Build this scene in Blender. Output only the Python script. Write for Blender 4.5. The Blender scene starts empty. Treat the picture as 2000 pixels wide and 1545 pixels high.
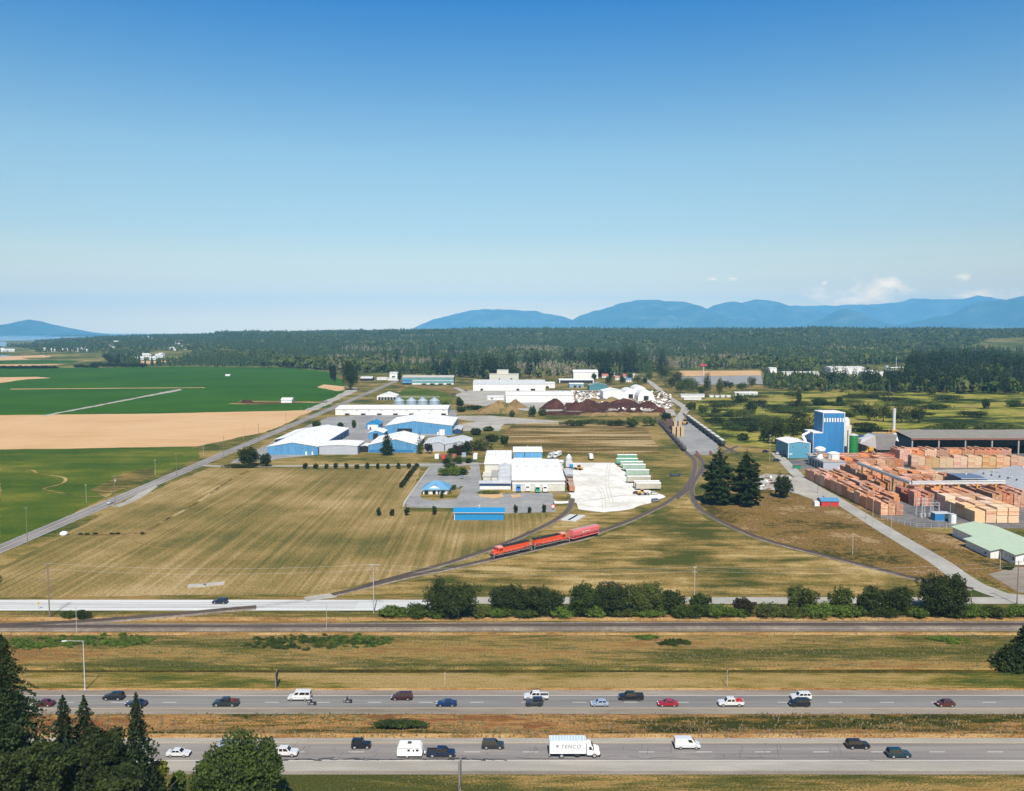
import bpy, math, random
import numpy as np
from mathutils import Vector
R = math.radians
rnd = random.Random(7)
npr = np.random.default_rng(11)
sc = bpy.context.scene
C = sc.collection

# ------------------------------------------------------------------ camera
CAM_H, FPX, VH = 88.0, 1660.0, 648.0
TH = math.atan((772.5 - VH) / FPX)
cam = bpy.data.cameras.new('camera'); camo = bpy.data.objects.new('camera', cam); C.objects.link(camo)
camo.location = (0, 0, CAM_H); camo.rotation_euler = (math.pi/2 - TH, 0, 0)
cam.sensor_width = 36; cam.lens = 36 * FPX / 2000; cam.clip_start = 1; cam.clip_end = 80000
sc.camera = camo
sc.view_settings.view_transform = 'Standard'; sc.view_settings.look = 'None'
sc.view_settings.exposure = 0.55; sc.view_settings.gamma = 1

# ------------------------------------------------------------------ sun and sky
SUN_EL, SUN_AZ = 50.0, 5.0            # sun stands behind the camera, a little to the right
sd = Vector((math.sin(R(SUN_AZ))*math.cos(R(SUN_EL)), -math.cos(R(SUN_AZ))*math.cos(R(SUN_EL)), math.sin(R(SUN_EL))))
sl = bpy.data.lights.new('sun', 'SUN'); sl.energy = 5.0; sl.angle = R(0.5); sl.color = (1, .95, .86)
so = bpy.data.objects.new('sun', sl); C.objects.link(so); so.rotation_euler = sd.to_track_quat('Z', 'Y').to_euler()
w = bpy.data.worlds.new('World'); sc.world = w; w.use_nodes = True
wn = w.node_tree; wn.nodes.clear()
def wnode(t, **k):
    n = wn.nodes.new(t)
    for a, b in k.items(): setattr(n, a, b)
    return n
sky = wnode('ShaderNodeTexSky', sky_type='NISHITA'); sky.sun_disc = False
sky.sun_elevation = R(SUN_EL); sky.sun_rotation = math.pi - R(SUN_AZ)
sky.altitude = 90; sky.air_density = 1.0; sky.dust_density = .6; sky.ozone_density = 2.5
bg = wnode('ShaderNodeBackground'); bg.inputs[1].default_value = .085
outw = wnode('ShaderNodeOutputWorld')
tc = wnode('ShaderNodeTexCoord'); sep = wnode('ShaderNodeSeparateXYZ'); wn.links.new(tc.outputs['Generated'], sep.inputs[0])
def wmath(op, a, b=None, c=None):
    n = wnode('ShaderNodeMath', operation=op)
    for i, x in enumerate((a, b, c)):
        if x is None: continue
        if isinstance(x, (int, float)): n.inputs[i].default_value = x
        else: wn.links.new(x, n.inputs[i])
    return n.outputs[0]
# deep, clear-day blue overhead and paler low down: tint of the sky itself by height above the horizon
zc = wmath('MAXIMUM', sep.outputs[2], 0.0)
SKYR = [(0, (3.64, 2.459, 0.639)), (0.0229, (2.592, 1.611, 0.508)), (0.0529, (1.803, 1.187, 0.67)), (0.1125, (1.221, 1.083, 0.885)), (0.1995, (1.034, 1.147, 1.025)), (0.282, (0.528, 0.934, 1.102)), (0.3597, (0.131, 0.715, 1.181)), (0.62, (0.09, 0.26, 0.5))]
rampn = wnode('ShaderNodeValToRGB'); cr = rampn.color_ramp
for p, col in SKYR:
    e = cr.elements.new(p) if p not in (0,) else cr.elements[0]
    e.position = p; e.color = (*col, 1)
cr.elements.remove(cr.elements[-1]) if cr.elements[-1].position > .95 else None
wn.links.new(zc, rampn.inputs[0])
mul = wnode('ShaderNodeMix', data_type='RGBA', blend_type='MULTIPLY'); mul.inputs[0].default_value = 1
wn.links.new(sky.outputs[0], mul.inputs[6]); wn.links.new(rampn.outputs[0], mul.inputs[7])
# a few small cumulus low in the east, given by their direction (slope east per north, slope up per north)
sx = wmath('DIVIDE', sep.outputs[0], wmath('MAXIMUM', sep.outputs[1], .01))
sz = wmath('DIVIDE', sep.outputs[2], wmath('MAXIMUM', sep.outputs[1], .01))
nz = wnode('ShaderNodeTexNoise'); nz.inputs['Scale'].default_value = 42; nz.inputs['Detail'].default_value = 9; nz.inputs['Roughness'].default_value = .62
mpn = wnode('ShaderNodeMapping'); mpn.inputs['Scale'].default_value = (1, 1, 1.7)
wn.links.new(tc.outputs['Generated'], mpn.inputs[0]); wn.links.new(mpn.outputs[0], nz.inputs[0])
blobs = [(1610, 582, 42, 17), (1700, 574, 50, 22), (1722, 556, 34, 16), (1765, 566, 24, 9), (1660, 586, 80, 9), (1930, 577, 62, 11), (1885, 578, 28, 7),
         (1392, 546, 16, 4), (1428, 546, 17, 6), (1872, 541, 22, 8), (1607, 554, 9, 6)]
acc = None
for (u, v, a, b) in blobs:
    cu, cv = (u-1000)/FPX, (VH-v)/FPX
    dx = wmath('DIVIDE', wmath('SUBTRACT', sx, cu), a/FPX); dz = wmath('DIVIDE', wmath('SUBTRACT', sz, cv), b/FPX)
    d = wmath('SQRT', wmath('ADD', wmath('MULTIPLY', dx, dx), wmath('MULTIPLY', dz, dz)))
    s = wmath('SUBTRACT', 1.0, wmath('MULTIPLY', d, .62 if b > 8 else .8))
    acc = s if acc is None else wmath('MAXIMUM', acc, s)
dens = wmath('MULTIPLY', wmath('SUBTRACT', wmath('ADD', acc, wmath('MULTIPLY', wmath('SUBTRACT', nz.outputs[0], .5), 2.6)), .26), 1.15)
dcl = wnode('ShaderNodeClamp'); wn.links.new(dens, dcl.inputs[0])
cmask = wmath('MULTIPLY', wmath('MULTIPLY', dcl.outputs[0], .85), wmath('GREATER_THAN', sep.outputs[1], .1))
mixc = wnode('ShaderNodeMix', data_type='RGBA'); clc = wnode('ShaderNodeMix', data_type='RGBA', blend_type='MULTIPLY'); clc.inputs[0].default_value = 1; clc.inputs[7].default_value = (2.0, 1.72, 1.6, 1); wn.links.new(mul.outputs[2], clc.inputs[6]); wn.links.new(clc.outputs[2], mixc.inputs[7])
wn.links.new(cmask, mixc.inputs[0]); wn.links.new(mul.outputs[2], mixc.inputs[6])
wn.links.new(mixc.outputs[2], bg.inputs[0]); wn.links.new(bg.outputs[0], outw.inputs[0])

# ------------------------------------------------------------------ ground points from rows and columns of the survey
def P(u, v, z=0.0):
    """point at height z seen in column u, row v of the survey photograph"""
    a = (u-1000)/FPX; b = (772.5-v)/FPX
    dy = math.cos(TH) + b*math.sin(TH); dz = -math.sin(TH) + b*math.cos(TH)
    t = (z - CAM_H)/dz
    return (a*t, dy*t)
def YV(v, z=0.0): return P(1000, v, z)[1]
def ZAT(v, y):
    b = (772.5-v)/FPX
    return CAM_H + y*(-math.sin(TH)+b*math.cos(TH))/(math.cos(TH)+b*math.sin(TH))
def PR(x, y, z=0.0):
    """row/column of a world point"""
    yy = y*math.cos(TH) - (z-CAM_H)*math.sin(TH); zz = y*math.sin(TH) + (z-CAM_H)*math.cos(TH)
    return 1000 + FPX*x/yy, 772.5 - FPX*zz/yy

# ------------------------------------------------------------------ materials
ALB, ALBG = .80, .66        # the photograph is exposed brightly: reflectances are set for that exposure
def hexc(h):
    h = h.lstrip('#'); o = []
    for i in (0, 2, 4):
        c = int(h[i:i+2], 16)/255
        o.append(c/12.92 if c <= .04045 else ((c+.055)/1.055)**2.4)
    return tuple(o)
def col3(c): return hexc(c) if isinstance(c, str) else c
def newmat(name):
    m = bpy.data.materials.new(name); m.use_nodes = True
    nt = m.node_tree; bs = nt.nodes['Principled BSDF']
    return m, nt, bs
def mat(name, c, rough=.7, metal=0.0, nscale=0.0, namt=.25, bump=0.0, wave=0.0, coat=0.0, spec=None, emit=None, stretch=(1, 1, 1), alpha=None):
    m, nt, bs = newmat(name); c = tuple(min(.8, x*ALB) for x in col3(c))
    bs.inputs['Base Color'].default_value = (*c, 1); bs.inputs['Roughness'].default_value = rough
    bs.inputs['Metallic'].default_value = metal
    if coat: bs.inputs['Coat Weight'].default_value = coat; bs.inputs['Coat Roughness'].default_value = .08
    if spec is not None: bs.inputs['Specular IOR Level'].default_value = spec
    tcn = nt.nodes.new('ShaderNodeTexCoord'); mp = nt.nodes.new('ShaderNodeMapping'); mp.inputs['Scale'].default_value = stretch
    nt.links.new(tcn.outputs['Object'], mp.inputs[0])
    if nscale:
        n = nt.nodes.new('ShaderNodeTexNoise'); n.inputs['Scale'].default_value = nscale; n.inputs['Detail'].default_value = 7; n.inputs['Roughness'].default_value = .65
        nt.links.new(mp.outputs[0], n.inputs[0])
        r = nt.nodes.new('ShaderNodeValToRGB')
        r.color_ramp.elements[0].position = .3; r.color_ramp.elements[1].position = .7
        r.color_ramp.elements[0].color = (*[x*(1-namt) for x in c], 1); r.color_ramp.elements[1].color = (*[min(1, x*(1+namt*.8)) for x in c], 1)
        nt.links.new(n.outputs[0], r.inputs[0]); nt.links.new(r.outputs[0], bs.inputs['Base Color'])
        if 'sawn_timber' in name:      # every stack has weathered differently
            oi = nt.nodes.new('ShaderNodeObjectInfo'); hs = nt.nodes.new('ShaderNodeHueSaturation')
            for k, (lo, hi, sock) in enumerate(((.62, 1.12, 'Value'), (1.1, .72, 'Saturation'), (.495, .515, 'Hue'))):
                mm = nt.nodes.new('ShaderNodeMath'); mm.operation = 'MULTIPLY'; mm.inputs[1].default_value = (1, 7.3, 13.7)[k]; fr = nt.nodes.new('ShaderNodeMath'); fr.operation = 'FRACT'
                mr = nt.nodes.new('ShaderNodeMapRange'); mr.inputs[3].default_value = lo; mr.inputs[4].default_value = hi
                nt.links.new(oi.outputs['Random'], mm.inputs[0]); nt.links.new(mm.outputs[0], fr.inputs[0]); nt.links.new(fr.outputs[0], mr.inputs[0]); nt.links.new(mr.outputs[0], hs.inputs[sock])
            nt.links.new(r.outputs[0], hs.inputs['Color']); nt.links.new(hs.outputs[0], bs.inputs['Base Color'])
        if bump:
            b = nt.nodes.new('ShaderNodeBump'); b.inputs['Strength'].default_value = bump; b.inputs['Distance'].default_value = .3
            nt.links.new(n.outputs[0], b.inputs['Height']); nt.links.new(b.outputs[0], bs.inputs['Normal'])
    if wave:
        s = nt.nodes.new('ShaderNodeSeparateXYZ'); a = nt.nodes.new('ShaderNodeMath'); a.operation = 'ADD'
        nt.links.new(tcn.outputs['Object'], s.inputs[0]); nt.links.new(s.outputs[0], a.inputs[0]); nt.links.new(s.outputs[1], a.inputs[1])
        w2 = nt.nodes.new('ShaderNodeMath'); w2.operation = 'MULTIPLY'; w2.inputs[1].default_value = wave
        nt.links.new(a.outputs[0], w2.inputs[0])
        f = nt.nodes.new('ShaderNodeMath'); f.operation = 'PINGPONG'; f.inputs[1].default_value = 1
        nt.links.new(w2.outputs[0], f.inputs[0])
        b = nt.nodes.new('ShaderNodeBump'); b.inputs['Strength'].default_value = .6; b.inputs['Distance'].default_value = .12
        nt.links.new(f.outputs[0], b.inputs['Height']); nt.links.new(b.outputs[0], bs.inputs['Normal'])
    return m
def ground(name, cols, big=.03, mid=.35, fine=2.0, stretch=(1, 1, 1), rough=.95, pos=None, bump=.5, fa=.45, ma=.5, mstretch=None, contrast=1.0, warm=None):
    """ground cover: patches of the given colours, broken by mid and fine grain"""
    m, nt, bs = newmat(name); L = nt.links
    if warm is None: warm = any(k in name for k in ('grass', 'field', 'crop', 'pasture', 'verge', 'soil'))
    bs.inputs['Roughness'].default_value = rough; bs.inputs['Specular IOR Level'].default_value = .05
    tcn = nt.nodes.new('ShaderNodeTexCoord')
    def nz(scale, st, det=6, ro=.6):
        mp = nt.nodes.new('ShaderNodeMapping'); mp.inputs['Scale'].default_value = st; L.new(tcn.outputs['Object'], mp.inputs[0])
        n = nt.nodes.new('ShaderNodeTexNoise'); n.inputs['Scale'].default_value = scale; n.inputs['Detail'].default_value = det; n.inputs['Roughness'].default_value = ro
        L.new(mp.outputs[0], n.inputs[0]); return n.outputs[0]
    a = nz(big, stretch, 8, .62); b = nz(mid, mstretch or stretch, 5, .6); c = nz(fine, (1, 1, 1), 4, .7)
    def mth(op, x, y):
        n = nt.nodes.new('ShaderNodeMath'); n.operation = op
        for i, q in enumerate((x, y)):
            if isinstance(q, (int, float)): n.inputs[i].default_value = q
            else: L.new(q, n.inputs[i])
        return n.outputs[0]
    t = mth('ADD', a, mth('MULTIPLY', mth('SUBTRACT', b, .5), ma))
    t = mth('ADD', t, mth('MULTIPLY', mth('SUBTRACT', c, .5), fa*.5))
    t = mth('ADD', mth('MULTIPLY', mth('SUBTRACT', t, .5), contrast), .5)
    r = nt.nodes.new('ShaderNodeValToRGB'); n = len(cols)
    ps = pos or [.3 + .4*i/(n-1) for i in range(n)]
    els = r.color_ramp.elements
    while len(els) < n: els.new(.5)
    for i in range(n): els[i].position = ps[i]; els[i].color = (*[x*ALBG*f_ for x, f_ in zip(col3(cols[i]), (1.0, 1, .86) if warm else (1, 1, 1))], 1)
    L.new(t, r.inputs[0])
    g = nt.nodes.new('ShaderNodeMix'); g.data_type = 'RGBA'; g.blend_type = 'MULTIPLY'; g.inputs[0].default_value = 1
    mr = nt.nodes.new('ShaderNodeMapRange'); mr.inputs[1].default_value = .3; mr.inputs[2].default_value = .7; mr.inputs[3].default_value = 1-fa; mr.inputs[4].default_value = 1+fa*.7
    L.new(c, mr.inputs[0]); L.new(r.outputs[0], g.inputs[6]); L.new(mr.outputs[0], g.inputs[7]); L.new(g.outputs[2], bs.inputs['Base Color'])
    if bump:
        bp = nt.nodes.new('ShaderNodeBump'); bp.inputs['Strength'].default_value = bump; bp.inputs['Distance'].default_value = .35
        L.new(c, bp.inputs['Height']); L.new(bp.outputs[0], bs.inputs['Normal'])
    return m
def leafmat(name, c, amt=.45, scale=.35, trans=.15):
    m, nt, bs = newmat(name); L = nt.links; c = tuple(x*.86*f_ for x, f_ in zip(col3(c), (1.08, 1.05, .75)))
    bs.inputs['Roughness'].default_value = .75; bs.inputs['Specular IOR Level'].default_value = .2
    g = nt.nodes.new('ShaderNodeTexCoord'); n = nt.nodes.new('ShaderNodeTexNoise'); n.inputs['Scale'].default_value = scale; n.inputs['Detail'].default_value = 5; n.inputs['Roughness'].default_value = .7
    L.new(g.outputs['Object'], n.inputs[0])
    oi = nt.nodes.new('ShaderNodeObjectInfo')
    r = nt.nodes.new('ShaderNodeValToRGB'); r.color_ramp.elements[0].position = .32; r.color_ramp.elements[1].position = .68
    r.color_ramp.elements[0].color = (c[0]*(1-amt), c[1]*(1-amt*.9), c[2]*(1-amt*.7), 1); r.color_ramp.elements[1].color = (c[0]*(1+amt*1.1), c[1]*(1+amt), c[2]*(1+amt*.5), 1)
    L.new(n.outputs[0], r.inputs[0])
    h = nt.nodes.new('ShaderNodeHueSaturation')
    mr = nt.nodes.new('ShaderNodeMapRange'); mr.inputs[3].default_value = .8; mr.inputs[4].default_value = 1.25
    L.new(oi.outputs['Random'], mr.inputs[0]); L.new(mr.outputs[0], h.inputs['Value']); L.new(r.outputs[0], h.inputs['Color'])
    L.new(h.outputs[0], bs.inputs['Base Color'])
    tr = nt.nodes.new('ShaderNodeBsdfTranslucent'); L.new(h.outputs[0], tr.inputs[0])
    mx = nt.nodes.new('ShaderNodeMixShader'); mx.inputs[0].default_value = trans
    L.new(bs.outputs[0], mx.inputs[1]); L.new(tr.outputs[0], mx.inputs[2]); L.new(mx.outputs[0], nt.nodes['Material Output'].inputs[0])
    return m

# ------------------------------------------------------------------ mesh helpers
def meshobj(name, V, T, mi, mats, parent=None, loc=(0, 0, 0), smooth=False):
    """fast mesh from numpy arrays of triangles (or quads)"""
    V = np.asarray(V, np.float32); T = np.asarray(T, np.int32); k = T.shape[1]
    me = bpy.data.meshes.new(name); me.vertices.add(len(V)); me.vertices.foreach_set('co', V.ravel())
    me.loops.add(T.size); me.loops.foreach_set('vertex_index', T.ravel())
    me.polygons.add(len(T)); me.polygons.foreach_set('loop_start', np.arange(0, T.size, k, dtype=np.int32))
    for m in mats: me.materials.append(m)
    if mi is not None: me.polygons.foreach_set('material_index', np.asarray(mi, np.int32))
    if smooth: me.polygons.foreach_set('use_smooth', np.ones(len(T), bool))
    me.update(calc_edges=True); me.validate()
    o = bpy.data.objects.new(name, me); C.objects.link(o); o.location = loc
    if parent: o.parent = parent
    return o
class MB:
    def __init__(s): s.v = []; s.f = []; s.m = []
    def add(s, vs, fs, m=0):
        n = len(s.v); s.v += [tuple(q) for q in vs]; s.f += [tuple(i+n for i in f) for f in fs]; s.m += [m]*len(fs); return s
    def box(s, x0, x1, y0, y1, z0, z1, m=0):
        return s.add([(x0, y0, z0), (x1, y0, z0), (x1, y1, z0), (x0, y1, z0), (x0, y0, z1), (x1, y0, z1), (x1, y1, z1), (x0, y1, z1)],
                     [(0, 3, 2, 1), (4, 5, 6, 7), (0, 1, 5, 4), (1, 2, 6, 5), (2, 3, 7, 6), (3, 0, 4, 7)], m)
    def hexa(s, pts, m=0):      # 8 points: bottom ring then top ring, counter-clockwise
        return s.add(pts, [(0, 3, 2, 1), (4, 5, 6, 7), (0, 1, 5, 4), (1, 2, 6, 5), (2, 3, 7, 6), (3, 0, 4, 7)], m)
    def poly(s, pts, m=0): return s.add(pts, [tuple(range(len(pts)))], m)
    def extr(s, prof, y0, y1, m=0, axis='y', ch=0.0, sc=.93):
        """profile of (a, z) extruded along an axis, with chamfered ends if ch"""
        cx = sum(p[0] for p in prof)/len(prof); cz = sum(p[1] for p in prof)/len(prof)
        rings = [(y0, 1), (y1, 1)] if not ch else [(y0, sc), (y0+ch, 1), (y1-ch, 1), (y1, sc)]
        n = len(prof); V = []
        for (y, k) in rings:
            for (a, z) in prof:
                a2, z2 = cx+(a-cx)*(1-(1-k)*.35), cz+(z-cz)*k
                V.append((a2, y, z2) if axis == 'y' else (y, a2, z2))
        F = [tuple(range(n)), tuple(range(n*(len(rings)-1), n*len(rings)))[::-1]]
        for i in range(len(rings)-1):
            for j in range(n): F.append((i*n+j, (i+1)*n+j, (i+1)*n+(j+1) % n, i*n+(j+1) % n))
        return s.add(V, F, m)
    def cyl(s, p0, p1, r0, r1=None, n=10, m=0, caps=True):
        r1 = r0 if r1 is None else r1
        p0 = Vector(p0); p1 = Vector(p1); d = (p1-p0).normalized()
        a = d.orthogonal().normalized(); b = d.cross(a)
        V = [p0+(a*math.cos(2*math.pi*i/n)+b*math.sin(2*math.pi*i/n))*r0 for i in range(n)] + [p1+(a*math.cos(2*math.pi*i/n)+b*math.sin(2*math.pi*i/n))*r1 for i in range(n)]
        F = [(i, (i+1) % n, n+(i+1) % n, n+i) for i in range(n)]
        if caps: F += [tuple(range(n))[::-1], tuple(range(n, 2*n))]
        return s.add(V, F, m)
    def lathe(s, prof, cx=0, cy=0, n=20, m=0):
        V = []; F = []
        for (r, z) in prof:
            for i in range(n): V.append((cx+r*math.cos(2*math.pi*i/n), cy+r*math.sin(2*math.pi*i/n), z))
        for k in range(len(prof)-1):
            for i in range(n): F.append((k*n+i, k*n+(i+1) % n, (k+1)*n+(i+1) % n, (k+1)*n+i))
        F += [tuple(range(n))[::-1], tuple(range((len(prof)-1)*n, len(prof)*n))]
        return s.add(V, F, m)
    def build(s, name, mats, parent=None, loc=(0, 0, 0), smooth=False, rz=0):
        me = bpy.data.meshes.new(name); me.from_pydata(s.v, [], s.f)
        if not isinstance(mats, (list, tuple)): mats = [mats]
        for q in mats: me.materials.append(q)
        me.polygons.foreach_set('material_index', s.m)
        if smooth: me.polygons.foreach_set('use_smooth', [True]*len(s.f))
        me.update()
        o = bpy.data.objects.new(name, me); C.objects.link(o); o.location = loc; o.rotation_euler = (0, 0, rz)
        if parent: o.parent = parent
        return o
def thing(name, label, cat, loc=(0, 0, 0), rz=0, group=None):
    o = bpy.data.objects.new(name, None); C.objects.link(o); o.location = loc if len(loc) == 3 else (*loc, 0); o.rotation_euler = (0, 0, rz)
    o.empty_display_size = .5
    return tag(o, label, cat, group)
def tag(o, label=None, cat=None, group=None, kind=None):
    if label: o['label'] = label
    if cat: o['category'] = cat
    if group: o['group'] = group
    if kind: o['kind'] = kind
    return o
def struct(o): o['kind'] = 'structure'; return o
def dup(root, loc, rz=0, label=None, group=None, scale=None):
    r = root.copy(); C.objects.link(r); r.location = loc if len(loc) == 3 else (*loc, 0); r.rotation_euler = (0, 0, rz)
    if label: r['label'] = label
    if group: r['group'] = group
    if scale: r.scale = scale if hasattr(scale, '__len__') else (scale,)*3
    for ch in list(root.children):
        c = ch.copy(); C.objects.link(c); c.parent = r
        for g in list(ch.children):
            d = g.copy(); C.objects.link(d); d.parent = c
    return r
class Proto:
    """a thing built once; the first placing moves it, later ones copy it"""
    def __init__(s, root): s.root = root; s.used = False
    def put(s, loc, rz=0, label=None, group=None, scale=None):
        if s.used: return dup(s.root, loc, rz, label, group, scale)
        s.used = True; r = s.root; r.location = loc if len(loc) == 3 else (*loc, 0); r.rotation_euler = (0, 0, rz)
        if label: r['label'] = label
        if group: r['group'] = group
        if scale: r.scale = scale if hasattr(scale, '__len__') else (scale,)*3
        return r

# ------------------------------------------------------------------ terrain
def lerp_tab(x, tab):
    xs = [t[0] for t in tab]; ys = [t[1] for t in tab]
    return np.interp(x, xs, ys)
def sstep(t): t = np.clip(t, 0, 1); return t*t*(3-2*t)
RIDGE = [(-2, -6), (-.62, -6), (-.575, 2), (-.53, 22), (-.48, 40), (-.4, 54), (-.3, 66), (-.2, 76), (0, 86), (.3, 90), (2, 92)]
Y_DITCH = YV(1309)
def hgt(x, y):
    x = np.asarray(x, float); y = np.asarray(y, float); u = x/np.maximum(y, 300)
    h = lerp_tab(u, RIDGE)*sstep((y-2500)/3000.)
    h = h*(1-sstep((y-6600)/2500.)*1.0) - 6*sstep((y-8200)/1500.)
    bump = (np.sin(x*.0031+1.7)*np.cos(y*.0023)+.5*np.sin(x*.0083+y*.004))*5*sstep((y-2800)/1500.)*np.clip((u+.55)/.2, 0, 1)
    h = h + bump*(1-sstep((y-6000)/1500.))
    # roadside ditch, and the gentle bank up to the main line
    dd = np.abs(y-Y_DITCH-.15*np.sin(x*.05)); h = h - .95*np.clip(1-dd/1.3, 0, 1)*(np.abs(x) < 900)
    # shallow swale in the middle of the motorway
    h = h - .5*np.clip(1-np.abs(y-184.2)/4.6, 0, 1)*(np.abs(x) < 1500)
    return h
def H(x, y): return float(hgt(x, y))
HAZE = 3.8e-5
# ------------------------------------------------------------------ palette of ground covers
G_base = ground('dry_green_grass', ['#47552a','#6e6a38','#8e7c4a','#ac9464'], big=.02, mid=.16, fine=1.3, mstretch=(.5, 1.6, 1), contrast=1.7)
G_verge = ground('rough_verge_grass', ['#55582a', '#6e6836', '#8b7848', '#b2945e', '#9a7448'], big=.045, mid=.5, fine=2.2, stretch=(.2, 1.2, 1), fa=.5, bump=.9, contrast=1.7)
G_median = ground('median_grass', ['#40441e', '#6c5c2c', '#967446', '#bc9262', '#8e5e3c'], big=.06, mid=.6, fine=2.4, stretch=(.2, 1.1, 1), fa=.5, bump=.9, contrast=1.9)
G_mown = ground('mown_verge', ['#4e5a26', '#7a7036', '#a28a56', '#b0966a'], big=.05, mid=.6, fine=2.4, stretch=(.25, 1.5, 1), fa=.45, contrast=1.6)
G_orange = ground('straw_grass', ['#8a6440', '#b88c5c', '#d0a878', '#dcb88c'], big=.15, mid=.8, fine=2.8, stretch=(.5, 1, 1), fa=.55)
G_hay = ground('cut_hay_field', ['#66643a', '#88784a', '#a48c60', '#bca47e'], big=.013, mid=.15, fine=1.1, mstretch=(3.8, .05, 1), ma=.55, fa=.4, contrast=1.25)
G_tri = ground('pasture', ['#50552a', '#807042', '#a68c5a', '#c2aa7e'], big=.02, mid=.1, fine=1.2, mstretch=(.4, 1.6, 1), ma=.7, fa=.35, contrast=1.5)
G_scrub = ground('scrubby_field', ['#4a4826', '#725f38', '#947848', '#7c6040', '#b09470'], big=.035, mid=.3, fine=1.2, fa=.5, contrast=1.4)
G_marsh = ground('marsh_grass', ['#2e3a1a','#55602a','#8c8a3c','#b0ac54','#a48c56'], big=.011, mid=.06, fine=.5, stretch=(.7, 1.6, 1), mstretch=(.6, 1.4, 1), fa=.3, contrast=1.9)
G_crop = ground('green_crop', ['#325812', '#3a6414', '#466e1a'], big=.006, mid=.03, fine=.5, mstretch=(.3, 2, 1), fa=.12, bump=.2, contrast=.9)
G_crop2 = ground('olive_crop', ['#3c5418', '#4c6220', '#606c24', '#82803a'], big=.012, mid=.05, fine=.5, mstretch=(.4, 1.6, 1), fa=.18, bump=.2, contrast=1.1)
G_wheat = ground('ripe_wheat', ['#cfa574', '#ddb587', '#e6c096'], big=.008, mid=.05, fine=.6, mstretch=(.25, 2, 1), fa=.1, bump=.2, contrast=.8)
G_hay2 = ground('trodden_dry_grass', ['#8a7240', '#a88a58', '#c09e70'], big=.05, mid=.3, fine=1.2, fa=.4)
G_soil = ground('dug_field', ['#4e4c26', '#74643a', '#967a50', '#bfa884'], big=.02, mid=.1, fine=.7, stretch=(.3, 1.5, 1), mstretch=(.16, 1.4, 1), ma=.7, fa=.45, contrast=1.8)
G_gravel = ground('pale_gravel', ['#a8a298', '#b8b2a8', '#cac6ba'], big=.04, mid=.3, fine=1.5, fa=.15)
G_white = ground('white_yard_gravel', ['#dcd8ce','#f4f0e8','#fcfaf4'], big=.05, mid=.3, fine=1.2, fa=.08, bump=.15, contrast=1.6)
G_lot = ground('asphalt_lot', ['#8e8e8e', '#a09f9e', '#b0afac'], big=.05, mid=.3, fine=1.5, fa=.12, bump=.1)
G_mill = ground('mill_yard_paving', ['#5e5e62', '#747376', '#888480', '#989084'], big=.04, mid=.3, fine=1.5, fa=.2, bump=.1)
G_road = ground('grey_asphalt', ['#74726f', '#82807e', '#92908c'], big=.05, mid=.5, fine=4, stretch=(.08, 1.6, 1), mstretch=(.04, 2, 1), ma=.9, fa=.12, bump=.1)
G_road2 = ground('worn_asphalt', ['#7e7976', '#8c8683', '#9e9893'], big=.05, mid=.5, fine=4, stretch=(.06, 1.8, 1), mstretch=(.04, 2, 1), ma=.9, fa=.14, bump=.1)
G_should = ground('pale_shoulder', ['#a09a90', '#b0aaa0', '#c0bab0'], big=.1, mid=.5, fine=3, stretch=(.2, 1, 1), fa=.12, bump=.1)
G_should2 = ground('dusty_shoulder', ['#867c70', '#9a9084', '#aaa094'], big=.1, mid=.5, fine=3, stretch=(.2, 1, 1), fa=.18, bump=.1)
G_front = ground('bleached_road', ['#c6c7c5','#d4d5d3','#e4e4e1'], big=.05, mid=.5, fine=1.5, stretch=(.08, 1.6, 1), mstretch=(.03, 1.6, 1), ma=1.0, fa=.08, bump=.05)
G_front2 = ground('chalky_road', ['#a6a29a', '#b4b0a8', '#c4c0b8'], big=.05, mid=.3, fine=1.5, fa=.08, bump=.05)
G_nsroad = ground('country_road_asphalt', ['#84807e', '#949090', '#a6a29e'], big=.03, mid=.6, fine=1.5, mstretch=(1.6, .02, 1), ma=.9, fa=.1, bump=.1)
G_ballast = ground('rail_ballast', ['#7c7268', '#908478', '#a89c8c'], big=.1, mid=.8, fine=4, fa=.35)
G_rust = ground('rusty_ballast', ['#5e4c42','#72604f','#86735f'], big=.1, mid=.8, fine=4, stretch=(.3, 1, 1), fa=.3)
G_ditch = ground('dark_ditch_grass', ['#33331c', '#4a421f', '#5e5228'], big=.1, mid=.8, fine=3)  # darker grass tones along the ditch strip
M_wline = mat('white_road_paint', (.62, .61, .58), .7, nscale=2, namt=.12)
M_yline = mat('yellow_road_paint', (.62, .45, .2), .7, nscale=2, namt=.15)
M_tar = mat('crack_sealant', (.035, .033, .033), .6)
M_water = mat('sea_water', (.07, .16, .24), .18, nscale=.01, namt=.1, bump=.05)

# ground sheet, one mesh out to the coast and the far plain
rows = list(np.arange(-60, 160, 20.)) + list(np.arange(160, 275, .65)) + [275+ (1.032**i-1)*90 for i in range(1, 205)]
rows = [y for y in rows if y < 42000] + [42000.]
us = np.linspace(-1.25, 1.25, 241)
VX, VY = [], []
for y in rows: VX.append(us*(abs(y)*.75+420)); VY.append(np.full(len(us), y))
VX = np.array(VX); VY = np.array(VY); VZ = hgt(VX, VY)
VZ = VZ - 2.2*((VX < -1600) & (VY > 2960) & (VY < 3400) & (VX/VY < -.545))
nr, nc = VX.shape
idx = np.arange(nr*nc).reshape(nr, nc)
Q = np.stack([idx[:-1, :-1], idx[:-1, 1:], idx[1:, 1:], idx[1:, :-1]], -1).reshape(-1, 4)
qy = (VY[:-1, :-1]).ravel()
mi = np.where(qy < 172, 1, np.where(qy < 200, 2, np.where(qy < Y_DITCH-1.5, 3, np.where(qy < Y_DITCH+.7, 4, np.where(qy < 275, 1, 0)))))
mi = np.where(qy > 1700, 5, mi)
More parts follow.
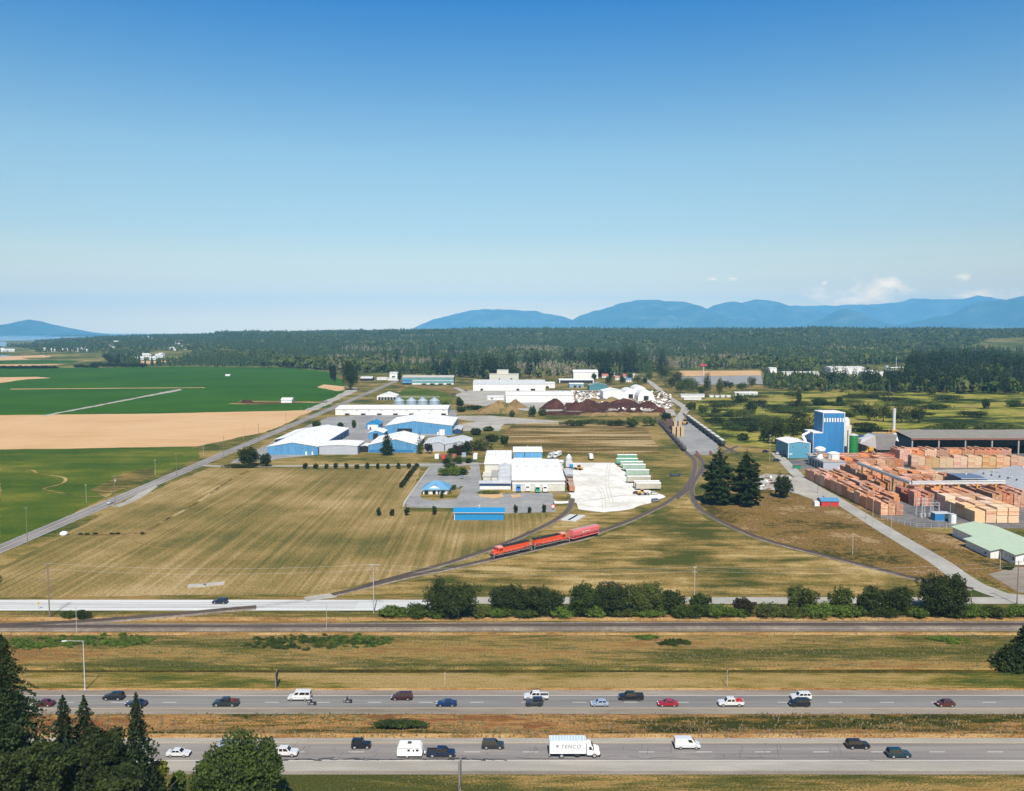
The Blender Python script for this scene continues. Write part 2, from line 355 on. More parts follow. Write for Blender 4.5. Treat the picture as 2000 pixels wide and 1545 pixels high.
G_far = ground('far_plain_grass', ['#3c4a26', '#56602e', '#86804a', '#b09a68'], big=.004, mid=.02, fine=.1, fa=.2, bump=0)
struct(meshobj('ground', np.stack([VX, VY, VZ], -1).reshape(-1, 3), Q, mi, [G_base, G_verge, G_median, G_mown, G_ditch, G_far], smooth=True))
# sea
def sheet(name, pts, m, z=.05, label=None):
    b = MB(); b.poly([(x, y, z) for x, y in pts]); o = b.build(name, m); struct(o)
    v = o.data.polygons[0]
    if v.normal.z < 0: o.data.flip_normals()
    return o
jr = random.Random(77)
def psheet(name, px, m, z=.05):
    pts = [P(u, v) for u, v in px]
    if name in ('paved_lot', 'rail_yard_paving', 'mill_yard'): return sheet(name, pts, m, z)
    out = []
    for i in range(len(pts)):      # ragged natural edges
        a, b_ = Vector(pts[i]), Vector(pts[(i+1) % len(pts)]); L = (b_-a).length; st = max(2.5, a.length/130); n = max(1, min(60, int(L/st))); d = (b_-a)/max(L, .01); q = 0
        for k in range(n):
            q = q*.6+jr.uniform(-1, 1)*min(1.6, a.length*.0016)*(1 if k else 0); p_ = a.lerp(b_, k/n); out.append((p_.x-d.y*q, p_.y+d.x*q))
    return sheet(name, out, m, z)
sheet('sea', [(-2600, 5200), (-2600, 6500), (-1200, 9500), (2000, 10200), (40000, 10200), (40000, 41900), (-38000, 41900), (-38000, 5200)], M_water, -1.2)
sheet('sea', [(-2800, 2965), (-1815, 2975), (-1800, 3080), (-1930, 3240), (-2100, 3400), (-2900, 3420)], M_water, -.9)

# farmland west of the country road
psheet('field', [(0, 1068), (0, 878), (150, 876), (375, 872), (386, 878), (392, 893), (200, 975)], G_crop2, .05)
psheet('field', [(-900, 811), (0, 811), (300, 808), (615, 801), (520, 843), (385, 872), (150, 876), (0, 878), (-900, 880)], G_wheat, .06)
psheet('field', [(-900, 720), (0, 716), (40, 718), (200, 718), (345, 716), (560, 718), (640, 726), (672, 745), (672, 765), (640, 795), (610, 801), (300, 808), (0, 811), (-900, 812)], G_crop, .07)
psheet('field', [(-500, 738), (0, 737), (70, 736), (100, 738.5), (50, 741), (0, 748), (-500, 752)], G_wheat, .1)
psheet('field_track', [(80, 812), (86, 813.5), (356, 762), (352, 759.8)], G_gravel, .13)
psheet('field_track', [(20, 759.6), (400, 756.6), (400, 757.6), (20, 760.6)], G_wheat, .12)
psheet('field_track', [(445, 789), (470, 783), (640, 784.5), (640, 786), (500, 791)], G_soil, .12)
psheet('field_track', [(596, 802), (618, 801), (696, 764), (700, 758), (690, 757)], G_gravel, .12)
psheet('field_edge', [(620, 757), (632, 751), (672, 755), (676, 762), (660, 764)], G_wheat, .13)
psheet('field', [(-600, 705), (0, 704), (110, 700), (215, 689), (0, 696.5), (-100, 698)], G_wheat, .1)
psheet('field', [(-600, 716), (0, 716), (110, 713), (130, 711), (0, 712), (-600, 712)], G_wheat, .1)
psheet('field', [(-600, 711), (0, 711), (140, 709), (190, 700), (0, 705), (-600, 706)], G_crop, .11)
psheet('field', [(270, 712), (372, 703), (372, 688), (300, 687), (276, 700)], G_wheat, .1)
# winding dry trace in the olive crop
def ribbon(path, wd, z0=.0):
    """left and right edges of a smoothed polyline"""
    pts = [Vector((*p, 0)) for p in path]; S = []
    for i in range(len(pts)-1):
        p0 = pts[max(i-1, 0)]; p1 = pts[i]; p2 = pts[i+1]; p3 = pts[min(i+2, len(pts)-1)]
        n = max(2, int((p2-p1).length/4))
        for k in range(n):
            t = k/n
            S.append(.5*((2*p1)+(p2-p0)*t+(2*p0-5*p1+4*p2-p3)*t*t+(3*p1-p0-3*p2+p3)*t*t*t))
    S.append(pts[-1]); return S
def strip(name, path, wd, m, z=.1, ws=None):
    S = ribbon(path, wd); V = []; n = len(S)
    for i, p in enumerate(S):
        d = (S[min(i+1, n-1)]-S[max(i-1, 0)]).normalized(); nn = Vector((-d.y, d.x, 0)); k = (ws[0]+(ws[1]-ws[0])*i/(n-1)) if ws else wd
        V += [(*(p+nn*k/2)[:2], z), (*(p-nn*k/2)[:2], z)]
    b = MB(); b.add(V, [(2*i+1, 2*i+3, 2*i+2, 2*i) for i in range(n-1)]); return struct(b.build(name, m))
strip('field_trace', [P(0, 918), P(60, 918), P(75, 925), P(125, 933), P(120, 945), P(85, 955), P(115, 962), P(160, 970), P(210, 968)], 1.8, G_tri, .09)
psheet('field_edge', [(175, 958), (240, 925), (300, 912), (300, 930), (205, 972)], G_tri, .08)

# the hay field and the pastures inside the railway triangle
psheet('field', [(0, 1108), (190, 1010), (330, 945), (410, 914), (820, 914), (812, 950), (795, 1000), (1080, 1003), (1010, 1050), (880, 1100), (700, 1143), (600, 1160), (300, 1164), (0, 1168)], G_hay, .06)
psheet('field', [(670, 1160), (860, 1120), (1150, 1058), (1320, 992), (1345, 975), (1385, 1018), (1500, 1063), (1640, 1098), (1795, 1133), (1800, 1160)], G_tri, .06)
psheet('field', [(1115, 1055), (1010, 1068), (1100, 1018), (1140, 1003), (1240, 1000), (1290, 985), (1310, 975), (1280, 1000), (1190, 1038)], G_tri, .065)
psheet('field', [(1365, 985), (1400, 940), (1560, 940), (1600, 965), (1700, 1015), (1790, 1075), (1880, 1130), (1830, 1132), (1700, 1108), (1500, 1060), (1400, 1012)], G_scrub, .06)
psheet('field', [(1620, 965), (1800, 1035), (1990, 1060), (2100, 1100), (2100, 1160), (1990, 1160), (1885, 1118), (1760, 1045)], G_scrub, .061)
psheet('field', [(980, 880), (985, 840), (1010, 826), (1240, 824), (1265, 840), (1285, 875), (1290, 886), (1100, 886)], G_soil, .06)
psheet('field', [(1340, 790), (1420, 765), (1700, 763), (2600, 768), (2600, 845), (1750, 845), (1500, 875), (1420, 865), (1395, 838)], G_marsh, .06)
psheet('field', [(800, 752), (890, 757), (900, 770), (850, 775), (775, 765)], G_soil, .06)
psheet('field', [(770, 772), (800, 755), (870, 766), (885, 780), (880, 790), (780, 785)], G_crop2, .065)
psheet('field', [(1305, 724), (1487, 724), (1487, 733), (1325, 735)], G_wheat, .06)
psheet('paved_lot', [(1325, 736), (1487, 733), (1490, 750), (1345, 752)], G_lot, .08)
psheet('field', [(1620, 686), (1700, 688), (1800, 687), (1900, 682), (2300, 688), (2300, 660), (1930, 662), (1900, 676), (1700, 682)], G_marsh, .06) if 0 else None
psheet('gravel_yard', [(870, 815), (900, 812), (960, 812), (1110, 824), (985, 828), (975, 842), (900, 842), (880, 832), (930, 824)], G_gravel, .08)
psheet('gravel_yard', [(915, 762), (1170, 762), (1310, 780), (1320, 812), (1060, 806), (900, 788), (890, 770)], G_gravel, .07)
psheet('gravel_yard', [(640, 815), (890, 800), (890, 850), (760, 858), (700, 868), (690, 880), (520, 900), (450, 905), (560, 850)], G_lot, .07)
psheet('gravel_yard', [(905, 1160), (905, 1160)], G_gravel) if 0 else None
psheet('white_yard', [(1114, 904), (1200, 904), (1222, 925), (1250, 950), (1300, 970), (1270, 983), (1230, 995), (1180, 1001), (1130, 995), (1125, 982), (1083, 984), (1083, 978), (1113, 978)], G_white, .09)
# works road, lot and islands
M_kerb = mat('pale_concrete_kerb', (.5, .49, .46), .8, nscale=1, namt=.1)
psheet('paved_lot', [(815, 905), (935, 903), (945, 965), (1115, 962), (1080, 982), (1085, 1000), (985, 1003), (880, 992), (800, 990), (790, 982), (838, 916), (838, 912), (818, 911)], G_lot, .08)
strip('paved_lot_edge', [P(838, 914), P(790, 981), P(794, 988), P(806, 991.5), P(885, 992)], .7, M_kerb, .13)
strip('driveway', [P(398, 909), P(440, 911), P(540, 910.5), P(830, 907.5), P(960, 905)], 5.2, G_front2, .1)
psheet('lawn_island', [(820, 968), (824, 962), (880, 960), (900, 950), (906, 950), (893, 974), (850, 978), (825, 974)], G_mown, .12)
psheet('lawn_island', [(852, 929), (868, 912), (920, 908), (915, 925), (890, 929)], G_mown, .12)
psheet('lawn_island', [(932, 963), (982, 962), (984, 971), (965, 974), (938, 971)], G_wheat, .12)
psheet('lawn_island', [(996, 967), (1016, 966), (1018, 970), (1000, 973)], G_wheat, .12)
psheet('lawn_island', [(1078, 964), (1106, 963), (1108, 979), (1086, 979)], G_tri, .12)

G_trk = ground('worn_wheel_track', ['#d2ccc0', '#deD8cc', '#e4dfd4'], big=.1, mid=.5, fine=2, fa=.2, bump=.1)
for k, pth in enumerate(([(1118, 912), (1150, 935), (1175, 960), (1180, 995)], [(1130, 906), (1170, 918), (1215, 935), (1235, 955)], [(1120, 980), (1170, 975), (1220, 968), (1262, 970)], [(1122, 950), (1160, 945), (1200, 950), (1240, 962)], [(1190, 908), (1185, 940), (1195, 985)])):
    for q_ in (-.9, .9): strip('wheel_track', [(P(*a)[0]+q_, P(*a)[1]+q_*.6) for a in pth], .5, G_trk, .11+.001*k)
# roads north-south
b = None
sheet('country_road', [(-212.2, 150), (-203.6, 150), (-203.6, 1750), (-212.2, 1750)], G_nsroad, .11)
for x in (-211.9, -203.9): sheet('road_marking', [(x-.12, 150), (x+.12, 150), (x+.12, 1750), (x-.12, 1750)], M_wline, .125)
for dx in (-.16, .16): sheet('road_marking', [(-207.9+dx-.07, 150), (-207.9+dx+.07, 150), (-207.9+dx+.07, 1750), (-207.9+dx-.07, 1750)], M_yline, .125)
strip('lay_by', [P(225, 990), P(262, 975), P(300, 950)], 5, G_gravel, .09)
strip('mill_road', [P(1515, 885), P(1530, 900), P(1570, 938), P(1640, 980), P(1740, 1042), P(1830, 1095), P(1880, 1130), P(1925, 1152), P(2010, 1170), P(2300, 1172)], 7.5, G_front2, .10, ws=(6.6, 8.5))
strip('gravel_path', [P(1240, 733), P(1268, 745), P(1300, 772), P(1332, 792), P(1338, 800), P(1330, 812), P(1322, 822)], 9, G_gravel, .1)
strip('gravel_path', [P(1255, 732), P(1205, 727), P(1150, 726)], 10, G_gravel, .106)
strip('gravel_path', [P(890, 757), P(910, 768), P(935, 790)], 9, G_gravel, .11)
strip('farm_track', [P(520, 905), P(455, 935), P(380, 985), P(330, 1012), P(300, 1030)], 1.8, G_soil, .09)
strip('field_edge', [P(300, 1030), P(260, 1043), P(150, 1045)], 3, G_scrub, .1)
strip('field_trace', [P(240, 1052), P(300, 1068), P(370, 1078), P(400, 1092), P(520, 1092)], .7, G_hay2, .1)
psheet('rail_yard_paving', [(1316, 824), (1334, 817), (1346, 822), (1400, 866), (1404, 882), (1392, 889), (1347, 889), (1312, 854)], G_lot, .09)
psheet('mill_yard', [(1513, 900), (1600, 895), (1650, 886), (2400, 886), (2400, 1042), (1880, 1030), (1790, 1030), (1720, 1010), (1590, 935), (1560, 915)], G_mill, .09)
psheet('mill_yard_drive', [(1800, 921), (1835, 918), (2000, 917), (2000, 925), (1860, 928), (1850, 938)], G_gravel, .12)
psheet('paved_lot', [(1930, 1122), (1985, 1108), (2120, 1108), (2120, 1160), (1990, 1158)], G_should2, .12)
psheet('debris_patch', [(1470, 935), (1495, 925), (1540, 928), (1600, 960), (1615, 985), (1560, 965), (1480, 952)], G_gravel, .082)

G_trk2 = ground('darker_wheel_track', ['#94928e', '#a4a29e', '#b0aeaa'], big=.1, mid=.5, fine=2, stretch=(.1, 1, 1), fa=.25, bump=.1)
for q_ in (-2.2, -.6, 1.2, 2.8):
    strip('wheel_track', [(-XW_+(XW_*2)*k/40, YV(1182)+q_+.25*math.sin(k*1.7+q_)) for k in range(41)], .45, G_trk2, .112) if 0 else None
# ------------------------------------------------------------------ motorway, frontage road
XW = 620
def ew(name, v0, v1, m, z, x0=-XW, x1=XW, part=None):
    y1, y0 = YV(v0), YV(v1); return sheet(name, [(x0, y0), (x1, y0), (x1, y1), (x0, y1)], m, z)
ew('frontage_road', 1172, 1193, G_front, .10, -XW, P(900, 1180)[0])
ew('frontage_road', 1167, 1180, G_front2, .104, P(895, 1180)[0], XW)
for q_ in (-2.4, -.8, 1.1, 2.7):
    strip('wheel_track', [(-XW+k*30, YV(1183)+q_+.3*math.sin(k*1.7+q_)) for k in range(int((P(900, 1183)[0]+XW)/30))], .4, G_trk2, .109)
def carriage(vf, vw0, vd, vy, ve, asph, shf, shn, far_white=True):
    """vf far edge, vw0 far line, vd dashes, vy near line, ve near edge"""
    ew('road_shoulder', vf, vw0, shf, .04); ew('motorway', vw0, vy, asph, .044); ew('road_shoulder', vy, ve, shn, .04)
    yw, yd, yy = YV(vw0), YV(vd), YV(vy)
    for y, m in ((yw, M_wline if far_white else M_yline), (yy, M_yline if far_white else M_wline)):
        sheet('road_marking', [(-XW, y-.09), (XW, y-.09), (XW, y+.09), (-XW, y+.09)], m, .05)
    b = MB(); x = -XW
    while x < XW:
        b.poly([(x, yd-.1, .05), (x+3.3, yd-.1, .05), (x+3.3, yd+.1, .05), (x, yd+.1, .05)]); x += 12.2
    o = b.build('road_marking', M_wline); struct(o)
carriage(1348.5, 1359, 1372, 1383.5, 1395, G_road, G_should2, G_should2, True)
carriage(1442, 1451.5, 1469, 1485.5, 1506, G_road2, G_should, G_should, False)
# sealed cracks in the near carriageway
b = MB(); cr_ = random.Random(3)
def crack(x, y, dx, dy, n, wd):
    for i in range(n):
        nx = x+dx*(1+cr_.uniform(-.5, .5)); ny = y+dy+cr_.uniform(-.28, .28)
        d = Vector((nx-x, ny-y, 0)); nn = Vector((-d.y, d.x, 0)).normalized()*wd/2
        b.poly([(x-nn.x, y-nn.y, .053), (nx-nn.x, ny-nn.y, .053), (nx+nn.x, ny+nn.y, .053), (x+nn.x, y+nn.y, .053)]); x, y = nx, ny
ya, yb, ym = YV(1485), YV(1452), YV(1476)
for i in range(46):
    x = cr_.uniform(-60, 70); crack(x, cr_.uniform(ya+.5, ya+5), .12, .5, cr_.randint(2, 7), .07)
for i in range(16): crack(cr_.uniform(-60, 70), cr_.choice([ya+.75, ym, ya+1.1]), .8, 0, cr_.randint(3, 12), .1)
for (x0, x1) in ((P(530, 1484)[0], P(650, 1484)[0]), (P(670, 1484)[0], P(975, 1484)[0])):
    x = x0
    while x < x1: crack(x, ya+.36, 1.0, 0, 3, cr_.uniform(.25, .5)); x += 2.4
struct(b.build('road_cracks', M_tar))
# lighter or rougher bands beside the roads
ew('verge_strip', 1505, 1513, G_should2, .03); ew('verge_strip', 1433, 1442.5, G_orange, .025); ew('verge_strip', 1344, 1349, G_orange, .025)
ew('verge_strip', 1236, 1241, G_orange, .065); ew('verge_strip', 1206, 1213, G_orange, .065)

# ------------------------------------------------------------------ railway
M_rail = mat('steel_rail', (.16, .13, .12), .45, .7)
M_tie = mat('timber_sleeper', (.13, .10, .085), .9, nscale=2, namt=.3)
def track(path, z0=.1, bw=2.3, ball=None, core=None, tie=True, name='railway_track'):
    S = ribbon(path, 0); n = len(S); b = MB(); V = []
    for i, p in enumerate(S):
        d = (S[min(i+1, n-1)]-S[max(i-1, 0)]).normalized(); nn = Vector((-d.y, d.x, 0))
        for k, z in ((bw/2+.55, z0-.1), (bw/2, z0+.22), (.95, z0+.25), (-.95, z0+.25), (-bw/2, z0+.22), (-bw/2-.55, z0-.1)):
            q = p+nn*k; V.append((q.x, q.y, z))
    for j in range(5):
        b.add([], []); b.f += [(6*i+j+1, 6*(i+1)+j+1, 6*(i+1)+j, 6*i+j) for i in range(n-1)]; b.m += [1 if j == 2 else 0]*(n-1)
    b.v = V
    # rails
    for k in (.75, -.75):
        R_ = []
        for i, p in enumerate(S):
            d = (S[min(i+1, n-1)]-S[max(i-1, 0)]).normalized(); nn = Vector((-d.y, d.x, 0))
            for a, z in ((k-.05, z0+.3), (k-.05, z0+.47), (k+.05, z0+.47), (k+.05, z0+.3)):
                q = p+nn*a; R_.append((q.x, q.y, z))
        b.add(R_, [(4*i+j, 4*(i+1)+j, 4*(i+1)+j+1, 4*i+j+1) for i in range(n-1) for j in range(3)], 2)
    if tie:
        acc_ = 0
        for i in range(n-1):
            L = (S[i+1]-S[i]).length; d = (S[i+1]-S[i]).normalized(); nn = Vector((-d.y, d.x, 0)); t = -acc_
            while t < L:
                if t >= 0:
                    c = S[i]+d*t; P4 = [c-nn*1.25-d*.13, c+nn*1.25-d*.13, c+nn*1.25+d*.13, c-nn*1.25+d*.13]
                    b.add([(*q[:2], z0+.2) for q in P4]+[(*q[:2], z0+.33) for q in P4], [(7, 6, 5, 4), (0, 1, 5, 4), (2, 3, 7, 6)], 3)
                t += .8
            acc_ = L-(t-.8)
    o = b.build(name, [ball or G_ballast, core or G_rust, M_rail, M_tie]); struct(o)
    return o
yl, yr = YV(1226), YV(1221.5)
track([(-XW, yl-3), P(0, 1226), P(500, 1225.5), P(1000, 1223.5), P(1500, 1222), P(2000, 1221.5), (XW, yr+3)], .1, 5.4)
sheet('ballast_strip', [(-XW, YV(1236)), (XW, YV(1232)), (XW, YV(1226)), (-XW, YV(1229))], G_ballast, .09)
EASTCURVE = [P(1345, 888), P(1353, 896), P(1358, 906), P(1355, 925), P(1345, 945), P(1330, 962), P(1308, 979), P(1275, 997), P(1225, 1020), P(1175, 1038), P(1142, 1052), P(1091, 1063.5), P(1028, 1078), P(958, 1094), P(875, 1112), P(800, 1127), P(725, 1145), P(650, 1163)]
def off(path, k):
    v = [Vector((*p, 0)) for p in path]; n = len(v); o = []
    for i in range(n):
        d = (v[min(i+1, n-1)]-v[max(i-1, 0)]).normalized(); o.append((v[i].x-d.y*k, v[i].y+d.x*k))
    return o
track(EASTCURVE, .12)
track([P(1358, 888), P(1368, 897), P(1373, 908), P(1366, 925), P(1354, 943), P(1344, 957), P(1322, 974)], .13, tie=True)
track([P(1440, 872), P(1412, 886), P(1388, 906), P(1365, 928), P(1352, 950), P(1352, 967), P(1365, 993), P(1395, 1012), P(1440, 1034), P(1496, 1056), P(1610, 1086), P(1724, 1115), P(1805, 1135), P(1900, 1152)], .14)
track([P(1117, 975), P(1113, 992), P(1095, 1010), P(1050, 1035), P(975, 1067), P(900, 1093), P(840, 1111), P(770, 1130), P(715, 1146)], .16)
track([P(1345, 888), P(1318, 862), P(1292, 832), P(1280, 815)], .15)
track([P(1440, 886), P(1410, 870), P(1380, 846), P(1347, 822), P(1335, 808)], .16)
track([P(500, 1187), P(420, 1194), P(350, 1201), P(225, 1211), P(100, 1219), P(0, 1223), P(-100, 1226)], .11, 3.4)
# flush crossing of the frontage road
for k in (-.75, .75):
    strip('crossing_rail', off([P(655, 1162), P(610, 1170), P(560, 1178), P(500, 1187)], k), .14, M_rail, .15)
strip('level_crossing', [P(655, 1163), P(625, 1167), P(596, 1171)], 5, G_gravel, .13)
# ------------------------------------------------------------------ mountains, far shore, haze
M_mtn = ground('wooded_mountain', ['#1e3228', '#2a4636', '#40584a', '#66705e'], big=.0012, mid=.004, fine=.02, fa=.25, bump=0, contrast=1.2)
def mountain(name, label, prof, D, depth, seed, foot=0.0):
    r = np.random.default_rng(seed); us_ = np.linspace(prof[0][0], prof[-1][0], 150)
    vs_ = np.interp(us_, [p[0] for p in prof], [p[1] for p in prof])
    ph = r.uniform(0, 6.28, 12)
    vs_ = vs_ + sum(np.sin(us_*.05*(i+1)+ph[i])*1.1/(i+1) for i in range(6))*np.clip((652-vs_)/15., 0, 1)
    ts = np.linspace(-1, 1, 25); V = []
    for t in ts:
        y = D + t*depth + 0*us_
        x = (us_-1000)/FPX*D*(1+.0*t)
        zr = np.maximum(CAM_H + (VH-vs_)*D/FPX, 0)
        g = 1-abs(t)**1.15
        fold = sum(np.sin(x*.0011*(i+1)+ph[i+4]+t*2.2)*np.cos(x*.0005*(i+2)+ph[i])/(1+.3*i) for i in range(5))
        z = zr*g*(1+.42*fold*(1-g)*g*4*.6) - 8
        V.append(np.stack([x+fold*depth*.10*(1-g), y, np.maximum(z, -8)], -1))
    V = np.array(V); a, b_ = V.shape[:2]; ix = np.arange(a*b_).reshape(a, b_)
    Q = np.stack([ix[:-1, :-1], ix[:-1, 1:], ix[1:, 1:], ix[1:, :-1]], -1).reshape(-1, 4)
    o = meshobj(name, V.reshape(-1, 3), Q, None, [M_mtn], smooth=True); struct(o); return o
mountain('island_hill', '', [(-160, 662), (-80, 650), (-30, 648), (0, 643), (20, 635), (42, 627), (50, 627), (58, 624.5), (80, 624.5), (95, 629), (120, 638), (145, 646), (165, 650), (200, 654.5), (240, 658)], 23000, 2600, 1)
mountain('headland', '', [(95, 660), (110, 655), (130, 652.5), (180, 653), (215, 656), (260, 656), (330, 659)], 16500, 900, 2)
mountain('headland', '', [(-60, 656), (0, 655), (15, 658), (30, 662)], 17500, 700, 12)
mountain('mountain_range', '', [(780, 656), (812, 638), (850, 624), (895, 610), (940, 603.5), (965, 606), (1000, 604), (1045, 607), (1070, 613), (1110, 622), (1140, 632), (1200, 640), (1300, 650)], 28500, 4000, 3)
mountain('mountain_range', '', [(1060, 656), (1105, 634), (1130, 617), (1165, 605), (1200, 596), (1240, 587), (1275, 585), (1320, 588), (1360, 596), (1400, 612), (1450, 620), (1500, 628), (1560, 640)], 27000, 4000, 4)
mountain('mountain_range', '', [(1300, 640), (1385, 602), (1412, 590), (1440, 592), (1472, 584.5), (1510, 590), (1545, 597), (1590, 606), (1640, 622), (1700, 634)], 30500, 4000, 5)
mountain('mountain_range', '', [(1480, 640), (1540, 598), (1600, 596), (1660, 597), (1700, 594), (1740, 591), (1780, 585), (1830, 584), (1870, 584), (1905, 579), (1945, 583), (1990, 590), (2060, 584), (2150, 590), (2300, 600)], 36000, 4200, 6)
mountain('mountain_range', '', [(1560, 640), (1605, 622), (1635, 606), (1652, 603.5), (1672, 610), (1700, 622), (1740, 632)], 25000, 1800, 7)
mountain('mountain_range', '', [(1700, 640), (1800, 626), (1860, 612), (1900, 598), (1940, 590), (1975, 582), (2000, 576), (2060, 570), (2140, 578), (2300, 600)], 26500, 4000, 8)
M_haze = bpy.data.materials.new('haze_air'); M_haze.use_nodes = True; hn = M_haze.node_tree; hn.nodes.clear()
ho = hn.nodes.new('ShaderNodeOutputMaterial'); hv = hn.nodes.new('ShaderNodeVolumePrincipled')
hv.inputs['Color'].default_value = (.2, .58, 1, 1); hv.inputs['Density'].default_value = HAZE; hv.inputs['Anisotropy'].default_value = -.42
hn.links.new(hv.outputs[0], ho.inputs['Volume'])
b = MB(); b.box(-45000, 45000, -400, 42300, -16, 1750)
o = b.build('haze', M_haze); tag(o, 'pale blue summer haze in front of the far mountains', 'haze', kind='stuff')

# ------------------------------------------------------------------ trees
L_con = leafmat('dark_conifer_needles', (.024, .040, .015), .5, .3)
L_con2 = leafmat('blue_green_needles', (.025, .042, .020), .5, .3)
L_dec = leafmat('broadleaf_foliage', (.046, .070, .018), .5, .35)
L_dec2 = leafmat('olive_foliage', (.075, .095, .03), .5, .3)
L_dark = leafmat('dark_shrub_foliage', (.030, .043, .014), .55, .5)
L_bright = leafmat('bright_bramble_leaves', (.085, .135, .030), .5, .6)
L_red = leafmat('bronze_foliage', (.035, .028, .018), .4, .5)
L_dead = leafmat('bare_grey_twigs', (.22, .20, .19), .3, .3)
L_yel = leafmat('yellow_green_leaves', (.16, .17, .03), .4, .6)
M_bark = mat('bark', (.09, .065, .045), .9, nscale=3, namt=.35, bump=.5)

def leaf_tris(c, r, s):
    """random small triangles: centres c (n,3), size s"""
    n = len(c); a = r.normal(size=(n, 3)); a /= np.linalg.norm(a, axis=1)[:, None]
    b_ = r.normal(size=(n, 3)); b_ -= a*(a*b_).sum(1)[:, None]; b_ /= np.linalg.norm(b_, axis=1)[:, None]
    s = np.broadcast_to(np.asarray(s, float), (n,))[:, None]*r.uniform(.6, 1.3, (n, 1))
    V = np.stack([c-a*s*.5-b_*s*.35, c+a*s*.5-b_*s*.3, c+b_*s*.6, c+a*s*.1+b_*s*.1-a*s*.6], 1)
    V = np.stack([c-a*s*.55, c-b_*s*.4, c+a*s*.55, c+b_*s*.4], 1)
    T = np.arange(n*4).reshape(n, 4)
    return V.reshape(-1, 3), T
def trunk_obj(h, r0, parent, seed=0, limbs=5, lo=.3, hi=.75, spread=.3, lean=0.0):
    b = MB(); q = random.Random(seed); pts = [Vector((0, 0, -.3))]
    for i in range(1, 5): pts.append(Vector((q.uniform(-.02, .02)*h, q.uniform(-.02, .02)*h, h*i/4*.92)))
    for i in range(4): b.cyl(pts[i], pts[i+1], r0*(1-i*.22), r0*(1-(i+1)*.22), 8)
    for k in range(limbs):
        z = h*q.uniform(lo, hi); a = q.uniform(0, 6.28); L = h*spread*q.uniform(.6, 1)
        b.cyl((0, 0, z), (math.cos(a)*L, math.sin(a)*L, z+L*.7), r0*.35, r0*.1, 5)
    return b.build('trunk', M_bark, parent)
def conifer_mesh(h, rad, seed, nb=26, per=9, tw=10, s=.55, base=.06, droop=.35, prof=.85, ragged=.25):
    """whorled fronds: every frond is a run of small needle sprays that droops and thins to its tip"""
    r = np.random.default_rng(seed); cs = []; 
    for i in range(nb):
        t = i/(nb-1); z = h*(base+(1-base)*t**.92)
        L = rad*((1-t)**prof)*(1+r.uniform(-ragged, ragged))+.15
        k = max(4, int(per*(1-t*.5)))
        a0 = r.uniform(0, 6.28)
        for j in range(k):
            a = a0+6.283*j/k+r.uniform(-.3, .3); l = L*r.uniform(.7, 1.12)
            m_ = max(4, int(tw*(.3+l/rad)))
            f = r.uniform(.12, 1, m_)**.8
            w_ = r.normal(0, .13, m_)*l*(1.1-f*.6)
            x = math.cos(a)*l*f-math.sin(a)*w_; y = math.sin(a)*l*f+math.cos(a)*w_
            zz = z+h*.012+l*(.10*f-droop*f*f)+r.normal(0, .1, m_)
            cs.append(np.stack([x, y, zz], -1))
    c = np.concatenate(cs); c = c[c[:, 2] > .2]
    top = np.stack([r.normal(0, .08, 14), r.normal(0, .08, 14), h*r.uniform(.96, 1.03, 14)], -1)
    c = np.concatenate([c, top]); fr = 1-c[:, 2]/h
    return leaf_tris(c, r, s*(.55+.6*np.clip(fr, 0, 1)))
def crown_mesh(blobs, n, s, seed, shell=.55):
    """leaf clumps: blobs of (x,y,z,rx,ry,rz); each is broken into sub-clumps with gaps between"""
    r = np.random.default_rng(seed); vol = np.array([b_[3]*b_[4]*b_[5] for b_ in blobs])**.67; vol /= vol.sum(); out = []
    for b_, f in zip(blobs, vol):
        k = max(5, int(26*f*len(blobs)**.5)+6); m_ = int(n*f)
        d = r.normal(size=(k, 3)); d /= np.linalg.norm(d, axis=1)[:, None]; cc = d*r.uniform(.45, .86, (k, 1))
        w_ = r.integers(0, k, m_); e = r.normal(size=(m_, 3)); e /= np.linalg.norm(e, axis=1)[:, None]
        p = cc[w_]+e*r.uniform(shell, 1, (m_, 1))*(.34+.1*r.random((k, 1))[w_])
        out.append(np.array(b_[:3])+p*np.array(b_[3:6]))
    c = np.concatenate(out); c = c[c[:, 2] > .05]
    return leaf_tris(c, r, s)
def tree(name, label, loc, crown, mat_, h, r0, group=None, seed=0, cat='tree', limbs=5, **k):
    t = thing(name, label, cat, loc, rnd.uniform(0, 6.28) if k.pop('spin', 0) else 0, group)
    trunk_obj(h, r0, t, seed, limbs, **k)
    meshobj('crown', crown[0], crown[1], None, [mat_], t)
    return t
def roundblobs(h, r_, base=.25, seed=0, n=7):
    q = random.Random(seed); B = [(0, 0, h*(.5+base/2), r_*.8, r_*.8, h*(1-base)*.5)]
    for i in range(n):
        a = q.uniform(0, 6.28); d = r_*q.uniform(.3, .62); z = h*(base+(1-base)*q.uniform(.2, .8)); k = r_*q.uniform(.35, .55)
        B.append((math.cos(a)*d, math.sin(a)*d, z, k, k, k*.9))
    return B
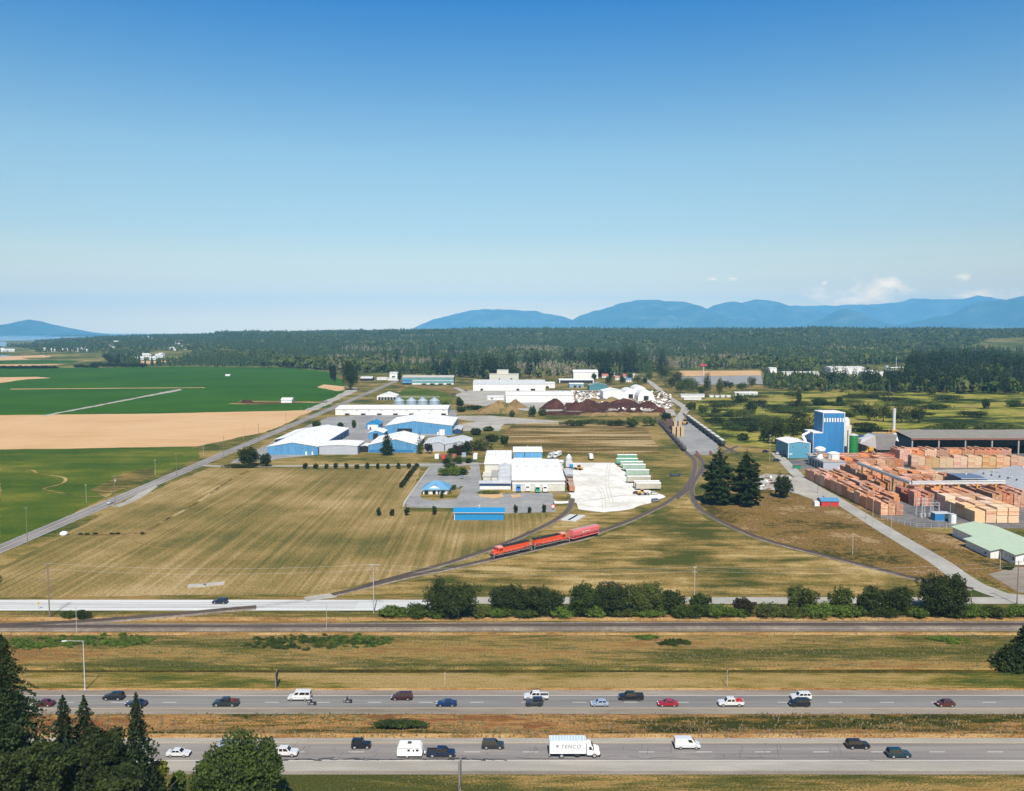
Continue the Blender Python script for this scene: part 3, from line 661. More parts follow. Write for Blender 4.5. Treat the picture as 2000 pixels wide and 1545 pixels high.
# --- foreground trees beside the motorway (their feet stand below the edge of the picture)
def fg(u, vtop, y, kind, **k):
    z = ZAT(vtop, y); x = (u-1000)/FPX*(y*math.cos(TH)-(z-CAM_H)*math.sin(TH)); return x, y, z
FG = [('fir_tree', 'tallest dark fir with a broad crown cut by the left picture edge', 2, 1246, 146, 8.4, 31, .62, .5, L_con, 70, 20, 34),
      ('fir_tree', 'slender dark fir, first to the right of the tall edge fir', 122, 1364, 141, 4.4, 32, .70, .38, L_con2, 48, 14, 26),
      ('fir_tree', 'ragged fir with loose top between the slender fir and the drooping spruce', 163, 1364, 145, 5.4, 33, .8, .42, L_con, 46, 14, 26),
      ('spruce_tree', 'drooping pointed spruce rising in front of the navy car', 265, 1359, 138, 6.4, 34, .9, .62, L_con, 50, 15, 30)]
for (nm, lb, u, vt, y, rad, sd_, prof, dr, lm, nb, per, tw) in FG:
    x, y, z = fg(u, vt, y, 0)
    tree(nm, lb, (x, y, 0), conifer_mesh(z, rad, sd_, nb, per, tw, .6, .05, dr, prof, .42), lm, z, .45, 'firs and spruces by the motorway', sd_, limbs=0)
def fground(nm, lb, u, vt, y, rpx, lm, n, s, seed, grp='broad trees by the motorway', base=.2, nb=9):
    x, y, z = fg(u, vt, y, 0); rr = rpx/FPX*y*1.05
    B = [(0, 0, z-rr*.8, rr*.9, rr*.9, rr*.82), (0, 0, z*.5, rr*.98, rr*.98, z*.36)]
    q = random.Random(seed)
    for i in range(nb):
        a = q.uniform(0, 6.28); k = rr*q.uniform(.3, .46); B.append((math.cos(a)*rr*.62, math.sin(a)*rr*.62, z-rr*q.uniform(.55, 1.5), k, k, k*.85))
    tree(nm, lb, (x, y, 0), crown_mesh(B, n, s, seed), lm, z*.8, .4, grp, seed)
fground('broadleaf_tree', 'big rounded broadleaf tree hiding the near lane at the bottom', 466, 1438, 143, 92, L_dec, 42000, .5, 41)
fground('broadleaf_tree', 'dark rounded tree between the ragged fir and the spruce', 196, 1424, 136, 52, L_dark, 24000, .5, 42)
fground('broadleaf_tree', 'dark bushy tree at the foot of the tall edge fir', 78, 1452, 132, 62, L_dark, 26000, .5, 43)
fground('broadleaf_tree', 'low dark tree in the bottom left corner', 18, 1480, 128, 50, L_dark, 20000, .5, 44)
fground('broadleaf_tree', 'dark low tree below the drooping spruce', 236, 1490, 128, 52, L_dark, 20000, .5, 45)
fground('young_tree', 'small yellow green tree right of the drooping spruce', 310, 1486, 140, 19, L_yel, 5000, .4, 46, 'young trees by the motorway')
fground('young_tree', 'small leafy tree left of the big rounded broadleaf tree', 348, 1508, 146, 16, L_bright, 4000, .4, 47, 'young trees by the motorway')
# fir at the right edge, standing on the bank
xr, yr_ = P(2008, 1306)
tree('fir_tree', 'dark fir on the bank cut by the right picture edge', (xr, yr_, 0), conifer_mesh(12.5, 5.8, 51, 36, 16, 30, .7, .03, .25, .6), L_con, 12.5, .35, None, 51, limbs=0)
tree('fir_tree', 'low dark fir shape standing in for the sideways shadow of the edge fir', (P(1972, 1305)[0], yr_+.5, 0), conifer_mesh(6.2, 4.6, 52, 20, 16, 28, .6, .02, .15, .5), L_dark, 5.5, .2, None, 52, limbs=0)  # dark bush shape stands in for the sideways shadow of the edge fir
def bigfir(h, rad, seed):
    q = random.Random(seed); B = []
    for i in range(34):
        f = (i+.5)/34; z = h*(.03+.9*f); rr = rad*(1-f**4)*min(1, .8+f)*.95+.5; a = i*2.4+q.uniform(-.4, .4); k = rr*q.uniform(.42, .62)
        B.append((math.cos(a)*rr*.52, math.sin(a)*rr*.52, z, k, k, h*q.uniform(.035, .065)))
    V1, T1 = crown_mesh(B, 24000, .85, seed, .3); V2, T2 = conifer_mesh(h, rad*.75, seed+9, 30, 8, 16, .8, .1, .3, .35, .4)
    return np.concatenate([V1, V2]), np.concatenate([T1, T2+len(V1)])
# the pair of big firs inside the railway curve
for (u, v, vt, rad, sd_, lb) in ((1403, 985, 873, 9.2, 61, 'left of the two tall firs inside the railway curve'), (1457, 987, 880, 8.8, 62, 'right of the two tall firs inside the railway curve')):
    x, y = P(u, v); z = ZAT(vt, y)
    tree('fir_tree', lb, (x, y, 0), bigfir(z, rad, sd_), L_con, z, .5, 'pair of tall firs', sd_, limbs=0)
def bush(nm, lb, u, vb, vt, wpx, lm, n=2500, s=.45, seed=0, grp=None, cat='tree', wz=1.0, base=.0, zb=0.0, trunk=True, dep=None):
    x, y = P(u, vb); z = (ZAT(vt, y)-zb)*1.08; rr = wpx/2/FPX*y*1.22; n = int(n*1.5); ky = min(.8, max(.25, 1.1*z/rr)) if dep is None else dep/rr
    q = random.Random(seed+100); B = []
    nn = max(4, int(7*rr/max(z, 1)))
    for i in range(nn+5):
        a = q.uniform(0, 6.28); d = math.sqrt(q.random())*.62; k = q.uniform(.34, .5)
        hz = z*(1-.42*d*d)*q.uniform(.45, .78)
        B.append((math.cos(a)*d*rr, math.sin(a)*d*rr*ky, max(hz, base*z), rr*k*1.1, rr*k*1.1*ky, min(z*.38, hz)))
    if dep is None: B.append((0, 0, z*.5, rr*.75, rr*.85*ky, z*.46))
    else:           # spreading bank of brambles: many low lobes with ragged ends
        B = []
        for i in range(int(rr*dep*.9)+5):
            a = q.uniform(0, 6.28); d = q.random()**.6; k = q.uniform(.7, 2.0)*(1.15-d*.5); B.append((math.cos(a)*d*rr*1.15, math.sin(a)*d*dep*1.1, q.uniform(.1, .45), k*1.3, k*.8, q.uniform(.35, 1.0)*(1.2-d*.6)))
    t = thing(nm, lb, cat, (x, y, zb), 0, grp)
    if trunk: trunk_obj(z*.75, max(.12, z*.03), t, seed, 4)
    cm = crown_mesh(B, n, s*(.8 if dep else 1), seed); meshobj('crown', cm[0], cm[1], None, [lm], t)
    return t
HG = 'broad trees between the railway and the frontage road'
bush('broadleaf_tree', 'dark round tree at the left end of the trackside row', 884, 1204, 1137, 92, L_dark, 9000, .5, 71, HG)
bush('broadleaf_tree', 'feathery dark tree, second from the left in the trackside row', 995, 1201, 1150, 80, L_dark, 7000, .5, 72, HG)
bush('broadleaf_tree', 'wide dark tree left of the bright green tree in the trackside row', 1062, 1201, 1148, 92, L_dark, 8500, .5, 73, HG)
bush('broadleaf_tree', 'bright green tree in the middle of the trackside row', 1134, 1203, 1146, 66, L_dec, 6000, .5, 74, HG)
bush('broadleaf_tree', 'wide dark tree just right of the bright green trackside tree', 1198, 1199, 1144, 84, L_dark, 7500, .5, 75, HG)
bush('broadleaf_tree', 'domed olive tree below the debris heap in the triangle field', 1256, 1199, 1143, 80, L_dec2, 7500, .5, 76, HG)
bush('broadleaf_tree', 'lower dark tree closing the big clump before the utility pole', 1306, 1198, 1157, 58, L_dark, 4500, .5, 77, HG)
bush('broadleaf_tree', 'small bushy tree right behind the third utility pole', 1366, 1199, 1163, 44, L_dec, 2600, .5, 78, HG)
bush('broadleaf_tree', 'small rounded brown leaved bush by the frontage road gap', 1453, 1203, 1170, 46, L_red, 3000, .45, 79, HG)
bush('broadleaf_tree', 'round olive tree on the right half of the trackside row', 1565, 1200, 1149, 62, L_dec2, 5000, .5, 80, HG)
bush('broadleaf_tree', 'smaller olive tree between two gaps of white road', 1640, 1199, 1149, 46, L_dec2, 3500, .5, 81, HG)
bush('broadleaf_tree', 'low dark tree left of the broad trackside clump', 1705, 1199, 1150, 58, L_dark, 4500, .5, 82, HG)
bush('broadleaf_tree', 'broad dark tree left of the tallest right hand tree', 1755, 1199, 1148, 62, L_dark, 5000, .5, 83, HG)
bush('broadleaf_tree', 'tallest dark rounded tree at the right end of the trackside row', 1846, 1202, 1131, 100, L_dark, 10500, .5, 84, HG)
for i, (u, w_, vt) in enumerate([(975, 60, 1184), (1030, 60, 1186), (1100, 60, 1184), (1215, 60, 1186), (1270, 60, 1186), (1360, 60, 1180), (1440, 60, 1184), (1545, 60, 1184), (1650, 60, 1182), (1730, 60, 1184), (1790, 50, 1184), (1870, 50, 1182), (770, 60, 1182), (815, 56, 1180), (850, 40, 1186), (940, 50, 1180), (1160, 40, 1184), (1330, 44, 1180), (1400, 56, 1181), (1500, 60, 1178), (1600, 60, 1178), (1670, 40, 1180), (1900, 60, 1180), (1940, 50, 1181), (1985, 60, 1180), (2040, 60, 1180)]):
    bush('bramble_bush', 'low green bramble bush in the trackside hedge', u, 1204+(i % 3), vt+3, w_, [L_bright, L_dec, L_bright, L_dec2][i % 4], 2600, .4, 90+i, 'low brambles of the trackside hedge', 'bush', trunk=False)
bush('bush', 'small dark green bush left of the second trackside pole', 163, 1209, 1192, 28, L_dark, 1400, .35, 120, None, 'bush', trunk=False)
bush('bush', 'low green bush spreading beside the first utility pole', 132, 1207, 1196, 34, L_dec, 1200, .35, 121, None, 'bush', trunk=False)
for i, (u, vb, vt, w_, lb) in enumerate([(190, 1268, 1238, 170, 'long green bramble bank left of the street lamp top'), (60, 1270, 1246, 120, 'green bramble bank at the far left of the slope'), (610, 1271, 1240, 220, 'long bright green bramble bank in the middle of the slope'), (700, 1266, 1238, 110, 'thick bright bramble bank at the right end of the green slope'),
                                   (1255, 1250, 1243, 40, 'small green bush high on the slope right of centre'), (1315, 1262, 1252, 60, 'small green bramble patch on the slope right of centre'), (1850, 1258, 1246, 60, 'green bramble patch on the slope near the right edge')]):
    vm = (vb+vt)/2; bush('bramble_bush', lb, u, vm, vm-9 if w_ > 100 else vm-6, w_*.95, [L_bright, L_dec][i % 3 == 2], int(1500+w_*60), .4, 130+i, 'brambles on the railway slope', 'bush', trunk=False, dep=(YV(vt)-YV(vb))*.42)
bush('bush', 'dark green thicket in the motorway median', 780, 1419, 1409, 105, L_dec, 3600, .35, 140, None, 'bush', trunk=False)
for i, (u, vb) in enumerate([(1358, 1427), (1672, 1410), (1690, 1422), (1705, 1400), (1400, 1425), (1790, 1402), (480, 1402)]):
    bush('weed_clump', 'small dark weed clump standing in the dry median grass', u, vb, vb-5, 7, L_dec2, 120, .3, 150+i, 'weed clumps in the median', 'plant', trunk=False)
# works trees
bush('broadleaf_tree', 'dark round tree by the country road and driveway corner', 487, 911, 877, 46, L_dark, 4500, .7, 160, 'trees at the driveway corner')
bush('broadleaf_tree', 'smaller dark tree right of the driveway corner tree', 519, 911, 888, 24, L_dark, 2200, .7, 161, 'trees at the driveway corner')
bush('hedge', 'low dark hedge along the start of the white driveway', 470, 914, 907, 70, L_dark, 1800, .6, 162, None, 'hedge', trunk=False)
x, y = P(756, 889); z = ZAT(845, y)
tree('fir_tree', 'dark fir in front of the middle blue shed', (x, y, 0), conifer_mesh(z, 5.6, 171, 22, 10, 16, 1.0, .1, .1, .6), L_con, z, .4, None, 171, limbs=0)
x, y = P(820, 887); z = ZAT(845, y)
tree('pine_tree', 'thin straggly grey green pine beside the dark round bush', (x, y, 0), conifer_mesh(z, 3.8, 172, 16, 7, 7, .9, .1, .1, .6), L_dec2, z, .3, None, 172, limbs=6)
bush('broadleaf_tree', 'dark purple brown round tree right of the thin pine', 838, 886, 866, 17, L_red, 1500, .6, 173)
for i, (u, vt, w_, lb) in enumerate([(884, 876, 20, 'leftmost low tree by the grey shed corner'), (897, 869, 26, 'middle tree of the dark group by the grey shed corner'), (914, 864, 24, 'tallest right tree of the group by the grey shed corner')]):
    bush('broadleaf_tree', lb, u, 889, vt, w_, [L_dec, L_red, L_dark][i], 1900, .7, 174+i, 'trees at the grey shed corner')
for i, (u, vb, vt, w_, lm, lb) in enumerate([(872, 912, 896, 16, L_dark, 'round dark tree at the left of the garden island'), (893, 906, 893, 20, L_dec, 'green tree at the top of the garden island'), (915, 905, 896, 12, L_dark, 'small dark tree at the right of the garden island'),
                                       (868, 929, 914, 30, L_bright, 'light green shrub at the left of the garden island'), (888, 929, 912, 32, L_bright, 'light green shrub in the middle of the garden island'), (904, 928, 914, 22, L_dec, 'green shrub next to the parked pale car'), (880, 914, 904, 24, L_dec2, 'olive shrub in the middle of the garden island')]):
    bush('garden_shrub', lb, u, vb, vt, w_, lm, 1400, .5, 180+i, 'shrubs of the garden island', 'bush', trunk=False)
for i, u in enumerate([596, 617, 637, 656, 677, 697, 718, 738, 758, 778, 799]):
    bush('clipped_tree', 'small clipped dark tree lining the white driveway', u, 916, 905+(i % 3), 8.5, L_dark, 260, .7, 200+i, 'small trees lining the driveway')
for i in range(13):
    t = i/12; bush('hedge_shrub', 'small dark shrub in the slanting row beside the car park', 784+30*t, 953-40*t, 943-38*t, 9, L_dark, 260, .6, 215+i, 'slanting row of shrubs by the car park', 'bush', trunk=False)
for i, (u, vb, vt, w_, lb) in enumerate([(739, 1008, 993, 10, 'first tree left in the front row left of the bright blue shed'), (766, 1008, 995, 9, 'second tree in the front row left of the bright blue shed'), (794, 1007, 992, 11, 'third tree in the front row left of the bright blue shed'), (848, 1006, 989, 13, 'front row tree nearest the left of the bright blue shed'),
                                   (1007, 1002, 988, 9, 'front row tree nearest the right of the bright blue shed'), (1035, 1002, 990, 7, 'thin middle tree right of the bright blue shed'), (1063, 1001, 986, 9, 'front row tree next to the red and white sign'), (864, 974, 959, 9, 'small tree on the lawn before the office')]):
    bush('round_tree', lb, u, vb, vt, w_, L_dark, 420, .5, 240+i, 'small round trees in front of the works')
for i, (u, vb, vt, w_) in enumerate([(833, 966, 960, 8), (848, 966, 960, 6), (886, 958, 947, 12), (878, 965, 960, 12)]):
    bush('garden_shrub', ['dark shrub at the left front of the office', 'dark shrub at the middle front of the office', 'tall dark shrub at the right end of the office', 'yellow flowering shrub at the right front of the office'][i], u, vb, vt, w_, [L_dark, L_dark, L_dec, L_yel][i], 350, .4, 250+i, None, 'bush', trunk=False)
bush('hedge', 'clipped green hedge before the low navy fronted office', 957, 965, 959, 50, L_bright, 900, .5, 255, None, 'hedge', trunk=False)
bush('broadleaf_tree', 'dark rounded tree beside the junk heap near the mill road', 1531, 972, 931, 40, L_dark, 4500, .6, 256)
EAST = [(1465, 810, 784, 22), (1560, 795, 762, 10), (1497, 842, 820, 26), (1515, 868, 822, 34), (1545, 860, 815, 40), (1575, 862, 812, 34), (1500, 862, 838, 30), (1380, 775, 732, 18), (1405, 772, 740, 14), (1640, 790, 776, 14), (1925, 800, 780, 14), (1820, 772, 755, 16),
        (1697, 822, 790, 34), (1725, 824, 786, 40), (1760, 826, 790, 36), (1795, 826, 794, 34), (1440, 790, 770, 20), (1425, 815, 800, 18), (1470, 845, 828, 18), (1350, 800, 786, 20), (1372, 806, 792, 20), (1398, 812, 798, 16), (1860, 845, 826, 60), (1950, 850, 832, 70), (1900, 815, 803, 60), (1980, 795, 782, 40), (1660, 815, 803, 30), (1600, 790, 778, 30), (1780, 790, 780, 50),
        (1640, 850, 834, 30), (1700, 845, 832, 44), (1830, 800, 789, 44), (1420, 838, 826, 22), (1450, 860, 848, 22)]
er = random.Random(4)
for k in range(62):
    v_ = er.uniform(775, 852); u_ = er.uniform(1390 if v_ < 840 else 1430, 1580) if k % 2 else er.uniform(1600, 2000); EAST.append((u_, v_, v_-er.uniform(5, 11), er.uniform(26, 95)))
for i, (u, vb, vt, w_) in enumerate(EAST):
    bush('marsh_tree', 'dark leafy tree scattered on the yellow green marsh behind the mill', u, vb, vt, w_, [L_dark, L_dec, L_dec2][i % 3], 1300, 1.0, 300+i, 'trees and bushes on the marsh')
for i, (u, vb, vt, w_, lb) in enumerate([(685, 762, 712, 36, 'big dark tree beside the country road and green crop'), (651, 745, 715, 12, 'slim dark tree left of the big roadside tree')]):
    bush('broadleaf_tree', lb, u, vb, vt, w_, L_dark, 3500, 1.4, 340+i, 'roadside trees by the green crop')
MIDT = [(1292, 742, 716, 26), (1306, 735, 712, 30), (1322, 744, 722, 30), (1312, 758, 738, 26), (1330, 768, 748, 26), (1348, 756, 738, 24), (1290, 728, 708, 22), (1370, 770, 755, 20), (1278, 722, 704, 20), (1420, 760, 745, 22), (1450, 764, 748, 22), (1468, 756, 736, 18), (1160, 745, 730, 14), (1228, 742, 728, 16), (1268, 742, 728, 14), (930, 850, 838, 26), (955, 842, 834, 22), (1060, 812, 800, 18), (900, 805, 795, 18), (1150, 828, 820, 40), (1180, 829, 821, 40), (780, 746, 726, 8), (897, 797, 778, 16), (870, 800, 785, 14), (925, 800, 792, 40), (1040, 815, 795, 14), (1000, 815, 803, 10), (1190, 752, 733, 18), (1215, 750, 735, 12), (1245, 755, 732, 22), (1259, 750, 738, 10), (618, 836, 823, 18), (692, 836, 822, 8), (665, 834, 826, 10), (1235, 835, 818, 26), (1270, 832, 816, 26), (1205, 832, 822, 40), (1120, 832, 822, 50), (1300, 740, 720, 24), (1318, 752, 730, 30), (1335, 760, 738, 30), (1355, 765, 745, 26), (1300, 820, 806, 20), (985, 868, 852, 14), (940, 880, 860, 40), (960, 862, 850, 30)]
for i, (u, vb, vt, w_) in enumerate(MIDT):
    bush('broadleaf_tree', 'dark green tree growing among the sheds and yards', u, vb, vt, w_, [L_dark, L_dec, L_dec2][i % 3], 900, 1.1, 350+i, 'trees among the sheds')

# ------------------------------------------------------------------ forest
def lo_conifer(r, tiers=3, n=7):
    V = []; T = []
    for k in range(tiers):
        z0 = .12+.26*k; z1 = min(1, z0+.48); rr = .5*(1-z0)**.8
        b0 = len(V)
        for i in range(n): a = 6.283*(i+r.uniform(-.3, .3))/n; q = rr*r.uniform(.6, 1.15); V.append((math.cos(a)*q, math.sin(a)*q, z0+r.uniform(-.05, .05)))
        V.append((0, 0, z1)); T += [(b0+i, b0+(i+1) % n, b0+n) for i in range(n)]
    return np.array(V), np.array(T)
def lo_blob(r, n=22):
    import mathutils
    # jagged crown: triangles scattered over a lumpy shell
    d = r.normal(size=(n*2, 3)); d /= np.linalg.norm(d, axis=1)[:, None]; c = d*np.array([.36, .36, .34])*r.uniform(.75, 1.1, (n*2, 1)); c[:, 2] += .6
    V, T = leaf_tris(c, r, .42)
    return V, np.concatenate([T[:, [0, 1, 2]], T[:, [0, 2, 3]]])
def lo_dead(r, n=16):
    V = [(-.02, 0, 0), (.02, 0, 0), (0, 0, 1), (0, -.02, 0), (0, .02, 0), (0, 0, .98)]; T = [(0, 1, 2), (3, 4, 5)]
    for i in range(n):
        z = r.uniform(.3, .9); a = r.uniform(0, 6.28); L = .24*(1.1-z)+.06; b0 = len(V)
        V += [(0, 0, z), (math.cos(a)*L, math.sin(a)*L, z+.16), (math.cos(a+.35)*L*.8, math.sin(a+.35)*L*.8, z+.04)]; T.append((b0, b0+1, b0+2))
    return np.array(V, float), np.array(T)
fr_ = np.random.default_rng(5)
VAR = [(lo_conifer(fr_, 4, 8), 0) for _ in range(5)] + [(lo_blob(fr_, 24), 1) for _ in range(5)] + [(lo_dead(fr_), 2) for _ in range(3)]
VARF = [(lo_conifer(fr_, 2, 5), 0) for _ in range(3)] + [(lo_blob(fr_, 9), 1) for _ in range(4)]
FRONT = [(-400, 706), (0, 690), (130, 689), (205, 700), (235, 716), (345, 716), (560, 718), (640, 725), (700, 727), (760, 729), (860, 734), (900, 738), (960, 741), (1100, 738), (1180, 738), (1245, 730), (1275, 731), (1282, 727), (1300, 722), (1470, 722), (1488, 722), (1492, 758), (1560, 768), (1660, 766), (1740, 768), (1800, 768), (2000, 770), (2400, 772)]
def inpoly(x, y, poly):
    c = False; n = len(poly)
    for i in range(n):
        x0, y0 = poly[i]; x1, y1 = poly[(i+1) % n]
        if (y0 > y) != (y1 > y) and x < (x1-x0)*(y-y0)/(y1-y0)+x0: c = not c
    return c
CLEAR = [[(272, 716), (374, 704), (378, 687), (300, 686), (274, 699)], [(-100, 716), (0, 708), (210, 698), (214, 688), (110, 691), (0, 697), (-100, 698)],
         [(1620, 679), (1650, 680), (1800, 684), (1900, 676), (1935, 662), (2400, 655), (2400, 690), (1900, 690), (1750, 690), (1620, 684)],
         [(780, 655.5), (872, 654.5), (874, 659), (782, 659.5)], [(612, 661), (640, 660), (642, 663.5), (612, 664)], [(1590, 716), (1775, 712), (1775, 745), (1590, 745)], [(1490, 727), (1610, 727), (1610, 741), (1490, 741)],
         [(940, 659), (1000, 658.5), (1002, 661.5), (942, 662)], [(1540, 652), (1640, 651.5), (1650, 654.5), (1545, 655)], [(1050, 675), (1078, 675), (1078, 681), (1050, 681)], [(700, 656.5), (745, 656), (745, 659), (700, 659)], [(0, 676), (60, 682), (80, 692), (0, 694)]]
trees_ = []
Y = 1150.
while Y < 6800:
    s_ = 12.5+(Y-1150)*.0042
    nx = int(1.34*Y/s_)
    for i in range(nx):
        x = (i+.5+fr_.uniform(-.45, .45))/nx*1.34*Y-.67*Y; y = Y+fr_.uniform(-.5, .5)*s_
        h0 = H(x, y); u, v = PR(x, y, h0)
        if v > np.interp(u, [p[0] for p in FRONT], [p[1] for p in FRONT])+fr_.normal(0, .5): continue
        if y > 5200 and x/y < -.56: continue
        if any(inpoly(u, v, c) for c in CLEAR): continue
        if u < 400 and v > 678 and fr_.random() < .45: continue
        trees_.append((x, y, h0, u, v))
    Y += s_*.86
TR = np.array(trees_)
print('forest trees', len(TR))
n1 = np.sin(TR[:, 0]*.006+1)*np.cos(TR[:, 1]*.0043+.5)+.6*np.sin(TR[:, 0]*.019+TR[:, 1]*.011)
n2 = np.sin(TR[:, 0]*.011+4)*np.cos(TR[:, 1]*.009)
kind = np.where(n1+fr_.normal(0, .28, len(TR)) > .15, 1, 0)
deadm = (n2+fr_.normal(0, .4, len(TR)) > .25) & (TR[:, 1] > 1500) & (TR[:, 1] < 3300) & (TR[:, 3] > 640) & (TR[:, 3] < 1480)
kind = np.where(deadm, 2, kind)
kind = np.where((TR[:, 3] > 1480) & (kind == 0) & (fr_.random(len(TR)) < .4), 1, kind)
hh = np.where(kind == 0, fr_.uniform(18, 36, len(TR)), np.where(kind == 1, fr_.uniform(13, 23, len(TR)), fr_.uniform(17, 24, len(TR))))
hh = hh*np.where((TR[:, 3] < 420), .72, 1.0)*np.where((TR[:, 3] > 1485) & (TR[:, 1] < 1560), .72, 1.0)
hh = hh*(1+.30*np.sin(TR[:, 0]*.013+TR[:, 1]*.007)*np.cos(TR[:, 0]*.0047-1+TR[:, 1]*.011)+fr_.normal(0, .08, len(TR)))
order = np.argsort(-hh/TR[:, 1])
ismine = np.zeros(len(TR), bool); ismine[order[:290]] = True
FM = [L_con, L_con2, L_dec, L_dec2, L_dead, leafmat('grey_green_foliage', (.095, .11, .055), .4, .3)]
def matof(k, q): return (0 if q < .6 else 1) if k == 0 else ((2 if q < .4 else (3 if q < .7 else 5)) if k == 1 else 4)
allV, allT, allM = [], [], []; base_i = 0
qs = fr_.random(len(TR)); vi = fr_.integers(0, 100, len(TR)); ang = fr_.uniform(0, 6.28, len(TR)); wr = fr_.uniform(.8, 1.25, len(TR))
far = TR[:, 1] > 3300
for isf, vars_ in ((False, VAR), (True, VARF)):
    for ki in (0, 1, 2):
        opts = [v_ for v_ in vars_ if v_[1] == ki]
        if not opts: continue
        for oi_, (g, _) in enumerate(opts):
            for mk in range(6):
                sel = [i for i in np.nonzero((far == isf) & (kind == ki) & (~ismine) & (vi % len(opts) == oi_))[0] if matof(ki, qs[i]) == mk]
                if not sel: continue
                sel = np.array(sel); V, T = g; ca, sa = np.cos(ang[sel]), np.sin(ang[sel]); h_ = hh[sel]
                wd = h_*np.where(ki == 0, .38, .62)*wr[sel]*(1.5 if isf else 1.15)
                X = (V[None, :, 0]*ca[:, None]-V[None, :, 1]*sa[:, None])*wd[:, None]+TR[sel, 0][:, None]
                Y_ = (V[None, :, 0]*sa[:, None]+V[None, :, 1]*ca[:, None])*wd[:, None]+TR[sel, 1][:, None]
                Z = V[None, :, 2]*h_[:, None]+TR[sel, 2][:, None]
                n_ = len(V); allV.append(np.stack([X, Y_, Z], -1).reshape(-1, 3))
                allT.append((T[None]+(np.arange(len(sel))*n_)[:, None, None]+base_i).reshape(-1, 3)); allM.append(np.full(len(sel)*len(T), mk)); base_i += n_*len(sel)
o = meshobj('forest', np.concatenate(allV), np.concatenate(allT), np.concatenate(allM), FM)
tag(o, 'dense mixed forest of firs, broadleaf and bare grey trees filling the plain to the horizon', 'forest', kind='stuff')
# the largest trees of the wood as things of their own
protos = {}
for ki in (0, 1, 2):
    for v_ in range(3):
        for mk in ({0: [0, 1], 1: [2, 3], 2: [4]}[ki]):
            nm = {0: 'conifer_tree', 1: 'woodland_tree', 2: 'bare_tree'}[ki]
            lb = {0: 'dark conifer at the near edge of the wood', 1: 'green broadleaf tree at the near edge of the wood', 2: 'bare grey tree at the near edge of the wood'}[ki]
            if ki == 0: g = conifer_mesh(1, .2, 400+v_, 13, 7, 6, .09, .08, .15, .7, .25)
            elif ki == 1: g = crown_mesh([(x*1., y*1., z*1., a*1., a*1., c_*1.) for x, y, z, a, _, c_ in roundblobs(1, .3, .15, 410+v_)], 420, .10, 410+v_)
            else:
                r0_ = np.random.default_rng(420+v_); g = crown_mesh([(0, 0, .6, .2, .2, .36)], 110, .07, 420+v_)
            t = thing(nm, lb, 'tree', (0, 0, 0), 0, {0: 'conifers at the edge of the wood', 1: 'broadleaf trees at the edge of the wood', 2: 'bare trees at the edge of the wood'}[ki])
            b = MB(); b.cyl((0, 0, -.02), (0, 0, .85), .018, .006, 6); b.build('trunk', M_bark, t)
            meshobj('crown', g[0], g[1], None, [FM[mk]], t)
            protos[(ki, v_, mk)] = Proto(t)
for i in np.nonzero(ismine)[0]:
    ki = int(kind[i]); mk = matof(ki, qs[i]); mk = 3 if mk == 5 else mk
    protos[(ki, int(vi[i]) % 3, mk)].put((float(TR[i, 0]), float(TR[i, 1]), float(TR[i, 2])), float(ang[i]), scale=(float(hh[i]*wr[i]), float(hh[i]*wr[i]), float(hh[i])))
for p_ in protos.values():
    if not p_.used:
        for ch in list(p_.root.children): bpy.data.objects.remove(ch)
        bpy.data.objects.remove(p_.root)
# hedge lines and copses of the western farmland
for i, (u0, u1, v, h_) in enumerate([(0, 110, 720, 5), (145, 190, 718, 5), (180, 285, 717.5, 8)]):
    n = int((u1-u0)/9)
    for k in range(n):
        u = u0+(u1-u0)*(k+.5)/n; x, y = P(u, v)
        bush('field_tree', 'dark low tree in the hedge line of the green fields', u, v, v-h_*.9-rnd.random()*2, 15, L_dark, 380, 2.2, 500+i*40+k, 'trees in the western hedge lines')
for k in range(14):
    u = 205+rnd.random()*50; v = 700+rnd.random()*14
    bush('field_tree', 'dark tree in the small copse beyond the green fields', u, v, v-11, 13, L_dark, 420, 2.4, 620+k, 'trees of the small copse')
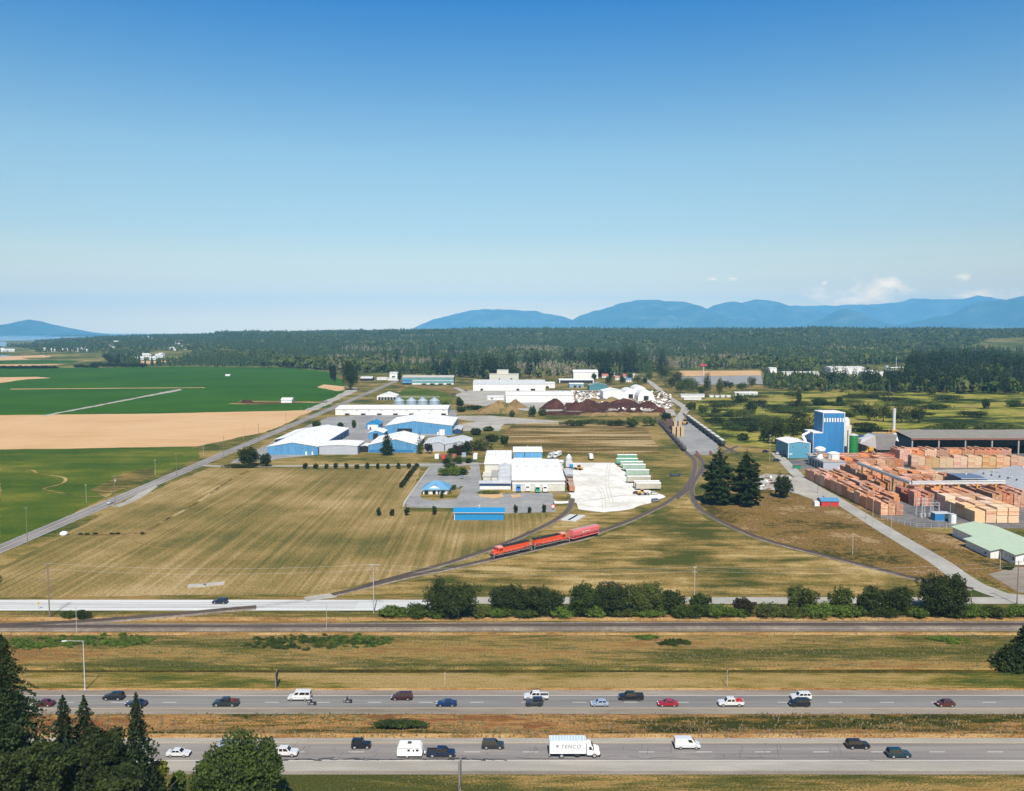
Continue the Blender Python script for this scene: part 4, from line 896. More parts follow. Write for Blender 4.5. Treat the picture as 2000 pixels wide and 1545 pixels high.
# dry grass and weeds on verges
def tufts(regions, seed):
    r = np.random.default_rng(seed); Vs, Ts, Ms = [], [], []; n0 = 0
    for (v0, v1, dens, hmin, hmax, wts) in regions:
        y1, y0 = YV(v0), YV(v1); half = .64*y1; n = int((y1-y0)*2*half*dens)
        x = r.uniform(-half, half, n); y = r.uniform(y0, y1, n); z = hgt(x, y)
        keep = (np.sin(x*.35+np.sin(y*.9)*2)+np.sin(x*.11+y*.6)+r.normal(0, .8, n)) > -.7
        x, y, z = x[keep], y[keep], z[keep]; n = len(x)
        h_ = r.uniform(hmin, hmax, n)*.8; a = r.uniform(0, 3.14, n); w_ = h_*r.uniform(.3, .7, n)
        P0 = np.stack([x-np.cos(a)*w_, y-np.sin(a)*w_*.6, z], -1); P1 = np.stack([x+np.cos(a)*w_, y+np.sin(a)*w_*.6, z], -1)
        P2 = np.stack([x+r.normal(0, .15, n), y+r.normal(0, .15, n)+.05, z+h_], -1)
        Vs.append(np.stack([P0, P1, P2], 1).reshape(-1, 3)); Ts.append(np.arange(n*3).reshape(n, 3)+n0); n0 += n*3
        patch = np.clip((np.sin(x*.06+y*.12+seed)+np.sin(x*.023)+2)/4+r.normal(0, .18, n), 0, .999)
        Ms.append(np.searchsorted(np.cumsum(wts)/sum(wts), patch))
    mats = [mat('tuft_green', (.085, .105, .035), .9, nscale=.3, namt=.3), mat('tuft_olive', (.13, .115, .05), .9, nscale=.3, namt=.3), mat('tuft_straw', (.18, .14, .07), .9, nscale=.3, namt=.25), mat('tuft_rust', (.17, .115, .065), .9, nscale=.3, namt=.25)]
    o = meshobj('dry_grass', np.concatenate(Vs), np.concatenate(Ts), np.minimum(np.concatenate(Ms), 3), mats)
    tag(o, 'rough dry grass and weeds along the motorway, ditch and railway verges', 'grass', kind='stuff')
tufts([(1394, 1442, 2.6, .25, .75, (2, 3, 4, 3)), (1237, 1306, 2.0, .2, .6, (3, 4, 4, 2)), (1311, 1347, 1.2, .12, .3, (3, 4, 3, 1)), (1196, 1213, 2.2, .2, .6, (1, 2, 5, 2)), (1509, 1600, 1.6, .12, .35, (4, 4, 2, 1))], 9)
# ------------------------------------------------------------------ poles, lamps, signs
M_pole = mat('weathered_pole_wood', (.20, .16, .13), .9, nscale=1.5, namt=.25)
M_polel = mat('pale_pole', (.42, .40, .36), .8, nscale=1.5, namt=.15)
M_galv = mat('galvanised_steel', (.62, .63, .64), .5, .15, nscale=2, namt=.1)
M_black = mat('black_rubber', (.015, .015, .016), .8)
M_dark = mat('dark_steel', (.05, .05, .055), .6, nscale=2, namt=.2)
M_white = mat('white_paint', (.80, .80, .79), .5, nscale=.6, namt=.04)
M_ins = mat('porcelain', (.5, .5, .48), .4)
def pole(nm, lb, u, vb, vt, arms=((.94, 2.4),), r0=.17, m=None, group=None, extra=None, rot=0):
    x, y = P(u, vb); z = ZAT(vt, y); t = thing(nm, lb, 'pole', (x, y, 0), rot, group)
    MB().cyl((0, 0, -.2), (0, 0, z), r0, r0*.65, 9).build('pole_shaft', m or M_pole, t)
    for (f, L) in arms:
        a = MB().box(-L/2, L/2, -.16, -.03, z*f-.07, z*f+.07).build('crossarm', m or M_pole, t)
        for k in (-.46, -.2, .2, .46): MB().cyl((k*L, -.09, z*f+.07), (k*L, -.09, z*f+.3), .05, .04, 6).build('insulator', M_ins, a)
    if extra == 'transformer': MB().cyl((.35, 0, z*.8), (.35, 0, z*.8+1.1), .28, .28, 10).build('transformer', M_galv, t)
    if extra == 'brace':
        b_ = MB(); b_.cyl((0, 0, z*.62), (1.9, 0, z*.86), .05, .05, 5); b_.cyl((0, 0, z*.62), (-1.9, 0, z*.86), .05, .05, 5); b_.cyl((1.9, 0, z*.86), (0, 0, z*.98), .05, .05, 5); b_.cyl((-1.9, 0, z*.86), (0, 0, z*.98), .05, .05, 5)
        b_.build('brace', M_polel, t)
    return x, y, z
g = 'utility poles along the frontage road'
p1 = pole('utility_pole', 'dark utility pole with three crossarms at the far left', 97, 1206, 1099, ((.98, 2.6), (.84, 3.2), (.70, 4.2)), .19, None, g)
p2 = pole('utility_pole', 'pale utility pole with diamond bracing left of the big round tree', 730, 1198, 1101, ((.98, 4.2),), .17, M_polel, g, 'brace')
p3 = pole('utility_pole', 'pale slim utility pole rising from the trackside hedge', 1356, 1184, 1106, ((.97, 1.2), (.86, 1.4)), .15, M_polel, g)
p4 = pole('utility_pole', 'brown utility pole at the mill road junction near the right edge', 1986, 1181, 1095, ((.97, 2.6), (.52, 2.2)), .19, None, g)
g = 'signal line poles by the main track'
pole('signal_pole', 'thin bare pole by the track near the left edge', 150, 1240, 1184, (), .09, M_polel, g)
pole('signal_pole', 'thin bare pole by the track near the crossing', 638, 1230, 1179, (), .09, M_polel, g)
pole('signal_pole', 'short thin pole between track and road at the right edge', 1996, 1200, 1180, (), .07, M_polel, g)
pole('marker_post', 'slim post on the bleached frontage road', 382, 1188, 1175, (), .06, M_galv)
# power lines between the frontage poles
def wire(lb, a, b_, dx, hz):
    (x0, y0, z0), (x1, y1, z1) = a, b_; m_ = MB(); n = 14; pr = None
    for k in range(n+1):
        t = k/n; q = (x0+(x1-x0)*t, y0+(y1-y0)*t+dx, (z0+(z1-z0)*t)*hz-4*1.6*t*(1-t))
        if pr: m_.cyl(pr, q, .018, .018, 4, caps=False)
        pr = q
    o_ = m_.build('power_line', M_galv); tag(o_, lb, 'cable', 'power lines along the frontage road')
for (a, b_, w_) in ((p1, p2, 'first and second'), (p2, p3, 'second and third'), (p3, p4, 'third and fourth')):
    for i, (dx, hz) in enumerate(((-.1, .99), (.3, .88))):
        wire(('upper' if i == 0 else 'lower')+' wire strung between the '+w_+' frontage pole', a, b_, dx, hz)
i = 0
for y in (346, 424, 503, 586, 668, 750, 832, 915, 998, 1090, 1180, 1280):
    u, v = PR(-200.4, y, 0); zt = ZAT(v-(1660*15.5/y)*.98, y)
    if u > -20:
        pole('roadside_pole', ['tall brown pole on the near side of the country road'][0]+(' with stacked crossarms' if y == 424 else ''), u, v, v-1660*15.5/y, ((.97, 2.2), (.83, 2.4)) if y == 424 else ((.97, 1.8),), .16, None, 'tall poles along the country road', 'transformer' if y == 424 else None)
for y in (433, 518, 600, 690, 780, 880, 980, 1080):
    u, v = PR(-219.5, y, 0)
    if u > 0: pole('roadside_pole', 'shorter thin pole on the far side of the country road', u, v, v-1660*9.5/y, ((.95, 1.2),), .1, M_polel, 'thin poles on the far side of the country road')
g = 'poles along the mill road'
for (u, vb, vt, lb) in ((1597, 963, 924, 'dark pole near the junk heap by the mill road'), (1691, 1015, 950, 'tall dark pole by the mill road before the timber'), (1704, 1031, 958, 'pale pole beside the tall dark mill road pole'), (1740, 1047, 1000, 'thin grey pole half way down the mill road'), (1503, 901, 848, 'pale pole left of the small light blue building'), (1953, 1113, 1078, 'white post before the green roofed house'), (1665, 1083, 1041, 'faint pale pole standing in the scrub field'), (1855, 1026, 985, 'pale lamp pole next to the white transformer cabinet')):
    pole('utility_pole', lb, u, vb, vt, ((.96, 1.6),) if vb-vt > 50 else (), .13, M_polel if 'pale' in lb or 'thin' in lb or 'white' in lb else M_pole, g)
def lamp(lb, u, vb, vt, arm, side=-1):
    x, y = P(u, vb); z = ZAT(vt, y); t = thing('street_lamp', lb, 'street lamp', (x, y, 0), 0, 'street lamps by the motorway')
    MB().cyl((0, 0, 0), (0, 0, z-.6), .14, .08, 8).build('pole_shaft', M_galv, t)
    MB().cyl((0, 0, 0), (0, 0, .5), .24, .2, 8).build('base', M_galv, t)
    MB().cyl((0, 0, z-.65), (side*arm*.95, -arm*.5, z+.1), .06, .05, 6).build('arm', M_galv, t)
    h_ = MB(); h_.box(-.5, .5, -.18, .18, -.09, .09); q = h_.build('lamp_head', M_white, t, (side*arm, -arm*.55, z+.1), rz=R(25)); return t
lamp('grey street lamp with a long arm reaching left at the far side of the motorway', 166, 1348, 1247, 3.6)
lamp('street lamp half hidden by the tall edge fir with its head over the lanes', 42, 1452, 1372, 3.2, 1)
def sign(lb, u, vb, vt, wp, hp, m_face, post=.07, thick=.05, turn=R(90), two=False):
    x, y = P(u, vb); z = ZAT(vt, y); t = thing('road_sign', lb, 'sign', (x, y, 0), turn, None)
    ws = (-wp*.3, wp*.3) if two else (0,)
    for k in ws: MB().box(k-post, k+post, -post, post, -.1, z).build('post', M_polel if not two else M_pole, t)
    MB().box(-wp/2, wp/2, -thick-post, -post, z-hp, z).build('panel', m_face, t); return t
M_signg = mat('sign_back_aluminium', (.38, .39, .40), .5, .3)
sign('motorway sign seen edge on with dark posts on the grass left of the white van', 540, 1341, 1311, 3.4, 1.7, M_dark, .16, .08, R(97), True)
sign('thin roadside marker standing on the mown verge behind the blue sedan', 869, 1336, 1313, .6, .6, M_signg)
sign('thin sign post on the verge above the white pickup on the right', 1420, 1341, 1309, .9, 1.3, M_dark)
sign('grey motorway sign on its post seen edge on at the bottom edge', 898, 1562, 1483, 2.4, 4.6, M_signg, .12, .08, R(84), True)
sign('small yellow diamond sign by the left end of the frontage road', 76, 1190, 1176, .7, .7, mat('yellow_sign', (.6, .36, .05), .5), .05, .04, 0)
# red and white board by the works
x, y = P(1080, 996); t = thing('notice_board', 'small red and white board right of the row of round trees', 'sign', (x, y, 0))
M_red = mat('red_paint', (.55, .04, .04), .5, nscale=1, namt=.1)
for k in (-1.0, 1.0): MB().box(k-.08, k+.08, -.05, .08, 0, 2.8).build('post', M_white, t)
MB().box(-1.1, 1.1, -.12, -.05, .9, 2.8).build('panel', M_red, t); MB().box(-.7, .7, -.15, -.122, 1.2, 2.4).build('white_field', M_white, t)
x, y = P(1374, 733); z = ZAT(712, y); t = thing('tall_sign', 'red double headed sign on a tall mast before the far wood', 'sign', (x, y, 0))
MB().cyl((0, 0, 0), (0, 0, z), .8, .6, 8).build('mast', M_galv, t)
q = MB(); q.lathe([(.5, z-3.4), (4, z-3), (4.6, z-1.6), (3.6, z), (1, z+.4)], -3.4, 0, 12); q.lathe([(.5, z-3), (3.6, z-2.6), (4, z-1.4), (3, z), (1, z+.3)], 3.6, 0, 12); q.build('sign_head', M_red, t)

# ------------------------------------------------------------------ road vehicles (noses point along +X)
M_glass = mat('dark_car_glass', (.012, .015, .02), .12, spec=.45)
M_tyre = mat('tyre_rubber', (.018, .018, .019), .85)
M_rim = mat('alloy_rim', (.55, .55, .56), .35, .6)
M_lampf = mat('clear_headlamp', (.75, .77, .78), .15)
M_lampr = mat('red_tail_lamp', (.35, .02, .02), .3)
M_trim = mat('black_plastic_trim', (.025, .025, .027), .6)
def paint(name, c): return mat(name, c, .32, .25, nscale=1.5, namt=.05, coat=.7)
def wheel(t, x, y, r, wd=.24, rim=True):
    s_ = 1 if y > 0 else -1
    q = MB().cyl((0, -wd/2, 0), (0, wd/2, 0), r, r, 18).build('wheel', M_tyre, t, (x, y, r))
    if rim:
        b_ = MB(); b_.cyl((0, s_*(wd/2-.02), 0), (0, s_*(wd/2+.015), 0), r*.66, r*.6, 14); b_.build('rim', M_rim, q)
    return q
def quad_in(p, a0, a1, b0, b1, out):
    """sub-quad of p (bottom-left, bottom-right, top-right, top-left) pushed outward"""
    p = [Vector(q) for q in p]
    def at(a, b_): return p[0].lerp(p[1], a).lerp(p[3].lerp(p[2], a), b_)
    n = (p[1]-p[0]).cross(p[3]-p[0]).normalized()*out
    Q = [at(a0, b0)+n, at(a1, b0)+n, at(a1, b1)+n, at(a0, b1)+n]; Bk = [q-n*.8 for q in Q]
    m_ = MB(); m_.hexa([Bk[0], Bk[1], Bk[2], Bk[3], Q[0], Q[1], Q[2], Q[3]]); return m_
SPEC = {
 'sedan': dict(W=1.82, body=[(-2.38, .36), (-2.42, .72), (-2.34, .98), (-1.7, 1.04), (.95, 1.0), (1.9, .84), (2.3, .72), (2.38, .5), (2.34, .34)], cab=(-1.75, 1.0, -1.0, .28, 1.0, 1.46), wb=(-1.42, 1.42), wr=.33),
 'hatchback': dict(W=1.76, body=[(-2.05, .36), (-2.1, .74), (-2.05, 1.02), (-1.6, 1.04), (.95, 1.0), (1.7, .86), (2.0, .72), (2.08, .5), (2.04, .34)], cab=(-2.0, .98, -1.45, .3, 1.0, 1.5), wb=(-1.25, 1.3), wr=.32),
 'suv': dict(W=1.92, body=[(-2.35, .42), (-2.4, .8), (-2.36, 1.12), (-1.7, 1.14), (1.0, 1.12), (1.95, 1.02), (2.3, .88), (2.38, .55), (2.32, .4)], cab=(-2.33, 1.05, -2.1, .45, 1.12, 1.76), wb=(-1.42, 1.45), wr=.38),
 'minivan': dict(W=1.98, body=[(-2.5, .36), (-2.56, .8), (-2.52, 1.08), (-1.7, 1.1), (1.3, 1.06), (2.1, .9), (2.45, .74), (2.55, .5), (2.5, .34)], cab=(-2.5, 1.6, -2.3, .6, 1.06, 1.76), wb=(-1.5, 1.55), wr=.34),
 'van': dict(W=2.05, body=[(-2.7, .42), (-2.75, .9), (-2.75, 1.2), (-1.7, 1.22), (1.5, 1.2), (2.3, 1.05), (2.62, .9), (2.7, .6), (2.66, .4)], cab=(-2.74, 1.85, -2.68, .95, 1.2, 2.25), wb=(-1.55, 1.75), wr=.36),
 'jeep': dict(W=1.88, body=[(-2.0, .5), (-2.05, .8), (-2.05, 1.14), (-1.2, 1.16), (.45, 1.16), (.5, 1.12), (1.85, 1.06), (1.95, .8), (1.95, .5)], cab=(-2.02, .5, -1.95, .25, 1.15, 1.85), wb=(-1.3, 1.35), wr=.42),
 'pickup': dict(W=2.0, body=[(-2.95, .5), (-3.0, .8), (-3.0, .98), (-1.0, 1.0), (1.4, 1.18), (2.5, 1.1), (2.85, .95), (2.95, .6), (2.9, .45)], cab=(-1.0, 1.5, -.85, .85, 1.16, 1.88), wb=(-1.8, 1.95), wr=.41),
}
def vehicle(kind, nm, lb, cat, loc, rz, pm, group, roof=None, cargo=None, rim=True, spare=False):
    S = SPEC[kind]; W = S['W']; hw = W/2; t = thing(nm, lb, cat, loc, rz, group)
    b_ = MB(); b_.extr(S['body'], -hw, hw, 0, ch=.1, sc=.86)
    x0, x1, x2, x3, z0, z1 = S['cab']; wi = hw-.06; wt = hw-.24 if kind not in ('van', 'jeep') else hw-.14
    z0b = z0-.06
    cab = [(x0, -wi, z0b), (x1, -wi, z0b), (x1, wi, z0b), (x0, wi, z0b), (x2, -wt, z1), (x3, -wt, z1), (x3, wt, z1), (x2, wt, z1)]
    b_.hexa(cab, 0)
    b_.hexa([(x2, -wt, z1), (x3, -wt, z1), (x3, wt, z1), (x2, wt, z1), (x2+.15, -wt+.12, z1+.05), (x3-.15, -wt+.12, z1+.05), (x3-.15, wt-.12, z1+.05), (x2+.15, wt-.12, z1+.05)], 1)
    if kind == 'pickup':
        for s_ in (-1, 1): b_.box(-2.98, -1.0, s_*hw-.09 if s_ > 0 else -hw+.01, s_*hw-.01 if s_ > 0 else -hw+.09, .95, 1.27, 0)
        b_.box(-3.0, -2.9, -hw+.09, hw-.09, .95, 1.27, 0)
    if kind == 'jeep':
        for s_ in (-1, 1):
            for xx in S['wb']: b_.box(xx-.55, xx+.55, s_*(hw)-.12 if s_ > 0 else -hw-.14, s_*(hw)+.14 if s_ > 0 else -hw+.12, .86, .95, 1)
    b_.build('body', [pm, roof or pm], t)
    A, B_, Cc, D, E, F_, G_, H_ = [Vector(q) for q in cab]
    quad_in([B_, Cc, G_, F_], .06, .94, .12, .93, .012).build('windscreen', M_glass, t)
    quad_in([D, A, E, H_], .08, .92, .2, .9, .012).build('rear_window', M_glass, t)
    nside = {'sedan': [(.1, .48), (.52, .88)], 'hatchback': [(.12, .45), (.5, .88)], 'suv': [(.05, .3), (.34, .6), (.64, .92)], 'minivan': [(.05, .32), (.36, .62), (.66, .9)], 'van': [(.05, .27), (.30, .62), (.70, .9)], 'jeep': [(.06, .42), (.48, .92)], 'pickup': [(.08, .42), (.48, .9)]}[kind]
    for s_, f in (('r', [A, B_, F_, E]), ('l', [Cc, D, H_, G_])):
        for (a0, a1) in nside:
            if cargo == 'panel' and a1 < .65: continue
            if s_ == 'l': a0, a1 = 1-a1, 1-a0
            quad_in(f, a0, a1, .2 if kind != 'van' else .35, .88, .012).build('side_window', M_glass, t)
    for xx in S['wb']:
        for s_ in (-1, 1): wheel(t, xx, s_*(hw-.11), S['wr'], rim=rim)
    nx = max(p[0] for p in S['body']); bx = min(p[0] for p in S['body'])
    for s_ in (-1, 1):
        MB().box(nx-.24, nx+.0, s_*(hw-.36)-.17, s_*(hw-.36)+.17, .66, .80).build('headlight', M_lampf, t)
        MB().box(bx-.01, bx+.12, s_*(hw-.26)-.1, s_*(hw-.26)+.1, .74, .96).build('tail_light', M_lampr, t)
    for nm_, xa in (('front_bumper', nx-.08), ('rear_bumper', bx-.04)): MB().box(xa, xa+.12, -hw+.12, hw-.12, .36, .56).build(nm_, M_trim, t)
    MB().box(bx+.2, nx-.2, -hw+.12, hw-.12, .2, .4).build('underbody', M_trim, t)
    if kind == 'pickup': MB().box(-2.88, -1.04, -hw+.1, hw-.1, .985, 1.01).build('bed_floor', M_trim, t)
    for s_ in (-1, 1): MB().box(x1-.35, x1-.17, s_*(hw+.02)-(.0 if s_ > 0 else .18), s_*(hw+.02)+(.18 if s_ > 0 else 0), z0, z0+.14).build('mirror', pm, t)
    if spare: MB().cyl((bx-.22, 0, .95), (bx-.02, 0, .95), .38, .38, 16).build('spare_wheel', M_tyre, t)
    return t
PA = dict(blk=paint('black_car_paint', (.012, .013, .018)), dred=paint('dark_red_car_paint', (.12, .01, .015)), navy=paint('navy_car_paint', (.012, .018, .055)), wht=paint('white_car_paint', (.82, .82, .82)),
          mar=paint('maroon_car_paint', (.06, .012, .022)), blu=paint('blue_car_paint', (.01, .03, .14)), gry=paint('grey_car_paint', (.06, .065, .075)), slv=paint('silver_blue_car_paint', (.38, .45, .58)),
          red=paint('red_car_paint', (.42, .015, .03)), brn=paint('brown_car_paint', (.12, .03, .022)), dgr=paint('dark_grey_car_paint', (.035, .04, .04)), teal=paint('dark_teal_car_paint', (.012, .045, .065)), dk=paint('slate_pickup_paint', (.03, .045, .05)))
WG, EG = 'westbound traffic on the far carriageway', 'eastbound traffic on the near carriageway'
yWf, yWn = YV(1366), YV(1378.5)       # lane centres
yEf, yEn = YV(1460.5), YV(1478)
def car(kind, nm, lb, cat, u, y, head, p, **k):
    x = PR(0, y)[0]; xx = (u-1000)/FPX*(y*math.cos(TH)+(CAM_H-.7)*math.sin(TH))
    t = vehicle(kind, nm, lb, cat, (xx, y, .052), math.pi if head == 'W' else 0, PA[p], WG if head == 'W' else EG, **k); return t
car('sedan', 'sedan_car', 'dark red car at the far left of the motorway', 'car', 85, yWn, 'W', 'dred')
car('suv', 'suv_car', 'black estate car in the far lane behind the drooping spruce', 'car', 222, yWf, 'W', 'blk')
car('sedan', 'sedan_car', 'navy car half hidden behind the tip of the spruce', 'car', 266, yWn, 'W', 'navy')
tp = car('pickup', 'pickup_truck', 'slate pickup truck carrying dark red cargo', 'pickup', 441, yWn+.1, 'W', 'dk')
car('van', 'passenger_van', 'white passenger van with dark side windows', 'van', 585, yWf-.2, 'W', 'wht')
car('minivan', 'minivan', 'maroon minivan in the far lane', 'minivan', 785, yWf, 'W', 'mar')
car('sedan', 'sedan_car', 'bright dark blue sedan alone in the westbound near lane', 'car', 872, yWn, 'W', 'blu')
car('pickup', 'pickup_truck', 'white pickup truck beside the grey jeep', 'pickup', 1047, yWf+.2, 'W', 'wht')
car('jeep', 'offroad_car', 'grey boxy offroad car beside the white pickup', 'car', 1043, yWn+.2, 'W', 'gry', roof=PA['navy'], rim=False, spare=True)
car('hatchback', 'hatchback_car', 'silver blue small hatchback', 'car', 1171, yWn, 'W', 'slv')
car('pickup', 'pickup_truck', 'long black pickup truck in the far lane', 'pickup', 1232, yWf, 'W', 'blk', rim=False)
car('sedan', 'sedan_car', 'bright red sedan in the westbound near lane', 'car', 1304, yWn, 'W', 'red')
tw = car('pickup', 'pickup_truck', 'white crew cab pickup with red load in its bed', 'pickup', 1427, yWn+.1, 'W', 'wht')
car('suv', 'suv_car', 'white SUV side by side with a black car', 'car', 1564, yWf, 'W', 'wht')
car('suv', 'suv_car', 'black car just below the white SUV', 'car', 1561, yWn, 'W', 'blk', rim=False)
car('hatchback', 'hatchback_car', 'brown red hatchback near the right end of the motorway', 'car', 1846, yWn-.1, 'W', 'brn')
car('hatchback', 'hatchback_car', 'silver car peeping over the big rounded broadleaf tree', 'car', 447, yEf+.3, 'E', 'slv', roof=PA['blu'])
car('sedan', 'sedan_car', 'blue car seen through the gap between the dark firs', 'car', 128, yEn, 'E', 'blu')
car('sedan', 'sedan_car', 'white sedan between the spruce and the big rounded tree', 'car', 349, yEn+.4, 'E', 'wht')
car('pickup', 'pickup_truck', 'white pickup emerging right of the big rounded tree', 'pickup', 554, yEn+.5, 'E', 'wht')
car('jeep', 'offroad_car', 'black boxy SUV in the eastbound far lane', 'car', 706, yEf, 'E', 'blk')
tn = car('pickup', 'pickup_truck', 'navy pickup towing the white caravan', 'pickup', 862, yEn+.3, 'E', 'navy')
car('suv', 'suv_car', 'dark grey SUV with pale pillars left of the box truck', 'car', 963, yEf, 'E', 'dgr', roof=PA['gry'])
car('van', 'panel_van', 'white windowless panel van right of the box truck', 'van', 1342, yEf, 'E', 'wht', cargo='panel')
car('suv', 'suv_car', 'black SUV in the eastbound far lane at the right', 'car', 1675, yEf, 'E', 'blk')
car('suv', 'suv_car', 'dark teal SUV in the eastbound near lane at the right', 'car', 1755, yEn, 'E', 'teal')
xx, yy = P(430, 1179)
vehicle('suv', 'suv_car', 'dark navy SUV alone on the bleached frontage road', 'car', (xx, yy, .11), math.pi, PA['navy'], None)
xx, yy = P(210, 984)
vehicle('sedan', 'sedan_car', 'white car on the country road beside the tall pole', 'car', (-206, yy, .115), math.pi/2, PA['wht'], None)
M_dredc = mat('dark_red_cargo', (.14, .03, .03), .6)
def cargo(lb, tt, m, n):
    q = MB(); rr = random.Random(n)
    for i in range(3): q.box(-2.7+i*.55, -2.25+i*.55, -.65, .6, 0, .3+rr.random()*.28)
    o_ = q.build('cargo', m, None, (tt.location.x-0, tt.location.y, .052+1.015)); o_.rotation_euler = tt.rotation_euler; tag(o_, lb, 'cargo'); return o_
cargo('dark red load in the bed of the slate pickup', tp, M_dredc, 1); cargo('red load in the bed of the white crew cab pickup', tw, M_red, 2)
# motorcycles and riders
M_leather = mat('black_leather', (.02, .02, .022), .5); M_jean = mat('dark_denim', (.03, .035, .05), .8); M_skin = mat('skin', (.45, .27, .19), .6)
def motorcycle(lb, rl, u, y, pm):
    xx = (u-1000)/FPX*(y*math.cos(TH)+CAM_H*math.sin(TH)); t = thing('motorcycle', lb, 'motorcycle', (xx, y, .052), math.pi, 'motorcycles on the motorway')
    for x_ in (-.75, .8):
        w_ = MB().cyl((0, -.08, 0), (0, .08, 0), .34, .34, 18).build('wheel', M_tyre, t, (x_, 0, .34)); MB().cyl((0, -.09, 0), (0, .09, 0), .2, .2, 12).build('rim', M_rim, w_)
    MB().extr([(-.5, .3), (-.55, .6), (.35, .65), (.4, .35), (.1, .22)], -.16, .16, ch=.04).build('engine', M_rim, t)
    MB().extr([(-.2, .68), (-.15, .92), (.3, .98), (.45, .8), (.35, .66)], -.17, .17, ch=.06).build('fuel_tank', pm, t)
    MB().extr([(-1.0, .66), (-1.02, .82), (-.6, .8), (-.2, .86), (-.2, .68)], -.15, .15, ch=.05).build('seat', M_leather, t)
    for s_ in (-1, 1):
        MB().cyl((.8, s_*.1, .34), (.45, s_*.12, 1.02), .03, .03, 6).build('fork', M_rim, t)
        MB().box(-1.0, -.5, s_*.3-.09, s_*.3+.09, .42, .76).build('saddlebag', M_leather, t)
    MB().cyl((.4, -.4, 1.08), (.4, .4, 1.08), .025, .025, 6).build('handlebar', M_dark, t)
    MB().cyl((.55, 0, .92), (.68, 0, .9), .1, .1, 10).build('headlight', M_lampf, t)
    MB().box(-.95, .5, -.2, -.14, .26, .34).build('exhaust', M_rim, t)
    # rider: one skinned figure, seated, hands on the bars and boots on the pegs
    J = [(0, 0, .9), (0.03, 0, 1.12), (.05, 0, 1.36), (.07, 0, 1.46), (.09, 0, 1.56), (.07, .19, 1.38), (.2, .27, 1.18), (.39, .3, 1.12), (.07, -.19, 1.38), (.2, -.27, 1.18), (.39, -.3, 1.12),
         (.05, .11, .9), (.38, .2, .86), (.22, .22, .42), (.36, .23, .36), (.05, -.11, .9), (.38, -.2, .86), (.22, -.22, .42), (.36, -.23, .36)]
    Ed = [(0, 1), (1, 2), (2, 3), (3, 4), (2, 5), (5, 6), (6, 7), (2, 8), (8, 9), (9, 10), (0, 11), (11, 12), (12, 13), (13, 14), (0, 15), (15, 16), (16, 17), (17, 18)]
    RR = [.16, .15, .16, .06, .07, .075, .05, .038, .075, .05, .038, .1, .075, .055, .045, .1, .075, .055, .045]
    me = bpy.data.meshes.new('person'); me.from_pydata(J, Ed, []); o_ = bpy.data.objects.new('person', me); C.objects.link(o_)
    sk = o_.modifiers.new('skin', 'SKIN'); sv = me.skin_vertices[0].data
    for i_, r_ in enumerate(RR): sv[i_].radius = (r_, r_*(1.25 if i_ in (1, 2) else 1))
    sv[0].use_root = True; o_.modifiers.new('sub', 'SUBSURF').levels = 1; me.materials.append(M_leather)
    o_.location = (xx, y, .052); o_.rotation_euler = (0, 0, math.pi); tag(o_, rl, 'person', 'motorcycle riders')
    MB().lathe([(.02, 1.5), (.11, 1.53), (.145, 1.64), (.12, 1.76), (.03, 1.8)], .1, 0, 14).build('helmet', M_white if pm is PA['blk'] else M_dark, o_)
motorcycle('black touring motorcycle following below the white passenger van', 'rider with pale helmet on the black touring motorcycle', 609, yWn+.2, PA['blk'])
motorcycle('dark red motorcycle trailing the other motorcycle', 'rider in dark leather on the dark red motorcycle', 679, yWn+1.4, PA['dred'])
# box truck
xx = (1121-1000)/FPX*(yEn*math.cos(TH)+(CAM_H-1.5)*math.sin(TH)); t = thing('box_truck', 'big white box truck with grey lettering on its side', 'truck', (xx, yEn+.4, .052), 0, EG)
M_box = mat('white_box_panel', (.84, .84, .84), .5, nscale=.8, namt=.03); M_trans = mat('pale_blue_box_roof', (.46, .58, .70), .5, nscale=.8, namt=.1)
LX = -5.1
MB().box(LX, 2.45, -1.25, 1.25, 1.05, 3.75).build('cargo_box', M_box, t)
q = MB(); q.box(LX+.12, 2.33, -1.13, 1.13, 3.753, 3.80, 0)
for i in range(12): q.box(LX+.4+i*.6, LX+.52+i*.6, -1.1, 1.1, 3.803, 3.84, 1)
q.build('box_roof', [M_trans, M_box], t)
q = MB()
for (a, c) in ((LX, LX+.07), (2.40, 2.47)):
    q.box(a, c, -1.28, -1.252, 1.05, 3.78)
q.box(LX+.05, 2.42, -1.28, -1.252, 3.70, 3.78); q.box(LX+.05, 2.42, -1.28, -1.252, 1.02, 1.1)
q.build('edge_rail', M_galv, t)
q = MB(); q.extr([(2.6, .75), (2.6, 2.75), (2.9, 2.95), (3.5, 2.9), (4.05, 1.95), (4.6, 1.85), (5.2, 1.6), (5.35, 1.1), (5.35, .6), (2.7, .6)], -1.1, 1.1, ch=.12, sc=.96); q.build('cab', M_box, t)
for s_ in (-1, 1):
    MB().hexa([(3.1, s_*1.115-.012, 1.75), (3.75, s_*1.115-.012, 1.75), (3.75, s_*1.115+.012, 1.75), (3.1, s_*1.115+.012, 1.75), (3.1, s_*1.105-.012, 2.45), (3.5, s_*1.105-.012, 2.45), (3.5, s_*1.105+.012, 2.45), (3.1, s_*1.105+.012, 2.45)]).build('side_window', M_glass, t)
    MB().box(5.1, 5.38, s_*.85-.16, s_*.85+.16, .95, 1.2).build('headlight', M_lampf, t)
    MB().box(3.85, 4.0, s_*1.3-.08, s_*1.3+.08, 1.7, 2.3).build('mirror', M_trim, t)
MB().hexa([(3.53, -.95, 2.82), (4.06, -.95, 2.02), (4.06, .95, 2.02), (3.53, .95, 2.82), (3.58, -.95, 2.86), (4.11, -.95, 2.06), (4.11, .95, 2.06), (3.58, .95, 2.86)]).build('windscreen', M_glass, t)
